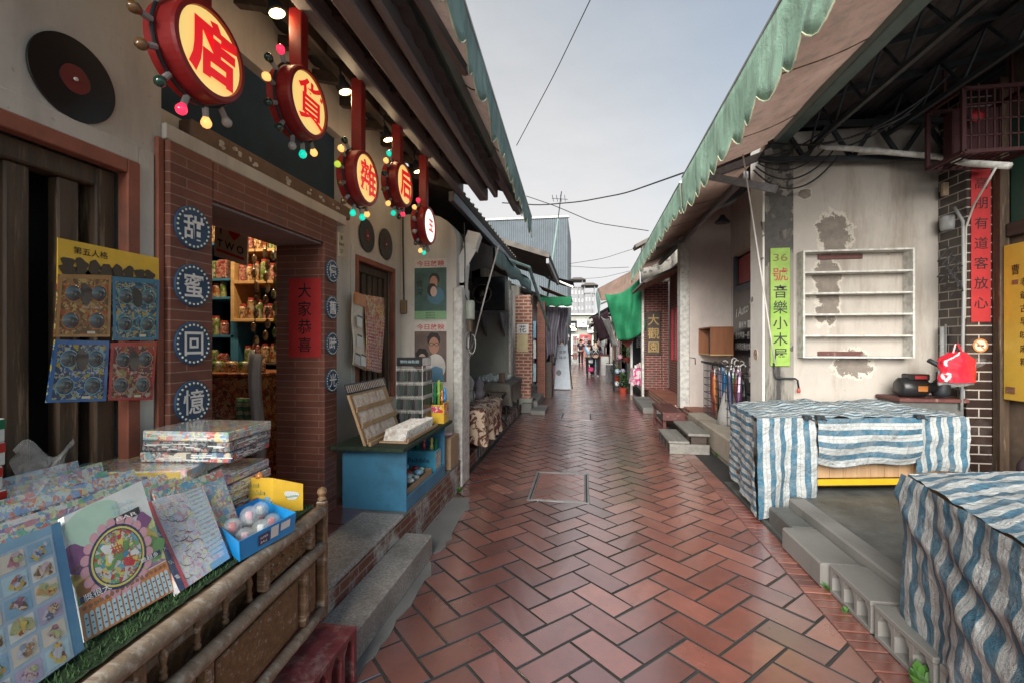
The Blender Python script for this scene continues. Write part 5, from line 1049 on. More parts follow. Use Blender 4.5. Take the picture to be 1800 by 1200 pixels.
# ================= BLUE SHELF UNIT AND ITS GOODS
def blue_unit():
    D = thing('blue_display_shelf', 'sky blue open display shelf with a turf covered top beside the shop door', 'shelf', (-1.49, 3.6, .285)); x0, x1, y0, y1, z0, z1 = -1.74, -1.25, 3.13, 4.06, .286, .735
    m = MB(); m.bbox(x0, x1, y0, y0+.02, z0, z1, .003); m.build('end_panel', 'blue_shelf', D); m = MB(); m.bbox(x0, x1, y1-.02, y1, z0, z1, .003); m.build('end_panel', 'blue_shelf', D)
    m = MB(); m.bbox(x0, x0+.02, y0+.02, y1-.02, z0, z1, .003); m.build('back_panel', 'blue_shelf', D); m = MB(); m.bbox(x0+.02, x1-.02, y0+.02, y1-.02, z0+.06, z0+.08, .002); m.build('bottom_board', 'blue_shelf', D)
    m = MB(); m.bbox(x1-.019, x1, y0+.02, y1-.02, z0, z0+.10, .003); m.build('plinth_board', 'blue_shelf', D)
    m = MB(); m.bbox(x0-.03, x1+.03, y0-.12, y1+.14, z1+.001, z1+.028, .005); tp = m.build('top_board', M.setdefault('dkgreen', dirty('mossy green mat', (.022, .04, .022), .9, .5, 30, bump=.9)), D)
    # things in the shelf
    T = thing('bubble_toy_carton', 'sky blue printed carton lettered bubble inside the blue shelf', 'carton', (-1.42, 3.92, .367)); m = MB(); m.bbox(-1.62, -1.27, 3.84, 4.02, .367, .55, .004); m.build('carton', M.setdefault('skycard', plain('sky card', (.06, .32, .48), .35, coat=.4)), T)
    m = MB(); m.text('Bubble', (-1.42, 3.8385, .47), *YM, .05, .006, w=.2); m.build('lettering', 'p_navy', T); m = MB(); m.box(-1.2688, -1.2675, 3.86, 4.0, .38, .53); m.build('printed_end', WR[1], T)
    for k, (c, x) in enumerate((('p_red', -1.54), ('tarp_green', -1.46), ('p_red', -1.40), ('p_yellow', -1.33), ('tarp_green', -1.29))):
        m = MB(); m.lathe((x, 3.92, .551), [(.016, 0), (.018, .03), (.010, .05), (.012, .06), (.017, .075), (.012, .10), (0, .105)], 10); tag(m.build('bubble_bottle', c, smooth=True), ('leftmost red', 'left green', 'middle red', 'yellow', 'rightmost green')[k]+' bubble bottle standing on the carton in the blue shelf', 'bottle', 'bubble bottles in the blue shelf')
    T = thing('toy_bin', 'open cardboard bin of small wrapped toys in the blue shelf', 'bin', (-1.38, 3.45, .367)); m = MB()
    for q in ((-1.60, -1.27, 3.20, 3.205), (-1.60, -1.27, 3.75, 3.755), (-1.275, -1.27, 3.205, 3.75), (-1.60, -1.595, 3.205, 3.75)): m.box(*q, .368, .43)
    m.box(-1.60, -1.27, 3.2, 3.755, .3665, .368); m.build('bin_walls', 'cardboard', T)
    for k in range(30):
        m = MB(); p = (rnd.uniform(-1.56, -1.31), rnd.uniform(3.24, 3.71), .39+.075*rnd.random()); m.ball(p, rnd.uniform(.022, .032), 8, rnd.uniform(.8, 1.3), rnd.uniform(.8, 1.2), .8); tag(m.build('wrapped_toy', ('p_capsule', 'p_sky', 'p_red', 'p_white', 'p_mint', WR[1])[k % 6], smooth=True), ('pale teal', 'sky blue', 'red', 'white', 'mint', 'patterned')[k % 6]+' wrapped toy in the cardboard bin of the blue shelf', 'toy', 'wrapped toys in the cardboard bin')
blue_unit()
ZT = .764
def card_rack():
    D = thing('postcard_rack', 'leaning pine rack of pale postcards on the blue shelf', 'rack', (-1.54, 3.4, ZT)); b0, b1 = Vector((-1.52, 3.06, ZT)), Vector((-1.53, 3.70, ZT)); up = Vector((-.13, .0, .36)); m = MB(); slab(m, b0, b1, b0+up, b1+up, .018); m.build('back_board', 'plank', D); f = Face(b0, b1, b0+up, b1+up)
    m = MB(); m.bar(f.p(0, 0, .03), f.p(1, 0, .03), .02, .03); m.build('foot_rail', 'plank', D)
    for r in range(3):
        m = MB(); m.bar(f.p(0, .06+.31*r, .02), f.p(1, .06+.31*r, .02), .008, .035); m.build('ledge', 'plank', D)
        u = .03
        while u < .93:
            w_ = rnd.choice((.14, .16, .22)); 
            if u+w_ > .98: break
            m = MB()
            for q in range(3): f.rect(m, u, u+w_-.012, .08+.31*r, .31+.31*r+.02*(q == 0), .012-.003*q)
            m.build('postcards', M.setdefault('pc', printed('kraft postcard', ((.58, .46, .36), (.62, .52, .42), (.50, .36, .28), (.64, .56, .48)), 25, 2., .5, 0, .2)), D); u += w_
    m = MB(); f.rect(m, -.05, 1.02, 1.0, 1.20, .004); m.build('header_strip', 'p_black', D)
    m = MB()
    for q in range(22): f.rect(m, -.03+.046*q, -.005+.046*q, 1.03, 1.17, .006)
    m.build('header_cards', 'pc', D)
    D = thing('booklet_tray', 'low pine tray of fanned white booklets in front of the postcard rack', 'tray', (-1.36, 3.45, ZT)); m = MB(); m.bbox(-1.47, -1.25, 3.16, 3.84, ZT, ZT+.012, .003); m.bbox(-1.255, -1.243, 3.16, 3.84, ZT+.012, ZT+.035, .002); m.build('tray_board', 'plank', D)
    for k in range(20):
        y = 3.19+.031*k; m = MB(); a, b = Vector((-1.45, y, ZT+.013)), Vector((-1.28, y, ZT+.013)); u_ = Vector((0, .045, .075)); slab(m, a, b, a+u_, b+u_, .003); m.build('booklet', M.setdefault('bk', printed('pale booklet', ((.64, .60, .54), (.55, .50, .44), (.68, .66, .62), (.45, .38, .32)), 34, 6., .5, 0, .4)), D)
card_rack()
def key_rack():
    c = Vector((-1.475, 3.88, ZT)); D = thing('keyring_stand', 'white wire stand hung with rows of dark keyrings beneath the posters', 'display stand', tuple(c)); w_ = .115
    m = MB(); m.lathe(c, [(0, 0), (.12, 0), (.12, .012), (.02, .016), (.012, .02), (.012, .60), (0, .60)], 20); m.build('stand_foot', 'white', D)
    m = MB()
    for sx, sy in ((-1, -1), (1, -1), (1, 1), (-1, 1)): m.tube([c+Vector((sx*w_, sy*w_, .03)), c+Vector((sx*w_, sy*w_, .53))], .003, 6)
    for z in (.14, .26, .38, .50):
        for (ax, ay), (bx, by) in (((-1, -1), (1, -1)), ((1, -1), (1, 1)), ((1, 1), (-1, 1)), ((-1, 1), (-1, -1))): m.tube([c+Vector((ax*w_, ay*w_, z)), c+Vector((bx*w_, by*w_, z))], .002, 6)
    m.build('wire_frame', 'white', D)
    m = MB(); m.bbox(c.x-w_, c.x+w_, c.y-w_, c.y+w_, ZT+.525, ZT+.60, .004); m.build('header_box', 'p_black', D)
    m = MB(); m.text('個性鑰匙圈', (c.x, c.y-w_-.0015, ZT+.565), *YM, .025, .002, w=.17); m.build('lettering', 'p_capsule', D)
    m = MB(); m.box(c.x+w_+.0004, c.x+w_+.002, c.y-w_+.01, c.y+w_-.01, ZT+.53, ZT+.595); m.build('price_card', 'p_white', D)
    i = 0
    for z in (.14, .26, .38, .50):
        for side in range(2):
            for k in range(7):
                t_ = -w_+.016+k*(2*w_-.032)/6
                p = c+(Vector((t_, -w_-.006, z)) if side == 0 else Vector((w_+.006, t_, z))); hx, hy = (.0152, .004) if side == 0 else (.004, .0152)
                m = MB(); m.m = 1; m.tube([p, p+Vector((0, 0, -.018))], .0045, 5); m.ball(p+Vector((0, 0, -.012)), .009, 6); m.m = 0; m.bbox(p.x-hx, p.x+hx, p.y-hy, p.y+hy, p.z-.104, p.z-.016, .003)
                o = m.build('keyring', [('p_black', 'key_grey', 'key_green')[i % 3] if 'key_grey' in M else 'p_black', 'steel'], D); i += 1
M['key_grey'] = plain('dark grey rubber', (.06, .065, .07), .4); M['key_green'] = plain('dark green rubber', (.025, .05, .04), .4)
key_rack()
def wand_box():
    D = thing('bubble_wand_box', 'yellow and red card box of tall bubble wands on the blue shelf end', 'display box', (-1.30, 4.07, ZT)); m = MB(); m.bbox(-1.36, -1.235, 3.98, 4.13, ZT, ZT+.03, .003)
    m.bbox(-1.36, -1.352, 3.98, 4.13, ZT+.03, ZT+.19, .002); m.bbox(-1.243, -1.235, 3.98, 4.13, ZT+.03, ZT+.19, .002); m.bbox(-1.352, -1.243, 3.98, 3.986, ZT+.03, ZT+.17, .002); m.bbox(-1.352, -1.243, 4.124, 4.13, ZT+.03, ZT+.2, .002)
    m.build('box', 'yellow_card', D); m = MB(); m.box(-1.2348, -1.2335, 3.99, 4.12, ZT+.08, ZT+.18); m.box(-1.35, -1.245, 3.978, 3.9795, ZT+.10, ZT+.16); m.build('printed_panel', printed('wand box print', ((.6, .05, .04), (.75, .5, .05), (.6, .08, .3), (.7, .65, .5)), 30, 4.4), D)
    for k, (c, dx, dy, h) in enumerate((('tarp_green', -.03, -.04, .34), ('lime', 0, -.02, .36), ('tarp_green', -.03, .03, .30), ('p_orange', .02, .01, .27), ('tray_blue', .035, .045, .28), ('lime', 0, .05, .33))):
        m = MB(); p = Vector((-1.30+dx, 4.055+dy, ZT+.032)); m.lathe(p, [(.014, 0), (.014, h*.6), (.021, h*.62), (.021, h*.66), (.012, h*.7), (.018, h*.78), (.012, h*.86), (.016, h*.93), (.010, h*.98), (0, h)], 12); tag(m.build('bubble_wand', c, smooth=True), ('tall green bubble wand at the near left of the box', 'tallest lime bubble wand in front of the box', 'green bubble wand at the back left of the box', 'short orange bubble wand in the box', 'sky blue bubble wand at the far corner of the box', 'lime bubble wand at the back of the box')[k], 'bubble wand', 'bubble wands standing in their box')
wand_box()
m = MB(); m.bbox(-1.40, -1.243, 4.22, 4.50, .286, .585, .004); b_ = m.build('cardboard_box', 'cardboard', loc=(-1.32, 4.36, .286)); tag(b_, 'brown cardboard box standing between the blue shelf and the end post', 'box')
m = MB(); m.ball((-1.32, 4.34, .60), .05, 10, 1, 1.6, .35); m.build('pink_lining', 'p_pink', b_)
# --- goods hanging on the far window
def hanging_sheets():
    f_ = lambda u, v: GX(u, v, -1.83)
    D = thing('sweet_card_sheet', 'large sheet of tiny pink wrapped sweets hung on the far barred window', 'card sheet', tuple(f_(650, 650))); c = [f_(640, 650), f_(671, 655), f_(641, 518), f_(673, 524)]
    m = MB(); F_ = Face(*c); m.grid(lambda i, j: F_.p(i, j, .006+.012*math.sin(i*5+j*4)), 12, 16, .2, .35); S1 = m.build('sheet', printed('orange header print', ((.5, .12, .06), (.55, .35, .08), (.45, .2, .15), (.5, .45, .3)), 30, 1.), D, smooth=True, mods=[('thick', 'SOLIDIFY', {'thickness': .003})])
    m = MB()
    for r in range(17):
        for q in range(9): m.ball(F_.p(.06+.108*q, .03+.043*r, .018+.012*math.sin((.06+.108*q)*5+(.03+.043*r)*4)), .0085, 6, .5, 1, 1)
    m.build('wrapped_sweets', 'p_pink', D, smooth=True)
    D = thing('toy_bag_card', 'cream card strip of four small bagged toys hung at the left of the far window', 'card strip', tuple(f_(625, 640))); c = [f_(619, 640), f_(640, 650), f_(619, 512), f_(641, 520)]; F_ = Face(*c)
    m = MB(); m.grid(lambda i, j: F_.p(i, j, .0+.01*math.sin(j*7)), 6, 12); m.build('card', 'p_cream', D, smooth=True, mods=[('thick', 'SOLIDIFY', {'thickness': .003})]); m = MB(); F_.rect(m, 0, 1, .84, 1, .014); m.build('header', 'p_orange', D)
    for (u, v) in ((.45, .62), (.45, .36), (.3, .1), (.8, .12)): m = MB(); F_.rect(m, u-.22, u+.22, v-.08, v+.08, .016); m.build('toy_bag', 'p_white', D); m = MB(); F_.rect(m, u-.2, u+.2, v+.05, v+.075, .018); m.build('bag_clip', 'p_black', D)
hanging_sheets()
# ================= LEFT SIDE BEYOND THE STORE
def gable_house(name, label, y0, y1, xf, xr, ze, zr, side, wallm, openings=(), roofm='rooftile', base=.16, over=.5, facade_m=None):
    """street house: side -1 left / +1 right; xf facade, xr ridge, ze eave height, zr ridge height"""
    H = thing(name, label, 'house', (xf, (y0+y1)/2, base)); s = side
    m = MB(); p, q = ((xf, y0), (xf, y1)) if s < 0 else ((xf, y1), (xf, y0)); L = y1-y0
    seg_wall(m, p, q, .2, base, ze+.2, openings); m.build('wall', facade_m or wallm, H)
    for k, (a, b) in enumerate(openings_xy(openings, p, q)): pass
    for (s0, s1, z0, z1) in openings:
        ya, yb = (y0+s0, y0+s1) if s < 0 else (y1-s1, y1-s0)
        x = xf+s*.14; m = MB(); m.box(min(x, x+s*.04), max(x, x+s*.04), ya-.02, yb+.02, z0, z1); W = m.build('door', 'dark', H)
        m = MB(); n = max(2, int((yb-ya)/.45)); fx0, fx1 = sorted((xf+s*.06, xf+s*.11))
        for i in range(n+1): yy = ya+(yb-ya)*i/n; m.bbox(fx0, fx1, yy-.025+(.025 if i == 0 else 0)-(.025 if i == n else 0), yy+.025+(.025 if i == 0 else 0)-(.025 if i == n else 0), z0, z1, .004)
        m.bbox(fx0-.003, fx1+.003, ya, yb, z1-.07, z1, .004); m.build('door_frame', 'redwood', W)
    m = MB(); xe = xf-s*over; zr_ = zr
    m.add([(xe, y0-.1, ze), (xe, y1+.1, ze), (xr, y1+.1, zr), (xr, y0-.1, zr), (2*xr-xe, y1+.1, ze), (2*xr-xe, y0-.1, ze)], [(0, 1, 2, 3), (3, 2, 4, 5)])
    R = m.build('roof', roofm, H, mods=[('thick', 'SOLIDIFY', {'thickness': .07, 'offset': 1})])
    m = MB(); n = int(abs(xr-xe)/.001)
    y = y0-.05
    while y < y1+.1: m.bar((xe, y, ze+.09), (xr, y, zr+.09), .07, .05); y += .22
    m.build('tile_ridges', roofm, R)
    m = MB(); m.bbox(min(xe, xe+s*.06), max(xe, xe+s*.06), y0-.08, y1+.08, ze-.12, ze-.01, .006); m.build('fascia', 'greybeam', R)
    m = MB()
    for yy in (y0+.05, y1-.05): m.add([(xf+s*.2, yy-.06, base), (xf+s*.2, yy+.06, base)], [])
    for yy in (y0, y1-.1):
        P = [(xf+s*.02, base), (2*xr-xf, base), (2*xr-xf, ze), (xr, zr-.06), (xf+s*.02, ze+.1)]; k = len(P)
        m.add([(x, yy, z) for x, z in P]+[(x, yy+.1, z) for x, z in P], [tuple(range(k))[::-1], tuple(range(k, 2*k))]+[(i, (i+1) % k, (i+1) % k+k, i+k) for i in range(k)])
    m.build('gable', wallm, H); return H
def openings_xy(o, p, q): return []
# house 2: porch with the grey cross wall, brackets and air conditioner
H2 = gable_house('old_house', 'grey plastered house just past the film posters with an air conditioner in its porch', 4.95, 9.45, -2.75, -5, 3.15, 4.3, -1, 'plaster_grey', [(.3, 3.9, .16, 2.4)], over=1.35)
m = MB(); m.box(-2.74, -1.5, 9.35, 9.55, .16, 2.75); m.build('cross_wall', 'plaster_grey', H2)
m = MB(); m.bbox(-1.52, -1.475, 9.3, 9.56, .1, 2.55, .006); m.build('white_post', 'whitepaint', H2)
D = thing('air_conditioner', 'dark grey air conditioner with a round fan high on the porch cross wall', 'air conditioner', (-1.75, 8.9, 2.05))
m = MB(); m.bbox(-2.15, -1.50, 8.75, 9.05, 2.10, 2.75, .02); m.build('casing', 'steel_dark', D)
m = MB(); c = Vector((-1.95, 8.748, 2.42)); m.lathe(c, [(.19, 0), (.19, -.012), (.17, -.012), (.17, 0)], 28, (0, -1, 0)); m.lathe(c+Vector((0, -.004, 0)), [(.05, 0), (.05, .02), (0, .025)], 16, (0, -1, 0))
for k in range(12): a = 2*PI*k/12; m.bar(c+Vector((.05*math.cos(a), -.008, .05*math.sin(a))), c+Vector((.18*math.cos(a), -.008, .18*math.sin(a))), .006)
m.build('fan_guard', 'steel', D)
m = MB(); m.bar((-2.2, 8.9, 2.085), (-1.45, 8.9, 2.085), .04)
for x in (-2.0, -1.62): m.add([(x, 9.34, 1.6), (x, 9.34, 2.06), (x, 8.75, 2.06), (x+.03, 9.34, 1.6), (x+.03, 9.34, 2.06), (x+.03, 8.75, 2.06)], [(0, 1, 2), (5, 4, 3), (0, 3, 4, 1), (1, 4, 5, 2), (2, 5, 3, 0)])
m.build('bracket', 'greybeam', D)
def drape(name, label, cat, fn, nu, nv, mat, group=None, kind=None, U=1, V=1):
    m = MB(); m.grid(fn, nu, nv, U, V); o = m.build(name, mat, smooth=True, mods=[('thick', 'SOLIDIFY', {'thickness': .006})]); tag(o, label, cat, group); return o
A = thing('canvas_awning', 'sagging dark grey awning with a green edge over the second porch on the left', 'awning', (-1.4, 7, 2.6))
m = MB(); m.grid(lambda i, j: (-2.0+.98*i+.05*j*i, 5.3+3.2*j, 3.02-.42*i-.08*math.sin(PI*i)+.03*math.sin(j*9)+.22*(1-j)*(i > .99)*0), 10, 24); m.build('canopy', 'can_dark', A, smooth=True, mods=[('thick', 'SOLIDIFY', {'thickness': .006})])
m = MB(); m.grid(lambda i, j: (-1.02+.05*j+.02*math.sin(j*15), 5.3+3.2*j, 2.60-.20*i-.02*math.sin(j*22)*i), 3, 30); m.build('valance', 'can_teal', A, smooth=True, mods=[('thick', 'SOLIDIFY', {'thickness': .004})])
m = MB(); m.tube([GY(888, 455, 6.8), GY(930, 470, 7.2), GY(966, 580, 9)], .028, 8); m.build('edge_pole', 'can_teal', A)
m = MB(); m.grid(lambda i, j: (-2.0+.95*i, 5.28+.02*math.sin(i*9), 3.02-.42*i-.62*j*(1-i*.55)-.03*math.sin(i*12)*j), 12, 8); m.build('hanging_flap', 'can_dark', A, smooth=True, mods=[('thick', 'SOLIDIFY', {'thickness': .005})])
# tables in the porch
def table(name, label, x0, x1, y0, y1, z, mat_top, leg='steel_dark', group=None):
    D = thing(name, label, 'table', ((x0+x1)/2, (y0+y1)/2, .16 if x1 < 0 else .3), group); zb = D.location.z; m = MB(); m.bbox(x0, x1, y0, y1, z-.03, z, .005); m.build('tabletop', mat_top, D)
    for x in (x0+.04, x1-.04):
        for y in (y0+.04, y1-.04): m = MB(); m.tube([(x, y, zb), (x, y, z-.03)], .016, 8); m.build('leg', leg, D)
    return D
def cloth_over(name, label, x0, x1, y0, y1, z, drop, mat, U=.0):
    """cloth lying on a table and hanging down all round with folds"""
    def fn(i, j):
        a = i*2*PI; cx, cy = (x0+x1)/2, (y0+y1)/2; sx, sy = (x1-x0)/2, (y1-y0)/2
        c, s = math.cos(a), math.sin(a); k = max(abs(c), abs(s)); ex, ey = c/k, s/k
        if j < .4: r = j/.4; return (cx+ex*sx*r, cy+ey*sy*r, z+.006+.004*noise.noise(Vector((ex*r*6, ey*r*6, 2))))
        t = (j-.4)/.6; f = 1+.0*t; w_ = (.018+.03*t)*math.sin(a*13+2*math.sin(a*3)); return (cx+ex*(sx+.012+w_*t+.02), cy+ey*(sy+.012+w_*t+.02), z+.004-drop*t*(1+.18*noise.noise(Vector((c*3, s*3, 7)))))
    m = MB(); m.grid(fn, 120, 18); return tag(m.build(name, mat, smooth=True), label, 'tablecloth')
table('folding_table', 'folding table under the brown patterned cloth just past the white post', -1.72, -1.16, 5.2, 6.4, .72, 'plank')
def mk_pat(name, c1, c2, sc_, th=.5):
    t = NT(name); t.set(t.ramp(t.noise(sc_, 4, .6, dist=1.5), [(th-.02, c1), (th+.02, c2)]), .8); return t.m
cloth_over('patterned_cloth', 'brown and cream patterned cloth hanging over a table past the white post', -1.72, -1.16, 5.2, 6.4, .722, .42, mk_pat('brown print cloth', (.10, .035, .025), (.48, .38, .28), 9))
table('folding_table', 'folding table under the khaki cloth by the brick pier', -1.85, -1.25, 7.6, 9.1, .80, 'plank')
cloth_over('khaki_cloth', 'khaki cloth hanging over the table of glass jars by the brick pier', -1.85, -1.25, 7.6, 9.1, .802, .36, 'cloth_grey')
for k in range(26):
    r_, c_ = divmod(k, 5); x, y = -1.80+.105*c_+rnd.uniform(-.01, .01), 7.72+.22*r_; h = rnd.uniform(.06, .11); m = MB(); m.lathe((x, y, .812), [(0, 0), (.03, 0), (.036, h*.5), (.02, h*.8), (.026, h), (.022, h), (.016, h*.8)], 10)
    tag(m.build('glass_jar', 'glass', smooth=True), 'small empty glass jar on the khaki covered table', 'jar', 'glass jars on the khaki table')
m = MB(); m.bbox(-1.42, -1.32, 7.66, 7.76, .812, .97, .006); tag(m.build('wooden_box', 'oldwood'), 'small brown wooden box at the corner of the khaki table', 'box')
for k, (y, c_) in enumerate(((5.35, 'cloth_mauve'), (5.75, 'cloth_white'), (6.1, 'cloth_mauve'))):
    m = MB(); m.lathe((-1.5+.05*k, y, .735), [(0, 0), (.07, 0), (.085, .08), (.05, .2-.04*k), (.07, .30-.05*k), (.03, .38-.06*k), (0, .40-.06*k)], 12); tag(m.build('tied_bundle', c_, smooth=True, mods=[]), ('tallest mauve', 'white', 'shortest mauve')[k]+' tied cloth bundle standing on the brown patterned table', 'bundle', 'tied bundles on the patterned table')
D = thing('folding_chair', 'dark metal folding stand beside the brown patterned table', 'stand', (-1.35, 7.0, .16)); m = MB()
for a, b in (((-1.5, 6.8, .16), (-1.2, 7.1, .7)), ((-1.2, 6.8, .16), (-1.5, 7.1, .7)), ((-1.5, 7.1, .7), (-1.2, 7.1, .7)), ((-1.5, 7.2, .16), (-1.2, 6.9, .7)), ((-1.2, 7.2, .16), (-1.5, 6.9, .7))): m.bar(a, b, .02)
m.build('crossed_legs', 'steel_dark', D); m = MB(); m.bbox(-1.5, -1.2, 6.9, 7.12, .70, .72, .004); m.build('seat', 'oldwood', D)
m = MB(); m.tube([GY(877, 432, 5.2), GY(858, 500, 5.2), GY(835, 590, 5.3), GY(812, 678, 5.4)], .009, 6); tag(m.build('awning_rope', 'whitecable'), 'pale awning rope slanting down past the second porch', 'rope')
m = MB(); m.tube([(-1.27, 4.93, .95), (-1.20, 4.93, .97), (-1.19, 4.94, .80)], .006, 5); tag(m.build('wall_hook', 'steel_dark'), 'small hook with a strap on the white end post', 'hook')
# house 3: brick pier, notices
H3 = gable_house('brick_house', 'orange brick fronted house with paper notices on its pier on the left', 9.75, 13.4, -2.2, -4.2, 3.25, 4.4, -1, 'mould', [(.6, 3.1, .2, 2.5)], over=1.48, base=.1)
m = MB(); m.bbox(-1.46, -1.13, 9.86, 10.12, .05, 2.50, .004); m.bbox(-1.13-.0, -1.10, 9.9, 10.08, .6, 2.3, .003); m.build('brick_pier', 'brick_fresh', H3)
m = MB(); m.bbox(-1.50, -1.10, 9.84, 10.14, -.0, .28, .02); m.build('pier_foot', 'plaster_grey', H3)
m = MB(); m.bbox(-1.16, -.96, 11.6, 11.85, .1, 2.5, .004); m.build('brick_pier', 'brick', H3)
m = MB(); m.box(-2.2, -1.6, 11.5, 11.7, .1, 2.9); m.build('cross_wall', 'plaster', H3)
paper_y('paper_notice', 'white notice with a black brushed flower character on the orange brick pier', 'notice', -1.43, -1.17, 9.856, 1.66, 1.87, 'white', '花', 'ink', .15, .004)
paper_y('paper_notice', 'cream blank notice below the brushed one on the orange brick pier', 'notice', -1.43, -1.19, 9.856, 1.28, 1.65, M.setdefault('creamp', plain('cream paper', (.62, .52, .30), .6)), '', 'ink', .1)
for k, (z0, z1, mt, tx) in enumerate(((1.58, 1.98, 'p_sky', '旅遊'), (1.1, 1.52, 'p_white', '藝品'), (.55, .98, 'p_capsule', '手作'))):
    paper_y('shop_notice', ('topmost blue', 'middle white', 'lowest pale blue')[k]+' shop notice hanging behind the orange brick pier', 'notice', -1.36, -1.13, 11.0, z0, z1, mt, tx, 'p_navy', .12, .006, .16)
m = MB(); m.bbox(-1.08, -.78, 9.4, 10.3, 0, .09, .01); m.bbox(-1.3, -1.08, 9.6, 10.6, 0, .2, .01); tag(m.build('cement_steps', 'concrete'), 'two grey cement steps beside the orange brick pier', 'steps')
m = MB(); m.bbox(-1.14, -.84, 12.3, 12.9, .0, .95, .01); cb = m.build('market_chest', 'oldwood_h'); tag(cb, 'brown timber chest under the mauve sheets', 'chest')
m = MB()
for z in (.2, .4, .6, .8): m.bar((-1.145, 12.29, z), (-.835, 12.29, z), .012, .02)
m.build('chest_slats', 'oldwood', cb)
for k, (x0, x1, y, z0, z1, mt) in enumerate(((-1.10, -.62, 12.4, 2.42, .98, 'cloth_mauve'), (-.80, -.42, 12.8, 2.42, 1.35, 'cloth_mauve'))):
    drape('hanging_sheet', ('longer mauve sheet hanging', 'shorter mauve sheet hanging')[k]+' from the bar on the left of the lane', 'sheet', (lambda x0, x1, y, z0, z1: lambda i, j: (x0+(x1-x0)*i*(1-.25*j)+.1*j*(1-i)+.015*math.sin(j*9), y+.05*math.sin(i*17+j*3), z0+(z1-z0)*j*(1-.12*math.sin(i*3))))(x0, x1, y, z0, z1), 26, 14, mt, 'mauve sheets hung from the bar')
A = thing('canvas_awning', 'short green valance awning above the mauve sheets on the left', 'awning', (-.7, 12.5, 2.5)); m = MB(); m.grid(lambda i, j: (-1.15+.85*i, 11.9+1.2*j, 2.95-.35*i), 6, 8); m.build('canopy', 'can_brown', A, smooth=True, mods=[('thick', 'SOLIDIFY', {'thickness': .008})])
m = MB(); m.grid(lambda i, j: (-1.15+.85*i, 11.88, 2.64-.24*j+.02*math.sin(i*20)*j), 20, 4); m.build('valance', 'tarp_green', A, smooth=True, mods=[('thick', 'SOLIDIFY', {'thickness': .005})]); m = MB(); m.bar((-1.2, 11.9, 2.42), (-.28, 11.9, 2.38), .03); m.build('hem_bar', 'steel', A)
A = thing('canvas_awning', 'drab brown awning tipping over the lane by the teal pole', 'awning', (-.6, 14.5, 3.0)); m = MB(); m.grid(lambda i, j: (-1.25+.95*i, 13.6+1.8*j, 3.62-.35*i-.06*math.sin(PI*i)), 8, 10); m.build('canopy', 'can_dark', A, smooth=True, mods=[('thick', 'SOLIDIFY', {'thickness': .01})]); m = MB(); m.bar((-1.25, 13.6, 3.5), (-.3, 13.6, 3.08), .05); m.build('front_arm', 'steel', A)
D = thing('antenna_pole', 'teal pole with a small aerial on top leaning at the left roofline', 'aerial', tuple(GY(960, 560, 13)))
m = MB(); m.tube([GY(955, 575, 12.9), GY(968, 480, 12.9), GY(981, 385, 12.9)], .028, 8); m.build('pole', 'can_teal', D)
m = MB(); m.tube([GY(981, 385, 12.9), GY(987, 337, 12.9)], .016, 6); m.bar(GY(970, 349, 12.9), GY(998, 351, 12.9), .016)
for k in range(4): p = GY(972+7*k, 349, 12.9); m.bar(p+Vector((0, -.3, 0)), p+Vector((0, .3, 0)), .012)
m.build('aerial', 'steel_dark', D)
D = thing('easel_sign', 'pale blue standing sign board with dark lettering and a black disc on the left', 'sign', (-.68, 14.4, 0)); T = rot_frame((-.70, 14.4, 0), 0); m = MB()
slab(m, (-.90, 14.35, .03), (-.40, 14.35, .03), (-.84, 14.55, 1.42), (-.50, 14.55, 1.42), .03); m.build('board', M.setdefault('palesign', plain('pale blue board', (.50, .58, .66), .5)), D)
f = Face((-.90, 14.35, .03), (-.40, 14.35, .03), (-.84, 14.55, 1.42), (-.50, 14.55, 1.42)); m = MB(); f.text(m, '古早', .55, .82, .10, .01, d=.005); f.text(m, '味冰', .55, .70, .10, .01, d=.005); m.build('lettering', 'p_navy', D); m = MB(); f.disc(m, .25, .36, .09, .004); m.build('printed_disc', 'p_black', D)
m = MB(); m.bar((-.36, 14.9, 0), (-.5, 14.56, 1.3), .03); m.build('back_leg', 'steel_dark', D)
# blue ribbed shed wall high behind
D = thing('ribbed_shed', 'tall grey blue ribbed metal building rising behind the left roofs', 'building', (-4.5, 27, 0)); m = MB(); n = 64; xs0, xs1 = -8., -.80
def rib(i, j):
    k = round(i*n*2); x = xs0+(xs1-xs0)*i; return (x, 24.0-(.05 if k % 2 else 0), 7.9*j)
m.grid(rib, n*2, 1); m.build('front_cladding', M.setdefault('shed', dirty('grey blue ribbed steel', (.125, .15, .17), .5, .15, 2, (.1, .12, .13), .3, .1)), D); m = MB(); m.box(-8, -.8, 24.03, 30, 0, 7.88); m.build('shed_body', 'shed', D); m = MB(); m.bbox(-8.05, -.74, 23.9, 24.08, 7.88, 8.0, .01); m.build('roof_trim', 'pvc', D)
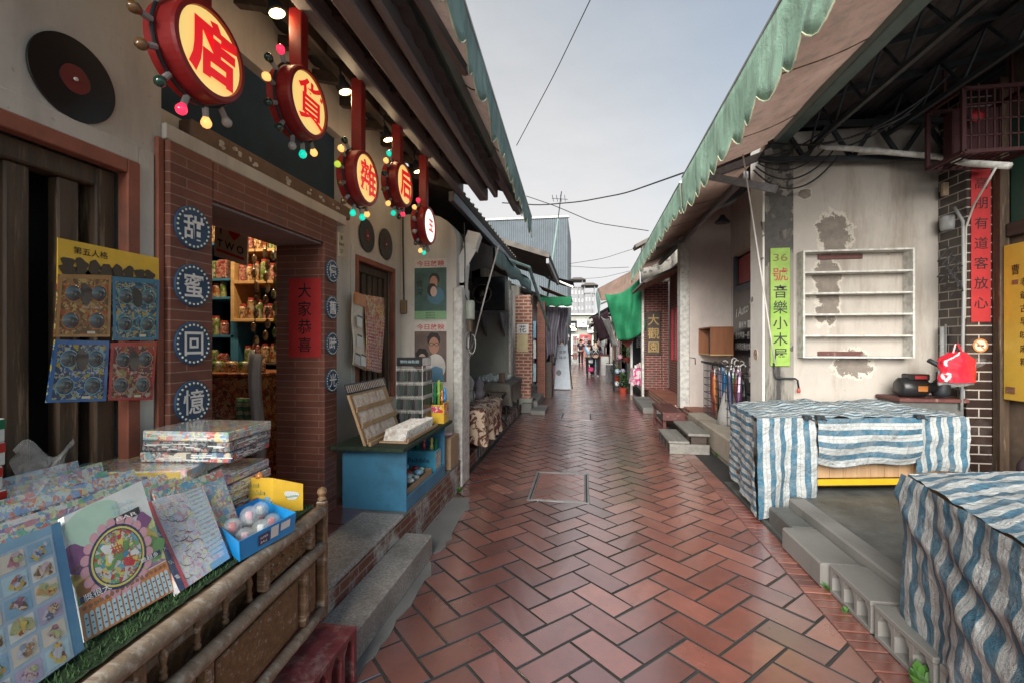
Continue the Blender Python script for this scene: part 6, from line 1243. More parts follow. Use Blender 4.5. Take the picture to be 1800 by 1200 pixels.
# ================= RIGHT SIDE, NEAR
def right_near():
    H = thing('porch_house', 'old house at the near right with a stained shelf wall and steel trusses', 'house', (3.0, 3.0, .2))
    m = MB(); m.box(1.905, 3.60, 5.25, 5.50, .2, 3.70); m.build('shelf_wall', 'plaster_old', H)
    m = MB(); m.bbox(1.885, 2.17, 5.215, 5.52, .2, 3.72, .006); pl = m.build('stained_pilaster', 'mould', H)
    m = MB(); m.bbox(1.862, 1.883, 5.20, 5.56, .2, 3.62, .003); m.build('flaking_edge', M.setdefault('flake', plaster('flaking cream paint', (.80, .78, .72), (.5, .46, .40), (.2, .18, .16), .63, .2)), H)
    m = MB(); m.box(2.2, 4.4, 5.52, 5.56, 3.6, 4.5); m.build('dark_gap_fill', 'dark', H); m = MB(); m.bbox(3.53, 3.74, 4.90, 5.249, .2, 3.9, .004); m.build('tiled_pier', 'brick_dark', H)  # board above the truss is added, porch darkness put into its colour
    m = MB(); m.bbox(3.735, 3.81, 4.81, 4.898, .2, 3.9, .006); m.build('dark_post', 'oldwood', H)
    m = MB(); m.box(3.83, 4.0, 3.4, 4.88, .2, 4.1); m.build('front_wall', M.setdefault('dkwall', dirty('brown stained wall', (.20, .14, .10), .8, .4, 4, (.06, .05, .04), .5)), H)
    m = MB(); m.bbox(3.77, 3.828, 3.5, 4.80, 2.44, 2.56, .006); m.build('head_beam', 'oldwood_h', H); m = MB(); m.box(3.81, 3.826, 3.5, 4.80, 2.57, 3.5); m.build('green_panel', M.setdefault('dkgreenp', plain('dark green board', (.02, .08, .06), .4)), H)
    # roof: ribbed sheets on steel trusses
    m = MB(); m.grid(lambda i, j: (1.95+3.3*i, 1.3+4.4*j, 3.72+.62*i+.018*math.sin((1.95+3.3*i)*2*PI/.13)), 140, 10); R = m.build('roof', M.setdefault('dksheet', dirty('sooty ribbed sheet', (.06, .052, .055), .8, .4, 3)), H, smooth=True, mods=[('thick', 'SOLIDIFY', {'thickness': .01})])
    def truss(p0, p1, h, n, w_=.045, thin=.022):
        p0, p1 = Vector(p0), Vector(p1); m = MB(); U = Vector((0, 0, h)); m.bar(p0, p1, w_); m.bar(p0+U, p1+U, w_)
        for k in range(n):
            a, b = p0.lerp(p1, k/n), p0.lerp(p1, (k+1)/n); c = p0.lerp(p1, (k+.5)/n)+U; m.bar(a, c, thin); m.bar(c, b, thin)
        m.build('truss', 'steel_dark', H)
    truss((1.80, 5.12, 3.38), (3.55, 5.12, 3.30), .36, 4, .05, .035)
    for x in (2.25, 2.95): truss((x, 1.4, 3.42+(x-2)*.12), (x, 5.05, 3.42+(x-2)*.12), .30, 8, .035, .016)
    truss((1.92, 2.1, 3.40), (3.6, 2.1, 3.52), .28, 5, .035, .016)
    m = MB()
    for y in (1.6, 2.6, 3.2, 3.8, 4.5): m.bar((1.92, y, 3.66), (4.1, y, 4.05), .03, .05)
    m.build('purlins', 'steel_dark', H)
    m = MB(); m.tube([GY(1440, 258, 5.0), GY(1500, 262, 5.0), GY(1560, 268, 5.0), GY(1650, 276, 4.9), GY(1700, 287, 4.5), GY(1775, 292, 4.2)], .028, 8); tag(m.build('rolled_sheet', 'whitepaint', smooth=True), 'thin white rolled sheet tied along the bottom of the porch truss', 'roll')
    m = MB(); m.box(4.6, 4.7, 4.9, 9.2, .2, 4.3); m.build('rear_wall', 'dark', H)
right_near()
# awning over the near right
A = awning('canvas_awning', 'pale green scalloped awning over the near right porch', 1.0, 1.95, 3.30, 3.60, 1.3, 5.25, .46, 'can_green', 'can_brown', hem1=1.06, depth=.095)
m = MB(); m.bbox(1.93, 2.05, 1.3, 5.5, 3.52, 3.66, .01); m.build('cassette', 'teal', A)
arm(A, (1.95, 1.9, 3.5), (1.45, 2.6, 3.36), (1.9, 2.4, 3.5)); arm(A, (1.92, 5.1, 3.45), (1.35, 5.3, 3.30), (1.88, 4.9, 3.0), w_=.045)
A = awning('canvas_awning', 'longer green scalloped awning over the umbrella shop', 1.06, 1.80, 3.28, 3.42, 5.35, 11.8, .36, 'can_green', 'can_brown', hem1=1.17, depth=.09)
m = MB(); m.bbox(1.79, 1.86, 5.6, 11.6, 3.34, 3.44, .01); m.build('cassette', 'greybeam', A); arm(A, (1.78, 8.6, 3.3), (1.35, 8.9, 3.22), (1.75, 9.1, 3.32))
m = MB(); m.tube([GY(1306, 272, 4.9), GY(1350, 560, 5.0), GY(1362, 638, 5.05)], .008, 8); tag(m.build('crank_pole', 'whitecable', smooth=True), 'long pale awning crank pole hanging in front of the lime green sign', 'pole')
# lime vertical sign
D = thing('shop_sign', 'tall lime green sign reading 36號音樂小木屋 on the stained pilaster', 'sign', (2.03, 5.19, 1.26)); x0, x1 = 1.935, 2.125; y = 5.20
m = MB(); m.bbox(x0, x1, y-.012, y, 1.245, 2.475, .003); m.build('board', 'lime', D)
m = MB(); c = ((x0+x1)/2, y-.0135); m.text('36', (c[0], c[1], 2.375), *YM, .10, .004, w=.14); m.build('number', M.setdefault('olive', plain('olive brown', (.16, .12, .02), .5)), D); m = MB(); m.text('號', (c[0], c[1], 2.20), *YM, .135, .008, w=.15); m.build('red_character', M.setdefault('rust', plain('rust red', (.35, .05, .03), .5)), D)
m = MB(); m.text('音樂小木屋', (c[0], c[1], 1.69), *YM, .135, .006, True, .165); m.build('lettering', 'ink', D)
# white wall shelf with no back
def wall_shelf():
    a, b = GY(1412, 434, 5.1), GY(1605, 628, 5.1); x0, x1, z0, z1 = a.x, b.x+.02, b.z-.01, GY(1605, 435, 5.1).z; D = thing('wall_shelf', 'empty white wall shelf of five rows on the stained wall', 'shelf', ((x0+x1)/2, 5.17, z0)); y0, y1 = 5.10, 5.249
    for x, xx in ((x0, x0+.02), (x1-.02, x1)): m = MB(); m.bbox(x, xx, y0, y1, z0, z1, .003); m.build('side_board', 'whitepaint', D)
    zs = [z0+(z1-z0-.018)*k/5 for k in range(6)]
    for z in zs: m = MB(); m.bbox(x0+.02, x1-.02, y0+.004, y1, z, z+.018, .002); m.build('shelf_board', 'whitepaint', D)
    for z, xa, xb in ((z1-.075, x0+.2, x0+.62), (z0+.02, x0+.2, x0+.62)): m = MB(); m.bbox(xa, xb, y1-.02, y1-.002, z, z+.045, .002); m.build('fixing_batten', 'redwood', D)
wall_shelf()
# red couplet, no smoking discs, pipes, pump, hanging bags
paper_y('red_couplet', 'long red paper strip with black brushed characters on the dark tiled pier', 'banner', 3.562, 3.722, 4.896, 1.68, 3.14, 'banner_red', '高朋有道客放心', 'ink', .11, .004, .185)
def no_smoking(c, R_, U_, r, label, par=None):
    n = R_.cross(U_); D = thing('no_smoking_sign', label, 'sign', tuple(c), 'round no smoking signs'); m = MB(); m.lathe(c, [(0, 0), (r, 0), (r, .004), (0, .004)], 32, n); m.build('disc', 'p_cream', D)
    f = Face(c-R_*r-U_*r+n*.004, c+R_*r-U_*r+n*.004, c-R_*r+U_*r+n*.004, c+R_*r+U_*r+n*.004); m = MB(); f.ring(m, .5, .5, r*.78, r, .001); w_ = .05
    a, b = f.p(.22, .74, .0012), f.p(.76, .20, .0012); v = (b-a).cross(n).normalized()*r*.08; m.add([a+v, b+v, b-v, a-v], [(0, 1, 2, 3)]); m.build('red_ring', 'p_orange', D); m = MB(); f.rect(m, .28, .72, .44, .54, .0008); m.build('printed_cigarette', 'p_black', D)
no_smoking(GY(1723, 607, 4.895), Vector((1, 0, 0)), Vector((0, 0, 1)), .062, 'orange ringed no smoking disc below the long red paper strip'); no_smoking(Vector((1.858, 5.38, 1.36)), Vector((0, -1, 0)), Vector((0, 0, 1)), .055, 'small red no smoking disc on the flaking white wall edge')
D = thing('drain_pipes', 'bunch of grey plastic pipes standing between the stained wall and the tiled pier', 'pipes', (3.25, 4.95, .2))
for k, (u, r, v0) in enumerate(((1656, .018, 575), (1665, .018, 570), (1679, .042, 566))): p = GY(u, v0, 5.15); m = MB(); m.tube([(p.x, p.y, .2), (p.x, p.y, p.z)], r, 12); m.lathe((p.x, p.y, p.z-.5), [(r+.004, 0), (r+.006, .01), (r+.006, .05), (r+.004, .06)], 12); m.build('pipe', 'pvc', D, smooth=True)
m = MB(); m.tube([GY(1690, 720, 4.87), GY(1694, 520, 4.87), GY(1693, 390, 4.87), GY(1678, 365, 5.0)], .013, 8); m.build('conduit', 'pvc', D, smooth=True)
m = MB(); m.tube([GY(1696, 560, 4.88), GY(1698, 400, 4.88), GY(1712, 360, 4.6), GY(1730, 330, 4.4), GY(1750, 296, 4.2)], .008, 8); m.build('white_cable', 'whitecable', D, smooth=True)
m = MB(); m.lathe(GY(1668, 405, 5.1), [(0, 0), (.06, 0), (.068, .03), (.068, .12), (.05, .14), (0, .14)], 18); m.build('meter', 'pvc', D, smooth=True); m = MB(); p = GY(1665, 335, 5.15); m.bbox(p.x-.06, p.x+.05, p.y-.04, p.y, p.z-.06, p.z+.07, .005); m.build('junction_box', M.setdefault('tanbox', plain('tan box', (.36, .27, .18), .5)), D)
for k in range(5): a = GY(1655+6*k, 430+8*k, 4.88); m = MB(); m.tube([a+Vector((.05*math.sin(t*2), -.02, -.06*t-.03*math.cos(t*3))) for t in [k_*.5 for k_ in range(12)]], .006, 5); m.build('cable', 'cable', D)
def pump():
    c = GY(1612, 680, 4.98); D = thing('water_pump', 'black water pump with a red label on the ledge below the white shelf', 'pump', (c.x, c.y, .95)); m = MB(); m.lathe(c+Vector((-.17, 0, 0)), [(0, 0), (.07, 0), (.092, .02), (.092, .22), (.075, .24), (.05, .26), (.05, .32), (0, .33)], 24, (1, 0, 0)); m.build('motor_body', 'black', D, smooth=True)
    m = MB(); m.bbox(c.x-.11, c.x+.07, c.y-.07, c.y+.05, c.z+.07, c.z+.13, .01); m.build('terminal_cover', 'black', D); m = MB(); m.box(c.x-.06, c.x+.04, c.y-.0725, c.y-.071, c.z+.085, c.z+.115); m.build('red_label', 'p_red', D); m = MB(); m.box(c.x-.05, c.x+.03, c.y-.097, c.y-.095, c.z-.03, c.z+.02); m.build('orange_label', 'p_orange', D)
    m = MB(); m.lathe(c+Vector((.20, 0, 0)), [(0, -.08), (.06, -.08), (.07, -.05), (.07, .04), (.035, .08), (.035, .15), (0, .15)], 18); m.tube([c+Vector((.2, 0, .14)), c+Vector((.2, 0, .2)), c+Vector((.1, 0, .26))], .022, 10); m.build('pump_head', 'steel_dark', D, smooth=True)
    m = MB(); m.tube([c+Vector((.26, -.03, .02)), c+Vector((.33, -.04, .03)), c+Vector((.36, -.04, -.04)), c+Vector((.33, -.05, -.17)), c+Vector((.2, -.05, -.25))], .022, 10); m.build('elbow_pipe', 'pvc', D, smooth=True)
    m = MB(); m.bbox(c.x-.22, c.x+.36, c.y-.12, 5.23, c.z-.13, c.z-.095, .005); m.build('ledge_board', 'redwood', D); m = MB(); m.bbox(c.x-.2, c.x+.34, c.y-.08, 5.22, .2, c.z-.131, .005); m.build('plinth', 'concrete2', D)
pump()
def bags():
    c = GY(1682, 645, 4.55); D = thing('red_plastic_bag', 'bright red plastic bag hung on the pipes beside the no smoking disc', 'bag', (c.x, c.y, c.z-.13))
    def fn(i, j): 
        a = 2*PI*i; r = .05+.07*min(1, j*3.5); n_ = noise.noise(Vector((math.cos(a)*2.5, math.sin(a)*2.5, j*5))); return c+Vector((r*math.cos(a)*1.15*(1+.25*n_), .05*math.sin(a)*(1+.3*n_), .13-.26*j+.012*n_))
    m = MB(); m.grid(fn, 28, 14); m.build('bag', M.setdefault('redbag', plain('shiny red film', (.55, .02, .04), .18, coat=.8)), D, smooth=True); m = MB(); m.tube([c+Vector((-.03, 0, .12)), c+Vector((-.01, 0, .2)), c+Vector((.01, 0, .2)), c+Vector((.04, 0, .12))], .008, 6); m.build('handles', 'redbag', D)
    m = MB(); m.grid(lambda i, j: c+Vector((-.13+.27*i, .03, -.02-.14*j+.01*math.sin(i*8))), 8, 5); m2 = m; o = m.build('pale_bag', 'cloth_white', smooth=True, mods=[('thick', 'SOLIDIFY', {'thickness': .02})]); tag(o, 'flat pale bag hanging behind the red plastic bag', 'bag')
    m = MB(); m.grid(lambda i, j: c+Vector((.05+.18*i, -.0+.03*math.sin(j*6), .11-.05*i-.13*j*(1-i*.8)+.02*math.sin(i*9+j*7))), 10, 8); tag(m.build('clear_bag', 'clear', smooth=True), 'clear film bag sticking out to the right of the red one', 'bag')
bags()
def yellow_sign():
    D = thing('hanging_signboard', 'amber yellow signboard with dark vertical characters at the right edge', 'sign', (3.63, 4.0, .95)); x = 3.75; y1 = 4.80; y0 = 4.1
    m = MB(); m.bbox(x, x+.04, y0, y1, .98, 2.36, .004); m.build('board', 'yellow_sign', D); m = MB(); F_ = lambda yy, z: Vector((x-.002, yy, z))
    m.text('曹', F_(y1-.12, 2.13), *XM, .09, .008, w=.075); m.text('老爺古早味麻糬', F_(y1-.20, 1.67), *XM, .07, .008, True, .115); m.build('lettering', M.setdefault('dkbrown', plain('dark brown ink', (.06, .02, .01), .5)), D)
    m = MB(); m.bbox(x-.006, x-.001, y1-.15, y1-.09, 2.0, 2.04, .002); m.bbox(x-.006, x-.001, y1-.12, y1-.03, 1.04, 1.10, .002, ); m.build('printed_brick', 'p_brown', D)
yellow_sign()
# bedding roll, boxes at the right edge by the tiled pier
m = MB(); m.ball((3.52, 4.05, .52), .2, 16, 1.2, .9, .8); o = m.build('plum_cushion', 'cloth_plum', smooth=True); tag(o, 'plum coloured stuffed cushion behind the striped stall cover', 'cushion')
m = MB(); m.grid(lambda i, j: (3.42+.30*i, 3.9-.16*math.sin(PI*j)*.6-.05, .58+.07*math.cos(PI*j)+.03*math.sin(i*8)), 14, 8); tag(m.build('white_towel', 'cloth_white', smooth=True, mods=[('thick', 'SOLIDIFY', {'thickness': .015})]), 'white towel thrown over the plum cushion', 'towel')
m = MB(); m.bbox(3.1, 3.62, 3.72, 4.2, .202, .36, .01); tag(m.build('low_crate', 'cardboard'), 'low brown crate under the plum cushion', 'crate'); m = MB(); m.bbox(3.36, 3.52, 3.60, 3.71, .202, .33, .01); tag(m.build('yellow_tub', 'yellow_rail'), 'small yellow tub beside the low brown crate', 'tub')
# ================= STRIPED TARPAULIN STALLS
BS, WSc = (.56, .59, .585), (.055, .17, .26)
M['tarpU'] = striped('blue striped tarpaulin', BS, WSc, .100); M['tarpV'] = striped('blue striped tarpaulin flap', BS, WSc, .100, axis='Y'); 
def nz2(x, y, s=1.): return noise.noise(Vector((x, y, s)))
def tarp_side(m, a, b, ztop, zbot, U0, out, nu=40, nv=18, wav=.02, hem=None):
    a, b = Vector(a), Vector(b); L = (b-a).length; n = Vector(out).normalized()
    def fn(i, j):
        zt_ = ztop(i) if callable(ztop) else ztop; zb_ = zbot(i) if callable(zbot) else zbot
        p = a.lerp(b, i); f = math.sin(i*L*15+j*1.5+2*nz2(i*L*2, j, U0))*wav*(.25+j)+.03*nz2(i*L*5, j*4, U0+3)+.012*nz2(i*L*14, j*9, U0)
        return Vector((p.x, p.y, zt_+(zb_-zt_)*j))+n*(f+.012*math.sin(PI*j))
    m.grid(fn, nu, nv, L, 1.)
def stall_a():
    FL, FR, BR, BL = Vector((1.43, 4.12, 0)), Vector((3.22, 4.46, 0)), Vector((3.18, 5.10, 0)), Vector((1.50, 5.02, 0))
    D = thing('market_stall', 'low timber stall with pale boards and a yellow rail under the farther striped tarpaulin', 'stall', (2.3, 4.6, .2)); i_ = .05
    m = MB(); m.add([FL+Vector((.05, .06, .80)), FR+Vector((-.05, .05, .80)), BR+Vector((-.05, -.05, .80)), BL+Vector((.05, -.05, .80)), FL+Vector((.05, .06, .84)), FR+Vector((-.05, .05, .84)), BR+Vector((-.05, -.05, .84)), BL+Vector((.05, -.05, .84))], [(3, 2, 1, 0), (4, 5, 6, 7), (0, 1, 5, 4), (1, 2, 6, 5), (2, 3, 7, 6), (3, 0, 4, 7)]); m.build('tabletop', 'plank', D)
    d = (FR-FL).normalized(); L = (FR-FL).length; T = rot_frame(FL+d*0+Vector((0, 0, 0)), math.atan2(d.y, d.x))
    for k in range(14):
        m = MB(); s0 = .08+k*.122; m.bbox(s0, s0+.119, .09, .105, .33, .76, .002, T); m.build('front_plank', 'plank', D)
    m = MB(); m.bbox(.06, L-.05, .05, .085, .275, .325, .004, T); m.build('yellow_rail', 'yellow_rail', D); m = MB(); m.bbox(.06, L-.05, .08, .11, .60, .72, .004, T); m.build('front_rail', 'redwood', D)
    for s0, t0 in ((.14, .15), (L-.12, .13), (.30, .70), (L-.12, .55)): m = MB(); m.bbox(s0-.025, s0+.025, t0-.025, t0+.025, .202 if s0 > .5 else .02, .80, .004, T); m.build('leg', 'oldwood', D)
    m = MB(); m.bbox(.14, L-.14, .14, .60, .235, .27, .004, T); m.build('lower_shelf', 'oldwood_h', D)
    C = thing('striped_tarpaulin', 'blue and white striped tarpaulin draped over the farther stall, its middle flap hanging short', 'tarpaulin', (2.3, 4.6, .3), 'striped tarpaulins over the stalls')
    def top(i, j):
        p = (FL*(1-i)+FR*i)*(1-j)+(BL*(1-i)+BR*i)*j; b = .085*math.sin(PI*min(1, i*1.0))**.6*math.sin(PI*j*.72)*(.7+.6*nz2(i*3, j*2, 5))+.045*nz2(i*5, j*4, 2)*math.sin(PI*j)**.5*math.sin(PI*i)**.5
        return Vector((p.x, p.y, .862+b+.05*max(0, nz2(i*3.3, j*2, 8))*math.sin(PI*i)*math.sin(PI*j*.9)+.02*i*0+.02*nz2(i*14, j*8, 1)+.012*nz2(i*30, j*18, 1)))
    m = MB(); m.grid(top, 70, 30, .95, 1.85)
    for q in range(len(m.f)): m.uv[q] = [(v_ , u_) for (u_, v_) in m.uv[q]]
    m.build('top_sheet', 'tarpU', C, smooth=True)
    m = MB(); tarp_side(m, BL, FL, .862, lambda i: .13-.10*i, 1, (-1, -.1, 0), 50, 30, .012); m.build('end_sheet', 'tarpV', C, smooth=True)
    s1, s2 = .275, .745
    m = MB(); tarp_side(m, FL, FL.lerp(FR, s1), .862, lambda i: .02+.12*i+.12*max(0, i-.6), 2, (.19, -1, 0), 34, 24, .02); m.build('front_sheet', 'tarpU', C, smooth=True)
    def flap(i, j): p = FL.lerp(FR, s1-.0+(s2-s1+.02)*i); return Vector((p.x+.005, p.y-.015-.03*math.sin(PI*j)-.012*math.sin(i*7+j*11), .860-(.36+.07*math.sin(PI*i*.8+.5)*(.6)+.02*math.sin(i*9))*j))
    m = MB(); m.grid(flap, 40, 22, .85, .40); m.build('short_flap', 'tarpV', C, smooth=True)
    m = MB(); tarp_side(m, FL.lerp(FR, s2), FR, .862, lambda i: .40, 5, (.19, -1, 0), 30, 20, .014); m.build('front_sheet', 'tarpU', C, smooth=True)
    m = MB(); tarp_side(m, FR, BR, .862, .40, 6, (1, 0, 0), 20, 12); m.build('end_sheet', 'tarpV', C, smooth=True)
    for s in (.23, .29, .76): p = FL.lerp(FR, s); m = MB(); m.bbox(p.x-.03, p.x+.03, p.y-.045, p.y+.01, .852, .885, .004); m.bar((p.x, p.y-.045, .87), (p.x+.03, p.y-.075, .85), .012); tag(m.build('spring_clamp', 'steel_dark'), ('nearest the lane', 'second from the lane', 'farthest from the lane')[(.23, .29, .76).index(s)]+' spring clamp gripping the top edge of the farther tarpaulin', 'clamp', 'clamps on the farther tarpaulin')
stall_a()
def stall_b():
    BL = Vector((1.55, 2.50, 0)); u = Vector((.974, .225, 0)).normalized(); w_ = Vector((-.214, -.977, 0)).normalized(); L, Wd = 1.5, 1.35
    FLc = BL+w_*Wd; BRc = BL+u*L; zt_ = .86
    D = thing('market_stall', 'boxy timber stall wholly covered by the nearer striped tarpaulin', 'stall', tuple(BL)); T = Matrix(((u.x, w_.x, 0, BL.x), (u.y, w_.y, 0, BL.y), (0, 0, 1, 0), (0, 0, 0, 1)))
    m = MB(); m.bbox(.06, L-.05, .05, Wd-.05, .35, .83, .01, T); m.build('stall_body', 'plank', D)
    for a, b in ((.1, .1), (L-.1, .1), (.1, Wd-.1), (L-.1, Wd-.1)): m = MB(); m.bbox(a-.03, a+.03, b-.03, b+.03, .0 if a < .5 else .2, .35, .004, T); m.build('leg', 'oldwood', D)
    C = thing('striped_tarpaulin', 'blue and white striped tarpaulin over the nearest stall, creased diagonally down its side', 'tarpaulin', tuple(BL), 'striped tarpaulins over the stalls')
    def top(i, j): p = BL+u*(L*i)+w_*(Wd*j); return Vector((p.x, p.y, zt_+.03*nz2(i*3, j*3, 3)*min(1, 6*i, 6*(1-i), 6*j)+.016*nz2(i*11, j*11, 1)+.01*nz2(i*24, j*24, 1)))
    m = MB(); m.grid(top, 50, 50, L, Wd)
    for q in range(len(m.f)): m.uv[q] = [(v_+.3*u_, u_) for (u_, v_) in m.uv[q]]
    m.build('top_sheet', 'tarpU', C, smooth=True)
    n = Vector((w_.y, -w_.x, 0)); n = n if n.x < 0 else -n
    def side(i, j):
        p = BL+w_*(Wd*i); zb = .05+.26*i
        d1 = (j-.12-1.0*i)   # two diagonal creases running down towards the viewer
        d2 = (j-.02-.62*i); cr = .028*math.exp(-(d1*9)**2)+.024*math.exp(-(d2*11)**2)-.018*math.exp(-((d1+.12)*10)**2)
        return Vector((p.x, p.y, zt_+(zb-zt_)*j))+n*(cr+.012+.014*nz2(i*5, j*5, 4)+.02*math.sin(i*16+j*2)*j+.012*nz2(i*16, j*12, 2))
    m = MB(); m.grid(side, 80, 50, Wd, .8)
    m.build('side_sheet', 'tarpU', C, smooth=True)
    m = MB(); tarp_side(m, BRc, BL, zt_, .06, 7, -w_, 40, 20); m.build('back_sheet', 'tarpU', C, smooth=True)
    m = MB(); tarp_side(m, FLc, FLc+u*L, zt_, .30, 8, w_, 40, 20); m.build('front_sheet', 'tarpU', C, smooth=True); m = MB(); tarp_side(m, FLc+u*L, BRc, zt_, .25, 9, u, 40, 20); m.build('end_sheet', 'tarpU', C, smooth=True)
stall_b()
# kerb blocks at the right edge
m = MB(); m.bbox(1.425, 1.66, 3.055, 3.62, 0, .155, .012); tag(m.build('kerb_block', 'concrete'), 'smooth solid cement block at the end of the hollow blocks', 'block', 'cement blocks along the right kerb')
m = MB(); m.bbox(1.50, 1.66, 3.64, 4.06, 0, .15, .01); tag(m.build('kerb_block', 'concrete2'), 'darker small cement block half under the farther tarpaulin', 'block', 'cement blocks along the right kerb')
for k, y in enumerate((2.62, 2.19, 1.76)):
    hollow_block(1.455, 1.66, y, y+.40, 0, .17, 'concrete', 'hollow_block', 'grey hollow cement block, '+('first towards the viewer after the solid block', 'second towards the viewer after the solid block', 'nearest the viewer beneath the near tarpaulin')[k], 'hollow block', 'hollow cement blocks along the right kerb', 3)
def weed(name, label, c, n, r, seed):
    r8 = random.Random(seed); m = MB(); c = Vector(c)
    for k in range(n):
        a = r8.uniform(0, 2*PI); d = Vector((math.cos(a), math.sin(a), 0)); h = r8.uniform(.4, 1.)*r; tip = c+d*r*r8.uniform(.4, 1)+Vector((0, 0, h)); s = Vector((-d.y, d.x, 0))*r*.22; mid = c.lerp(tip, .6)+Vector((0, 0, r*.15)); m.add([c, mid-s, tip+Vector((0, 0, -r*.1)), mid+s], [(0, 1, 2), (0, 2, 3)])
    return tag(m.build(name, 'leaf'), label, 'plant', 'weeds growing in the paving cracks')
weed('weed', 'broad leaved green weed at the foot of the nearest tarpaulin', (1.43, 2.22, 0), 16, .10, 1); weed('weed', 'small weed against the solid cement block', (1.46, 3.03, 0), 14, .06, 2); weed('weed', 'tiny weed by the near cement blocks', (1.43, 2.8, 0), 10, .035, 3)
weed('weed', 'weed in the wall crack under the white end post', (-1.23, 4.46, 0), 14, .07, 4); weed('weed', 'weed beside the grey timber steps', (1.72, 6.35, 0), 12, .06, 5)
# ================= UMBRELLA SHOP (right, y 5.5-9)
def umbrella_shop():
    H = thing('umbrella_shop_house', 'pale pink walled house behind the lime sign with a dark shop front', 'house', (2.6, 7.3, .318))
    m = MB(); m.box(1.90, 2.62, 8.80, 9.02, .3, 3.45); m.build('pink_wall', 'plaster_pink', H); m = MB(); m.add([(x, y, z) for y in (8.82, 9.0) for x, z in ((1.9, 3.452), (4.6, 3.452), (4.6, 4.85), (1.9, 3.68))], [(0, 1, 2, 3), (7, 6, 5, 4), (0, 4, 5, 1), (1, 5, 6, 2), (2, 6, 7, 3), (3, 7, 4, 0)]); m.build('gable_fill', 'plaster_pink', H); m = MB(); m.bbox(1.74, 1.90, 8.78, 9.04, .29, 3.42, .006); m.build('white_wall_end', 'whitepaint', H)
    m = MB(); seg_wall(m, (2.62, 9.0), (2.62, 5.52), .2, .3, 3.95, [(.25, 3.3, .32, 3.0)]); m.build('front_wall', 'plaster_pink', H)
    m = MB()
    for yy in (5.72, 6.7, 7.6, 8.72): m.bbox(2.64, 2.70, yy-.03, yy+.03, .32, 3.0, .004)
    m.bbox(2.642, 2.698, 5.75, 8.69, 2.36, 2.46, .004); m.bbox(2.642, 2.698, 5.75, 8.69, .36, .62, .004); m.build('shopfront_frame', M.setdefault('frameblue', plain('blue grey frame', (.09, .12, .15), .4)), H)
    m = MB(); m.box(2.72, 2.74, 5.7, 8.75, .3, 3.0); m.build('dark_panes', M.setdefault('pane', plain('dark glass', (.02, .022, .025), .08)), H)
    m = MB(); m.box(2.705, 2.715, 7.68, 8.66, 2.5, 2.95); m.build('red_transom_poster', 'p_red', H); m = MB(); m.box(2.702, 2.714, 7.62, 7.72, .5, 2.34); m.build('red_strip', 'p_red', H)
    m = MB(); m.add([(1.3, 5.56, 3.46), (1.3, 11.0, 3.46), (4.6, 11.0, 4.9), (4.6, 5.56, 4.9)], [(0, 1, 2, 3)]); m.build('roof', 'rooftile', H, mods=[('thick', 'SOLIDIFY', {'thickness': .06})])
    D = thing('shop_window_poster', 'black shop window poster with Auto in slanted white letters and rows of white characters', 'poster', (2.69, 8.2, 1.2)); m = MB(); m.bbox(2.632, 2.640, 7.74, 8.70, .9, 2.36, .001); m.build('sheet', 'p_black', D)
    m = MB(); F_ = lambda yy, z: Vector((2.629, yy, z)); R_ = Vector((0, -1, .12)); m.text('i Auto', F_(8.24, 2.02), R_, (0, -.18, 1), .20, .02, w=.62); m.text('®', F_(7.86, 2.12), *XM, .06); m.text('最新專', F_(8.22, 1.78), *XM, .10, .012, w=.36); m.box(2.628, 2.6295, 7.80, 7.98, 1.72, 1.84); m.text('全世界第一把', F_(8.24, 1.60), *XM, .12, .012, w=.70); m.text('自動開自動收傘', F_(8.22, 1.42), *XM, .12, .012, w=.74); m.build('lettering', 'inkwhite', D)
    D = thing('small_notice', 'small pink and white notice low on the shop window', 'notice', (2.62, 7.78, 1.0)); m = MB(); m.bbox(2.622, 2.629, 7.70, 7.9, .85, 1.25, .001); m.build('sheet', 'p_white', D); m = MB(); m.text('特價', (2.620, 7.8, 1.05), *XM, .11, .012, True, .15); m.build('lettering', 'inkred', D)
    D = thing('wall_box', 'open fronted red brown wooden box mounted on the pale pink wall', 'box', (2.25, 8.4, 1.27)); x0, x1, y0, y1, z0, z1 = 2.06, 2.42, 8.0, 8.79, 1.27, 1.74
    for q, nm in (((x0, x1, y0, y0+.02, z0+.02, z1-.02), 'side_panel'), ((x0, x1, y1-.02, y1, z0+.02, z1-.02), 'side_panel'), ((x0, x1, y0, y1, z0, z0+.02), 'bottom_panel'), ((x0, x1, y0, y1, z1-.02, z1), 'top_panel'), ((x1-.02, x1, y0+.02, y1-.02, z0+.02, z1-.02), 'back_panel')): m = MB(); m.bbox(*q, .003); m.build(nm, 'brownwood' if nm != 'bottom_panel' else 'shelfwood', D)
    m = MB(); m.box(x0+.1, x0+.2, y0+.1, y0+.5, z0+.021, z0+.4); m.build('box_content', 'dark', D)
    # crank of thin pipe on pink wall and pilaster
    m = MB(); a = lambda u, v: GY(u, v, 8.79); m.tube([a(1205, 435), a(1206, 627), a(1222, 629), a(1222, 640)], .008, 6); tag(m.build('wall_conduit', 'steel_dark'), 'thin conduit running down the pale pink wall', 'conduit')
    D = thing('wall_tap', 'old brass tap and bent pipe below the lime green sign', 'tap', (2.05, 5.17, .95)); a = lambda u, v: GY(u, v, 5.18); m = MB(); m.tube([a(1360, 637), a(1362, 660), a(1364, 664), a(1398, 665), a(1402, 668), a(1404, 682)], .010, 8); m.build('pipe', 'steel_dark', D, smooth=True); m = MB(); m.lathe(a(1404, 690), [(.012, 0), (.017, .02), (.012, .05), (0, .05)], 10); m.build('tap_body', 'rust', D)
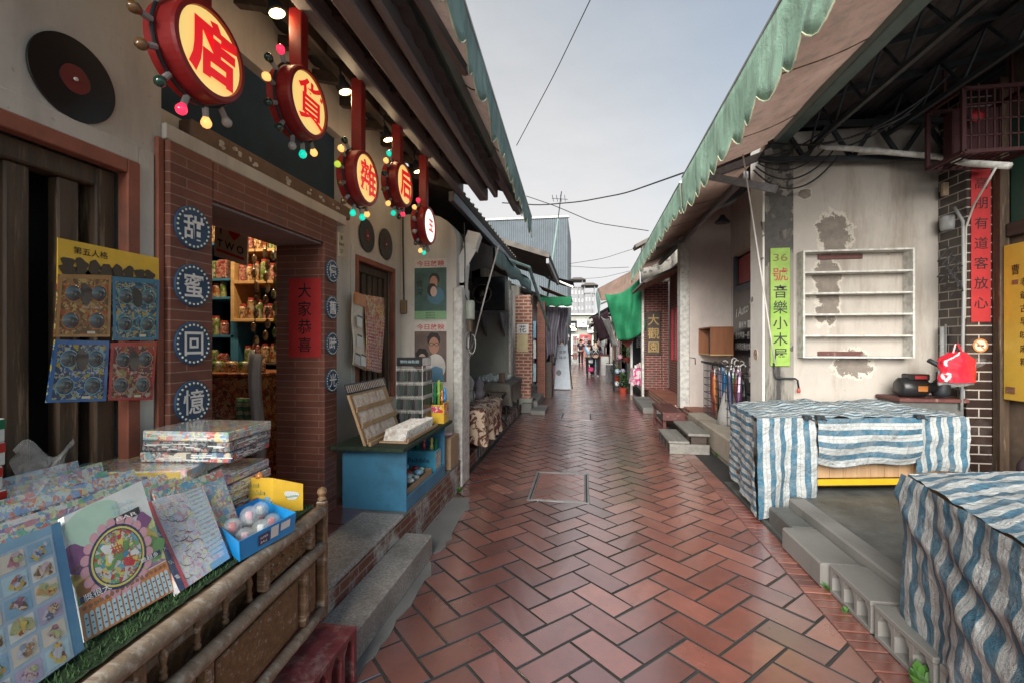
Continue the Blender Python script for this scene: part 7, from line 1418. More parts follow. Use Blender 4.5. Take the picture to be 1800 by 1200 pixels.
    m = MB(); m.lathe(GY(1270, 390, 7.5)+Vector((0, 0, -.02)), [(.11, 0), (.115, .01), (.06, .06), (.03, .12), (0, .12)], 20); tag(m.build('porch_lamp', 'steel_dark', smooth=True), 'round dark porch lamp under the umbrella shop eave', 'lamp')
    # umbrellas in a wire basket
    B = thing('wire_basket', 'tall black wire basket holding folded umbrellas', 'basket', (2.15, 7.4, .32)); m = MB(); x0, x1, y0, y1 = 1.96, 2.34, 6.75, 8.0
    for z in [.34+.115*k for k in range(8)]:
        for a, b in (((x0, y0), (x1, y0)), ((x1, y0), (x1, y1)), ((x1, y1), (x0, y1)), ((x0, y1), (x0, y0))): m.bar((*a, z), (*b, z), .008)
    k = 0
    for i in range(7): x = x0+(x1-x0)*i/6; m.bar((x, y0, .33), (x, y0, 1.16), .007); m.bar((x, y1, .33), (x, y1, 1.16), .007)
    for i in range(1, 16): y = y0+(y1-y0)*i/16; m.bar((x0, y, .33), (x0, y, 1.16), .007)
    m.bar((x0-.03, y0, 1.17), (x0-.03, y1, 1.17), .03); m.build('wire_mesh', 'steel_dark', B)
    cols = ['p_navy', 'p_purple', 'p_red', 'p_black', 'tray_blue', 'p_green', 'p_pink', 'cloth_grey', 'p_orange', 'p_lilac']
    for k in range(16):
        x, y = x0+.06+.08*(k % 4)+rnd.uniform(-.02, .02), y0+.05+.15*(k//2)+rnd.uniform(-.03, .03); t_ = Vector((rnd.uniform(-.10, .12), rnd.uniform(-.12, .12), 1)).normalized(); b_ = Vector((x, y, .36)); m = MB(); m.m = 0
        h = rnd.uniform(.62, .80); m.lathe(b_, [(.004, 0), (.018, .06), (.040, h*.6), (.034, h*.9), (.012, h)], 8, t_); m.m = 1; top_ = b_+t_*h; m.tube([top_, top_+t_*.06]+[top_+t_*(.06+.035*math.sin(a))+Vector((.035*(1-math.cos(a)), 0, 0)) for a in (.8, 1.6, 2.4, 3.1)], .010, 6)
        tag(m.build('folded_umbrella', [cols[k % 10], 'white' if k % 3 else 'oldwood']), '%s folded umbrella with a crook handle%s in the wire basket' % (('navy', 'purple', 'red', 'black', 'bright blue', 'green', 'pink', 'grey', 'orange', 'lilac')[k % 10], '' if 5 < k < 10 else (' at the back', ' at the front')[k < 6]), 'umbrella', 'folded umbrellas in the wire basket')
    for k, (x, y, c, lab) in enumerate(((2.02, 6.9, 'cloth_white', 'white and grey cloth bundle at the foot of the wire basket'), (2.35, 6.55, 'cloth_grey', 'grey folded umbrella cover slumped beside the wire basket'), (2.3, 6.2, 'cloth_white', 'pale striped bag nearest the lime sign beside the umbrellas'))): m = MB(); m.lathe((x, y, .33), [(0, 0), (.16, 0), (.14, .15), (.08, .4+.15*k), (.03, .55+.15*k), (0, .6+.15*k)], 12); tag(m.build('cloth_bundle', c, smooth=True), lab, 'bundle')
umbrella_shop()
# timber steps, bench
D = thing('timber_steps', 'grey plank steps of two levels up to the cream kerb', 'steps', (1.42, 6.8, 0)); 
for k, (x0, x1, y0, y1, z0, z1) in enumerate(((1.13, 1.40, 6.45, 7.35, .135, .165), (1.385, 1.66, 6.46, 7.5, .235, .27))): m = MB(); m.bbox(x0, x1, y0, y1, z0, z1, .005); m.build('tread', 'greywood', D)
m = MB(); m.bbox(1.14, 1.65, 6.43, 6.46, 0, .132, .003); m.build('riser_board', 'greywood', D)
for y in (6.5, 6.78, 7.06, 7.3): m = MB(); m.bbox(1.15, 1.38, y, y+.05, 0, .133, .003); m.build('support_block', 'oldwood_h', D); m = MB(); m.bbox(1.43, 1.63, y, y+.05, 0, .233, .003); m.build('support_block', 'oldwood_h', D)
D = thing('wooden_bench', 'low worn maroon wooden bench beside the plank steps', 'bench', (1.43, 8.1, 0)); m = MB(); m.bbox(1.24, 1.58, 7.62, 8.75, .335, .375, .006); m.build('seat', 'redwood', D)
for x in (1.28, 1.53):
    for y in (7.70, 8.66): m = MB(); m.bbox(x-.025, x+.025, y-.025, y+.025, 0, .333, .004); m.build('leg', 'redwood', D)
m = MB(); m.bbox(1.27, 1.29, 7.73, 8.63, .10, .14, .003); m.bbox(1.30, 1.51, 7.69, 7.71, .25, .33, .003); m.bbox(1.24, 1.58, 7.60, 7.618, .25, .372, .003); m.build('stretcher', 'redwood', D)
m = MB(); m.bbox(1.22, 1.60, 9.9, 11.9, 0, .13, .012); tag(m.build('granite_step', 'concrete'), 'pale granite step before the brick house with the hanging name board', 'step')

D = thing('caged_lamp', 'dark red barred cage with a dim round lamp high under the right hand porch roof', 'lamp', tuple(GY(1720, 285, 4.5))); a, b = GY(1668, 280, 4.5), GY(1788, 165, 4.5); x0, x1, z0, z1 = a.x, b.x, a.z, b.z; y0, y1 = 4.35, 4.75
m = MB()
for x in (x0, x1):
    for y in (y0, y1): m.bar((x, y, z0), (x, y, z1), .03)
for z in (z0, z1):
    for p, q in (((x0, y0), (x1, y0)), ((x1, y0), (x1, y1)), ((x1, y1), (x0, y1)), ((x0, y1), (x0, y0))): m.bar((*p, z), (*q, z), .03)
for k in range(1, 9): x = x0+(x1-x0)*k/9; m.bar((x, y0, z0), (x, y0, z1), .010); m.bar((x, y0, z0), (x, y1, z0), .010)
for k in range(1, 4): z = z0+(z1-z0)*k/4; m.bar((x0, y0, z), (x1, y0, z), .010)
m.bar((x0, (y0+y1)/2, z1), (x0, (y0+y1)/2, 3.9), .02); m.bar((x1, (y0+y1)/2, z1), (x1, (y0+y1)/2, 3.95), .02)
m.build('cage', M.setdefault('dkred', plain('dark red steel', (.05, .010, .012), .6)), D); m = MB(); m.lathe(GY(1716, 205, 4.5), [(0, 0), (.05, 0), (.055, .02), (0, .05)], 16, (0, -1, 0)); m.build('lamp_glass', 'p_red', D, smooth=True); m = MB(); m.bbox(x0+.1, x1-.05, 4.6, 4.72, z0+.05, z1-.05, .01); m.build('lamp_housing', 'dkred', D)
for k in range(3): a, b = GY(1350+60*k, 250+6*k, 5.1), GY(1600+40*k, 200-40*k, 4.4); m = MB(); m.tube(catenary(a, b, .12), .009, 5); tag(m.build('porch_cable', 'cable'), ('first', 'second', 'third')[k]+' black cable slung under the right hand porch roof', 'cable', 'cables under the porch roof')
# ================= RIGHT SIDE BEYOND THE UMBRELLA SHOP
def name_board_house():
    H = thing('brick_house', 'dark red glazed brick house with the carved name board on the right', 'house', (2.1, 10.8, .3))
    m = MB(); m.bbox(1.50, 1.93, 12.0, 12.22, .30, 3.0, .004); m.build('brick_pier', M.setdefault('brick_mid', brick('maroon glazed brick', (.19, .045, .032), (.13, .035, .028), (.40, .28, .24), .2, .06, .007)), H)
    m = MB(); m.box(1.935, 2.10, 12.02, 12.2, .3, 3.0); seg_wall(m, (2.12, 11.99), (2.12, 9.05), .2, .30, 3.3, [(.5, 1.1, 1.1, 2.2), (1.3, 2.5, .32, 2.3)]); m.build('front_wall', 'brick_mid', H)
    m = MB()
    for q in ((11.44, 11.50, 1.06, 2.26), (10.88, 10.94, 1.06, 2.26), (10.62, 10.70, .32, 2.36), (9.46, 9.54, .32, 2.36)): m.bbox(2.07, 2.118, *q, .004)
    m.bbox(2.072, 2.117, 9.54, 10.62, 2.3, 2.36, .004); m.build('red_frames', 'p_red', H); m = MB(); m.box(2.16, 2.18, 9.4, 11.6, .3, 2.4); m.build('window_panes', 'p_sky', H); m = MB(); m.bbox(2.125, 2.155, 9.56, 10.6, .32, 2.3, .003); m.build('door', 'redwood', H)
    m = MB(); m.bbox(1.44, 1.497, 11.9, 12.1, .0, 2.95, .006); m.build('white_post', 'whitepaint', H)
    m = MB(); m.box(1.45, 3.6, 12.05, 12.21, 3.02, 4.05); m.build('stained_gable', 'mould', H); m = MB(); m.add([(1.3, 11.9, 3.85), (3.6, 11.9, 5.0), (3.6, 12.4, 5.0), (1.3, 12.4, 3.85)], [(0, 1, 2, 3)]); m.build('gable_coping', 'rooftile', H, mods=[('thick', 'SOLIDIFY', {'thickness': .08})])
    m = MB(); p = [GY(1112, 528, 11.2), GY(1186, 500, 10.2), GY(1188, 462, 10.8), GY(1140, 470, 11.9)]
    m.grid(lambda i, j: Vector((1.22+.95*i, 9.6+2.3*j, 2.72+.42*i+.02*math.sin(j*52))), 6, 110); m.build('slat_canopy', M.setdefault('slat', dirty('cream ribbed canopy', (.48, .42, .34), .6, .3, 8, (.15, .1, .08), .4)), H, smooth=True, mods=[('thick', 'SOLIDIFY', {'thickness': .02})]); m = MB(); m.bar((1.22, 9.6, 2.71), (1.22, 11.9, 2.71), .05); m.bar((1.22, 9.62, 2.70), (2.1, 9.62, 3.10), .05); m.build('canopy_frame', 'rooftile', H)
    D = thing('name_board', 'dark carved board with three gilt characters 大觀園 on the maroon brick pier', 'sign', (1.73, 11.97, 1.2)); m = MB(); m.bbox(1.56, 1.90, 11.955, 11.995, 1.17, 2.24, .006); m.build('board', 'oldwood_h', D); m = MB(); m.text('大觀園', (1.73, 11.953, 1.70), *YM, .27, .008, True, .34); m.build('lettering', 'gold', D)
name_board_house()
A = thing('canvas_awning', 'rust brown awning rolled out beyond the brick house on the right', 'awning', (1.0, 13, 3)); a, b, c, d = GY(1050, 508, 14.2), GY(1056, 528, 13.4), GY(1124, 498, 12.4), GY(1122, 470, 12.6)
m = MB(); m.grid(lambda i, j: (b*(1-i)+c*i)*(1-j)+(a*(1-i)+d*i)*j+Vector((0, 0, -.10*math.sin(PI*i)*(1-j))), 14, 8); m.build('canopy', 'can_brown', A, smooth=True, mods=[('thick', 'SOLIDIFY', {'thickness': .02})]); m = MB(); m.grid(lambda i, j: b.lerp(a, i)+Vector((-.05*j, 0, -(.55-.35*i)*j)), 8, 5); m.build('valance', 'can_teal', A, smooth=True, mods=[('thick', 'SOLIDIFY', {'thickness': .01})]); m = MB(); m.bar(b+Vector((0, .1, -.1)), c+Vector((0, .1, -.1)), .04); m.build('front_arm', 'steel', A)
def hang(name, label, P, Y, sag, mat, nu=26, nv=20, fold=.05, cat='tarpaulin', group=None):
    """P: four picture corners (TL, TR, BR, BL) standing at depths Y"""
    q = [GY(u, v, y) for (u, v), y in zip(P, Y)]
    def fn(i, j):
        p = (q[0]*(1-i)+q[1]*i)*(1-j)+(q[3]*(1-i)+q[2]*i)*j
        return p+Vector((0, fold*math.sin(i*15+j*6+2*nz2(i*2, j*2, 1))+fold*2*nz2(i*3, j*3, 6), -sag*math.sin(PI*i)*(1-j*.3)))
    return drape(name, label, cat, fn, nu, nv, mat, group)
hang('green_tarpaulin', 'bright green tarpaulin slung from the right hand awning down to a corner', [(1063, 517), (1124, 490), (1136, 578), (1086, 598)], (12.6, 12.0, 11.9, 12.6), .16, 'tarp_green')
m = MB(); m.add([GY(1088, 597, 12.7), GY(1120, 588, 12.5), GY(1104, 612, 12.7), GY(1088, 597, 12.73), GY(1120, 588, 12.53), GY(1104, 612, 12.73)], [(0, 1, 2), (5, 4, 3), (0, 3, 4, 1), (1, 4, 5, 2), (2, 5, 3, 0)]); tag(m.build('red_pennant', M.setdefault('rustcloth', mk_canvas('rust red cloth', (.24, .05, .035)))), 'rust red cloth corner hanging under the bright green tarpaulin', 'cloth')
hang('dark_cloth', 'dark plum cloth hanging farther along on the right', [(1040, 556), (1068, 545), (1075, 590), (1054, 600)], (16.5, 15, 15, 16.2), .05, 'cloth_plum', 14, 10, .03, 'cloth'); hang('white_cloth', 'long white cloth looped between the plum cloth and the green tarpaulin', [(1056, 556), (1070, 560), (1086, 607), (1078, 606)], (15.5, 14.5, 14, 14.5), .05, 'cloth_white', 12, 14, .03, 'cloth')
A = thing('pole_canopy', 'sloping black pole canopy over the plum cloth on the right', 'canopy', tuple(GY(1060, 560, 15.5))); m = MB(); m.bar(GY(1036, 560, 17.5), GY(1072, 540, 15), .05); m.bar(GY(1040, 566, 17), GY(1075, 552, 15), .04); m.build('poles', 'steel_dark', A); m = MB(); m.grid(lambda i, j: GY(1036, 559, 17.5).lerp(GY(1072, 539, 15), i)+Vector((.55*j, .2, .12*j)), 8, 3); m.build('sheet', 'can_dark', A, mods=[('thick', 'SOLIDIFY', {'thickness': .02})])
# shop front between: glass, post, table with floral cloth, trolley, plants
D = thing('glass_door', 'dark glass shop door with a white frame beyond the maroon brick pier', 'door', (1.7, 13.2, .1)); m = MB(); m.bbox(1.30, 1.36, 13.3, 13.38, 0, 2.6, .005); m.bbox(1.86, 1.92, 13.3, 13.38, 0, 2.6, .005); m.bbox(1.36, 1.86, 13.3, 13.38, 2.1, 2.16, .005); m.build('door_frame', 'white', D); m = MB(); m.box(1.362, 1.858, 13.33, 13.345, .3, 2.09); m.build('pane', 'pane', D); m = MB(); m.text('囍', (1.62, 13.325, 1.5), *YM, .34, .004); m.build('character', M.setdefault('greyink', plain('grey chalk', (.2, .22, .22), .5)), D)
table('side_table', 'table under the pink floral cloth by the glass door', 1.30, 1.66, 12.35, 13.0, .78, 'plank', group=None)
cloth_over('floral_cloth', 'white cloth with big pink rings over the table by the glass door', 1.30, 1.66, 12.35, 13.0, .782, .42, mk_pat('pink ring cloth', (.55, .06, .22), (.62, .55, .56), 5, .47))
for k in range(5): m = MB(); m.bbox(1.32+.07*k, 1.38+.07*k, 12.45+.1*(k % 3), 12.55+.1*(k % 3), .80, .88+.03*(k % 3), .01); tag(m.build('small_parcel', ('p_white', 'p_pink', 'p_cream', 'p_sky', 'p_orange')[k]), ('white', 'pink', 'cream', 'pale blue', 'orange')[k]+' small parcel on the pink ring cloth', 'parcel', 'parcels on the floral table')
D = thing('goods_trolley', 'black wire trolley with shoes and bags standing in the lane edge on the right', 'trolley', (1.08, 14.2, 0)); m = MB(); x0, x1, y0, y1 = .90, 1.26, 14.0, 14.45
for x in (x0, x1):
    for y in (y0, y1): m.tube([(x, y, .0), (x, y, .95)], .018, 6)
for z in (.12, .5, .92): m.bbox(x0, x1, y0, y1, z, z+.02, .003)
m.build('trolley_frame', 'steel_dark', D)
for k, (x, z, c) in enumerate(((.98, .14, 'p_white'), (1.14, .14, 'p_black'), (1.0, .52, 'p_capsule'), (1.16, .52, 'p_lilac'), (1.08, .94, 'p_pink'))): m = MB(); m.ball((x, 14.2, z+.09), .085, 10, 1, 1.3, 1); tag(m.build('cloth_bag', c, smooth=True), ('white', 'black', 'pale teal', 'lilac', 'pink')[k]+' small stuffed bag on the black wire trolley', 'bag', 'bags on the wire trolley')
m = MB(); m.bbox(1.0, 1.25, 15.6, 17.0, 0, .14, .02); tag(m.build('planter_kerb', 'concrete'), 'low cement kerb with pots beyond the wire trolley', 'kerb')
def potted(name, label, c, h, r, seed, pot='rust'):
    c = Vector(c); D = thing(name, label, 'plant', tuple(c), 'potted plants on the right of the lane'); m = MB(); m.lathe(c, [(0, 0), (.09, 0), (.12, .16), (.13, .18), (.11, .18), (0, .16)], 14); m.build('pot', pot, D); r9 = random.Random(seed); m = MB()
    for k in range(90):
        a = r9.uniform(0, 2*PI); d = Vector((math.cos(a), math.sin(a), 0)); p = c+Vector((0, 0, .18+h*r9.random()))+d*r*r9.random(); t_ = p+d*.08+Vector((0, 0, r9.uniform(-.04, .08))); s = Vector((-d.y, d.x, .2))*.025; m.add([p, p.lerp(t_, .5)-s, t_, p.lerp(t_, .5)+s], [(0, 1, 2, 3)])
    m.build('foliage', 'leaf', D)
potted('potted_plant', 'tall potted plant nearest the glass door', (1.12, 13.6, 0), .5, .16, 1); potted('potted_plant', 'low potted plant in the middle of the cement kerb', (1.1, 16.0, .14), .3, .14, 2); potted('potted_plant', 'farthest potted plant on the cement kerb', (1.12, 16.7, .14), .45, .16, 3)
p = GY(1101, 632, 15.2); potted('hanging_plant', 'orange pot with trailing leaves hung in front of the glass door', (p.x, p.y, p.z-.1), .35, .22, 4)
# rows of farther houses
r10 = random.Random(21)
for k, (s, y0, y1, xf, ze, wm, desc) in enumerate(((-1, 14.2, 18.6, -1.55, 2.75, 'plaster', 'cream walled low house just past the antenna pole on the left'), (-1, 19, 24, -1.35, 2.6, 'plaster_pink', 'pinkish low house second past the antenna pole on the left'), (-1, 24.5, 31, -1.3, 2.7, 'plaster_grey', 'grey low house before the far left corner'), (-1, 31.5, 40, -1.5, 2.8, 'plaster', 'farthest cream house on the left of the lane'),
        (1, 13.6, 18, 1.75, 2.9, 'plaster', 'cream walled shop house behind the glass door on the right'), (1, 18.5, 24, 1.45, 2.7, 'plaster_grey', 'grey shop house behind the plum cloth on the right'), (1, 24.5, 32, 1.15, 2.6, 'plaster_pink', 'pinkish shop house far along on the right'), (1, 32.5, 41, .85, 2.6, 'plaster', 'farthest cream shop house on the right of the lane'))):
    L = y1-y0; gable_house('shop_house', desc, y0, y1, xf, xf+s*2.4, ze, ze+1.1, s, wm, [(.4, L*.45, .05, 2.1), (L*.52, L-.4, .05, 2.1)], base=0, over=.45)
goods = ['p_pink', 'p_sky', 'p_white', 'rustcloth', 'cloth_mauve', 'p_cream', 'cloth_plum', 'p_black', 'p_mint']
for k in range(26):
    s = -1 if k % 2 else 1; y = 15.2+k*.95; xw = (-1.1 if s < 0 else 1.05-.012*(y-15)); z = r10.uniform(1.5, 2.1); h = r10.uniform(.5, .9); w_ = r10.uniform(.2, .35); m = MB()
    m.grid(lambda i, j: (xw+s*.05+.05*math.sin(j*4+k), y-w_+2*w_*i+.0*j, z-h*j*(1-.1*math.sin(i*5))), 8, 6); side = 'left' if s < 0 else 'right'; c = goods[k % 9]
    tag(m.build('hanging_garment', c, smooth=True, mods=[('thick', 'SOLIDIFY', {'thickness': .03})]), '%s garment, %s from the viewer along the far %s shop fronts' % (('pink', 'sky blue', 'white', 'rust red', 'mauve', 'cream', 'plum', 'black', 'mint')[k % 9], ORD[k//2], side), 'garment', 'garments hung before the %s shops' % side)
for k in range(12):
    s = -1 if k % 2 else 1; y = 17.5+k*1.9; x = -1.2 if s < 0 else .98-.01*(y-17); m = MB(); h = r10.uniform(.5, .95); w_ = .17; m.m = 0; m.bbox(x-w_, x+w_, y-.4, y+.4, 0, h, .01); m.m = 1; m.bbox(x-w_-.02, x+w_+.02, y-.43, y+.43, h+.002, h+.05+.05*r10.random(), .02)
    tag(m.build('goods_stand', [goods[(k*2+7) % 9], goods[(k*5+2) % 9]]), 'covered goods stand, %s from the viewer along the far %s shop fronts' % (ORD[k//2], 'left' if s < 0 else 'right'), 'stand', 'goods stands before the %s shops' % ('left' if s < 0 else 'right'))
for k, (u, v0, v1, y, c, tx) in enumerate(((1011, 590, 632, 33, 'p_white', '千里香'), (1019, 594, 612, 36, 'p_orange', '香腸'), (1030, 590, 615, 36, 'p_red', '茶'), (995, 585, 600, 24, 'p_pink', '糖'), (1053, 600, 622, 30, 'p_cream', '小吃'))):
    p, q = GY(u-4, v0, y), GY(u+4, v1, y); D = thing('hanging_banner', ('tall white banner with red characters', 'small orange banner', 'red banner right of the walking man', 'pink banner above the capped person', 'cream banner at the far right')[k]+' far up the lane', 'banner', (p.x, y, q.z)); m = MB(); m.bbox(p.x, q.x, y, y+.03, q.z, p.z, .004); m.build('sheet', c, D); m = MB(); m.text(tx, ((p.x+q.x)/2, y-.004, (p.z+q.z)/2), *YM, (p.z-q.z)/len(tx)*.8, .006, True, (p.z-q.z)/len(tx)); m.build('lettering', 'inkred' if k in (0, 4) else 'inkwhite', D)
M['bulbwarm'] = glow('warm lamp', (1, .6, .25), 6)
for k in range(8): y = 24+1.7*k; p = Vector((-.95+.05*k, y, 2.35)); m = MB(); m.lathe(p, [(0, 0), (.05, .02), (.06, .06), (.03, .12), (0, .13)], 10); tag(m.build('hanging_bulb', 'bulbwarm'), 'lit warm bulb, '+ORD[k]+' from the viewer under the far left eaves', 'lamp', 'lit bulbs under the far left eaves')
D = thing('crossing_building', 'pale two storey building closing the far end of the lane', 'building', (0, 50, 0)); m = MB(); m.box(-12, 10, 50, 56, 0, 4.3); m.build('wall', 'plaster_grey', D)
for k in range(9):
    x = -5.4+1.3*k; m = MB(); m.box(x, x+.8, 49.95, 49.99, 2.7, 3.7); m.build('window', 'pane', D); m = MB(); m.box(x-.2, x+1.0, 49.9, 49.985, .1, 2.2); m.build('shutter', ('p_red', 'p_cream', 'p_orange', 'p_white')[k % 4], D)
m = MB(); m.bbox(-12, 10, 49.6, 50.1, 4.3, 4.45, .02); m.build('cornice', 'white', D)
for k, (x, z) in enumerate(((-1.4, 2.6), (-.2, 3.0), (.9, 2.4))): D = thing('signboard', ('left low', 'middle high', 'right low')[k]+' white signboard on the building closing the lane', 'sign', (x, 49.6, z)); m = MB(); m.bbox(x-.5, x+.5, 49.4, 49.58, z, z+.8, .01); m.build('board', 'p_white', D); m = MB(); m.text(('明星', '小吃', '冰品')[k], (x, 49.39, z+.4), *YM, .42, .02); m.build('lettering', 'ink', D)
def tower(name, label, u0, u1, vt, y, n):
    a, b = GY(u0, vt, y), GY(u1, 575, y); x0, x1, h = a.x, b.x, a.z; D = thing(name, label, 'building', ((x0+x1)/2, y, 0)); m = MB(); m.box(x0, x1, y, y+12, 0, h); m.build('wall', M.setdefault('towerw', dirty('pale grey tiled tower', (.20, .205, .215), .7, .1, .3)), D); f = int(h/3.3)
    for k in range(n):
        xa = x0+(x1-x0)*(k+.22)/n; xb = x0+(x1-x0)*(k+.78)/n
        m = MB()
        for r in range(1, f): m.box(xa, xb, y-.1, y-.02, 3.3*r+.8, 3.3*r+2.4)
        m.build('window_column', M.setdefault('towerg', plain('grey glass', (.16, .18, .2), .2)), D)
        if k % 2: m = MB(); m.box(xb+.2, xb+.6, y-.5, y-.01, 0, h); m.build('rib', 'towerw', D)
    m = MB(); m.box(x0-.3, x1+.3, y-.4, y+12.3, h+.01, h+.5); m.build('parapet', 'towerw', D)
    cx = (x0+x1)/2; m = MB()
    for sx in (-1, 1):
        for sy in (1, 8): m.box(cx+sx*2-.2, cx+sx*2+.2, y+sy, y+sy+.4, h+.5, h+3.2)
    m.build('roof_posts', 'towerw', D); m = MB(); m.add([(cx-3.4, y-.5, h+3.2), (cx+3.4, y-.5, h+3.2), (cx+3.4, y+10, h+3.2), (cx-3.4, y+10, h+3.2), (cx-1.5, y+3, h+4.6), (cx+1.5, y+3, h+4.6)], [(3, 2, 1, 0), (0, 1, 5, 4), (1, 2, 5), (2, 3, 4, 5), (3, 0, 4)]); m.build('roof_pavilion', 'rooftile', D)
tower('apartment_tower', 'grey apartment tower far off, the taller left one with a pavilion roof', 1003, 1027, 506, 190, 4); tower('apartment_tower', 'grey apartment tower far off, the slightly lower right one', 1028, 1045, 516, 186, 3)
m = MB(); m.box(-30, 40, 120, 130, 0, 8.5); tag(m.build('far_block', 'towerw'), 'low pale building below the far apartment towers', 'building')
# ================= PEOPLE
def skin_mesh(name, pts, edges, radii, root, mat, parent):
    me = bpy.data.meshes.new(name); T = WM(parent).inverted(); me.from_pydata([tuple(Vector(p)-parent.location) for p in pts], edges, []); me.materials.append(M[mat]); o = bpy.data.objects.new(name, me); sc.collection.objects.link(o); o.parent = parent
    me.skin_vertices if False else None
    o.modifiers.new('skin', 'SKIN'); o.modifiers['skin'].use_smooth_shade = True
    if not me.skin_vertices: me.skin_vertices.new(name='')
    for k, r in enumerate(radii): me.skin_vertices[0].data[k].radius = (r, r) if not isinstance(r, tuple) else r; me.skin_vertices[0].data[k].use_root = k == root
    s = o.modifiers.new('sub', 'SUBSURF'); s.levels = 1; s.render_levels = 1
    dg = bpy.context.evaluated_depsgraph_get(); m2 = bpy.data.meshes.new_from_object(o.evaluated_get(dg)); o.modifiers.clear(); o.data = m2
    return o
def person(label, pos, h, face=1, stride=.18, top='shirt_navy', legs='trouser', long_hair=False, cap=None, arm_fwd=0., sleeve=.55, width=1., cross=False):
    D = thing('person', label, 'person', (pos[0], pos[1], 0)); o = Vector((pos[0], pos[1], 0)); k = h/1.7
    P = lambda x, y, z: o+Vector((x*width*k, y*face*k, z*k))
    hip, ch, nk = P(0, 0, .93), P(0, .02, 1.28), P(0, .01, 1.45); pts = [hip, P(0, .01, 1.08), ch, nk, P(0, .03, 1.54), P(0, .03, 1.64)]; E = [(0, 1), (1, 2), (2, 3), (3, 4), (4, 5)]; R = [(.13*k, .10*k), (.125*k, .09*k), (.155*k, .10*k), .055*k, (.075*k, .085*k), (.07*k, .08*k)]
    arms = []; lg = []
    for s in (-1, 1):
        b = len(pts); sw = s*stride*.5; pts += [P(s*.17, .0, 1.39), P(s*.225, .02+sw*.3+arm_fwd*.1, 1.13), P(s*.22, .06+sw+arm_fwd*.28, .92+arm_fwd*.12), P(s*.215, .08+sw+arm_fwd*.33, .83+arm_fwd*.14)]; E += [(2, b), (b, b+1), (b+1, b+2), (b+2, b+3)]; R += [.058*k, .045*k, .034*k, .038*k]; arms.append(b)
        b = len(pts); f = -s*stride; pts += [P(s*.09, 0, .88), P(s*.10, f*.55+.03, .49), P(s*.10, f, .09), P(s*.11, f+.14, .04)]; E += [(0, b), (b, b+1), (b+1, b+2), (b+2, b+3)]; R += [.085*k, .058*k, .042*k, .035*k]; lg.append(b)
    skin_mesh('body', pts, E, R, 0, 'skin', D)
    # shirt
    sp = [pts[0]+Vector((0, 0, .02)), pts[1], pts[2], pts[3]+Vector((0, 0, -.03))]; se = [(0, 1), (1, 2), (2, 3)]; sr = [(.155*k, .12*k), (.15*k, .11*k), (.178*k, .12*k), .07*k]
    for b in arms: n = len(sp); sp += [pts[b], pts[b].lerp(pts[b+1], sleeve*1.4 if sleeve < .7 else 1)]; se += [(2, n), (n, n+1)]; sr += [.072*k, .060*k]; 
    skin_mesh('shirt', sp, se, sr, 0, top, D)
    tp = [pts[0]+Vector((0, 0, .04))]; te = []; tr = [(.15*k, .118*k)]
    for b in lg: n = len(tp); tp += [pts[b], pts[b+1], pts[b+2]]; te += [(0, n), (n, n+1), (n+1, n+2)]; tr += [.098*k, .075*k, .056*k]
    skin_mesh('trousers', tp, te, tr, 0, legs, D)
    hd = P(0, .035, 1.62); m = MB(); m.ball(hd+Vector((0, -.012*face, .015)), .098*k, 12, .88, 1.02, 1.06); 
    if long_hair: m.ball(hd+Vector((0, -.06*k*face, -.16)), .085*k, 10, 1.1, .6, 1.8)
    m.build('hair' if not cap else 'cap', cap or 'hair', D, smooth=True)
    m = MB(); fy = hd+Vector((0, .095*k*face, -.01)); 
    for s in (-1, 1): m.ball(fy+Vector((s*.028*k, -.01*face, .01)), .009*k, 6)
    m.build('eyes', 'ink', D)
    for b in lg: m = MB(); m.ball(pts[b+3]+Vector((0, -.05*face, -.0)), .05*k, 10, .85, 2.3, .8); m.build('shoe', 'p_white' if cross else 'p_black', D, smooth=True)
    # hands: palm and five fingers
    for s, b in zip((-1, 1), arms):
        w_ = pts[b+3]; m = MB(); d = (pts[b+3]-pts[b+2]).normalized(); m.tube([w_, w_+d*.06*k], .026*k, 8, r1=.03*k)
        for q in range(4): e = w_+d*.055*k+Vector((0, (q-1.5)*.017*k, 0)); L_ = (.055, .068, .064, .048)[q]*k; m.tube([e, e+d*L_*.5, e+d*L_+Vector((-s*.012*k, 0, 0))], .0085*k, 5, r1=.006*k)
        m.tube([w_+Vector((0, .02*face*k, 0)), w_+d*.03*k+Vector((-s*.005, .05*face*k, 0)), w_+d*.06*k+Vector((-s*.01, .055*face*k, 0))], .010*k, 5, r1=.007*k); m.build('hand', 'skin', D, smooth=True)
    if cross:
        f = Face(P(-.15, -.13, 1.02), P(.15, -.13, 1.02), P(-.15, -.135, 1.36), P(.15, -.135, 1.36)); m = MB(); T = Vector
        for (u0, v0, u1, v1) in ((.12, .1, .88, .9), (.12, .9, .88, .1), (.0, .5, .14, .64), (.86, .5, 1., .64)): m.bar(f.p(u0, v0, .01), f.p(u1, v1, .01), .035, .012)
        m.build('shirt_print', 'p_white', D)
    return D
person('man in a navy shirt and dark trousers walking away up the lane', (-.19, 30.5), 1.62, 1, .22)
person('person in a black shirt with a white cross print pushing a stroller', (.50, 19.9), 1.58, 1, .12, 'p_black', 'trouser', arm_fwd=.9, cross=True)
person('woman with long dark hair and a pale blue top beside the stroller', (.24, 20.5), 1.52, 1, .08, 'p_sky', 'trouser', long_hair=True)
p = GY(988, 600, 20); person('person in a dark cap and navy jacket standing behind the blue sign board', (p.x, 20), 1.58, -1, .03, 'shirt_navy', 'trouser', cap='p_black', sleeve=1)
D = thing('stroller', 'dark folding stroller with a pink seat in front of the couple', 'stroller', (.32, 20.0, 0)); m = MB()
for x in (.17, .42): m.tube([(x, 19.7, .12), (x, 20.0, .55), (x, 19.8, .95)], .014, 6); m.tube([(x, 20.3, .12), (x, 19.95, .5)], .014, 6)
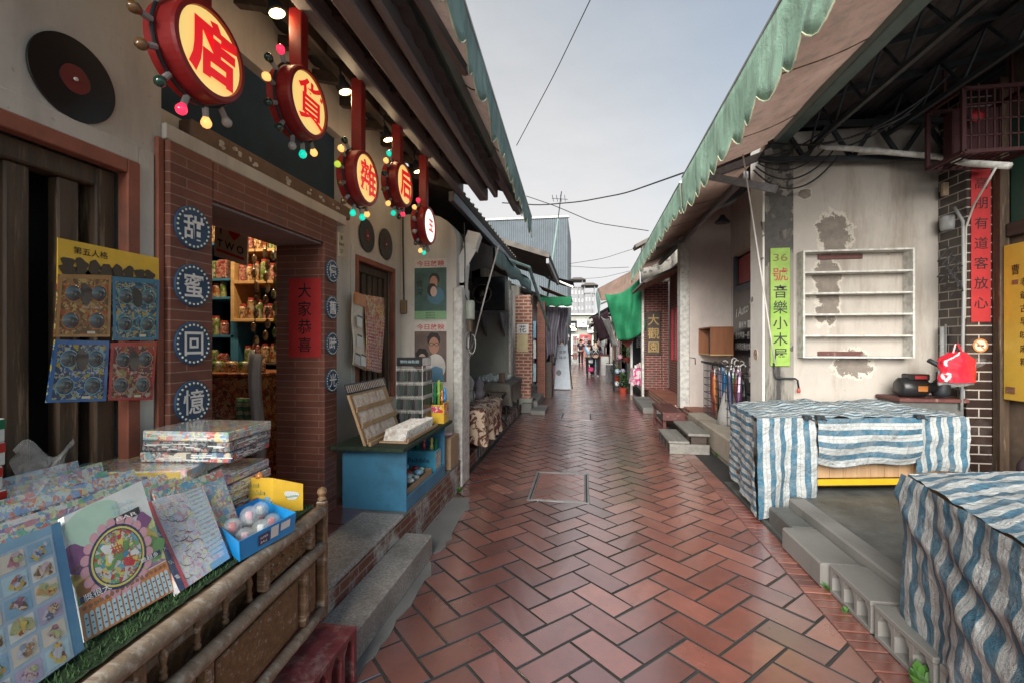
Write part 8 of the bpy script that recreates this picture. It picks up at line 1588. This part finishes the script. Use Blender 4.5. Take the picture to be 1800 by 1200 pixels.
m.tube([(.17, 19.8, .95), (.42, 19.8, .95)], .014, 6); m.build('frame', 'steel_dark', D)
for x, y in ((.17, 19.7), (.42, 19.7), (.17, 20.3), (.42, 20.3)): m = MB(); m.lathe((x-.015, y, .08), [(0, 0), (.075, 0), (.08, .01), (.08, .025), (0, .03)], 14, (1, 0, 0)); m.build('wheel', 'black', D)
m = MB(); m.bbox(.18, .41, 19.78, 20.12, .22, .42, .04); m.build('pink_seat', M.setdefault('hotpink', plain('hot pink', (.65, .04, .20), .4)), D); m = MB(); m.grid(lambda i, j: (.18+.23*i, 19.95+.22*math.cos(PI*j), .55+.3*math.sin(PI*j)), 6, 10); m.build('hood', 'p_black', D, smooth=True, mods=[('thick', 'SOLIDIFY', {'thickness': .015})])
D = thing('parked_bicycle', 'dark bicycle parked behind the blue sign board on the left', 'bicycle', (-.62, 17.5, 0)); m = MB(); x = -.62
for y in (17.0, 18.05): 
    w_ = MB(); w_.tube([(x, y+.32*math.cos(a), .33+.32*math.sin(a)) for a in [2*PI*k/20 for k in range(21)]], .02, 6, cap=False)
    for k in range(8): a = PI*k/8; w_.bar((x, y-.3*math.cos(a), .33-.3*math.sin(a)), (x, y+.3*math.cos(a), .33+.3*math.sin(a)), .006)
    w_.build('wheel', 'black', D)
for a, b in (((x, 17, .33), (x, 17.12, .95)), ((x, 17.1, .8), (x, 17.65, .75)), ((x, 17.1, .75), (x, 17.55, .32)), ((x, 17.55, .32), (x, 17.68, .9)), ((x, 17.55, .32), (x, 18.05, .33)), ((x, 17.66, .72), (x, 18.05, .33)), ((x-.25, 17.1, 1.0), (x+.25, 17.1, 1.0)), ((x, 17.12, .93), (x, 17.1, 1.0))): m.tube([a, b], .016, 6)
m.build('frame', 'steel_dark', D); m = MB(); m.bbox(x-.07, x+.07, 17.56, 17.82, .9, .95, .02); m.build('saddle', 'p_black', D)
# ================= OVERHEAD WIRES
for nm, P, r in (('overhead cable rising steeply across the sky to the upper middle', [GY(908, 256, 7.0), GY(975, 130, 6.0), GY(1040, -5, 5.2), GY(1040, -5, 5.2)*2.6-GY(975, 130, 6.0)*1.6, GY(1040, -5, 5.2)*6-GY(975, 130, 6.0)*5], .006), ('thick overhead cable sagging between the two green awnings', [GY(883, 357, 9.5), GY(950, 361, 9.0), GY(1020, 355, 8.6), GY(1100, 340, 8.0), GY(1205, 303, 6.2)], .012), ('thin overhead cable running down from the left awning to the right', [GY(925, 345, 10), GY(975, 362, 10), GY(1045, 392, 10.5), GY(1140, 406, 11)], .009),
        ('faint wire between the far rooftops, upper', [GY(1000, 464, 22), GY(1060, 455, 22), GY(1122, 435, 22)], .012), ('faint wire between the far rooftops, lower', [GY(1000, 468, 24), GY(1060, 472, 24), GY(1105, 470, 22)], .012), ('faintest wire above the apartment towers', [GY(1000, 492, 26), GY(1060, 488, 26), GY(1110, 476, 24)], .010)):
    q = []
    for a, b in zip(P, P[1:]): q += [a.lerp(b, t_/6) for t_ in range(6)]
    q.append(P[-1]); sm = [q[0]]+[(q[i-1]+q[i]+q[i+1])/3 for i in range(1, len(q)-1)]+[q[-1]]; m = MB(); m.tube(sm, r, 5); tag(m.build('overhead_cable', 'cable', smooth=True), nm, 'cable')
D = thing('cable_bundle', 'tangle of black cables at the near end of the right hand porch truss', 'cable', tuple(GY(1350, 255, 5.1)))
for k in range(5):
    a, b = GY(1340-4*k, 275+6*k, 5.05), GY(1440+8*k, 236+10*k, 5.0); m = MB(); m.tube(catenary(a, b, .05+.05*k), .008, 5); m.build('cable', 'cable', D)
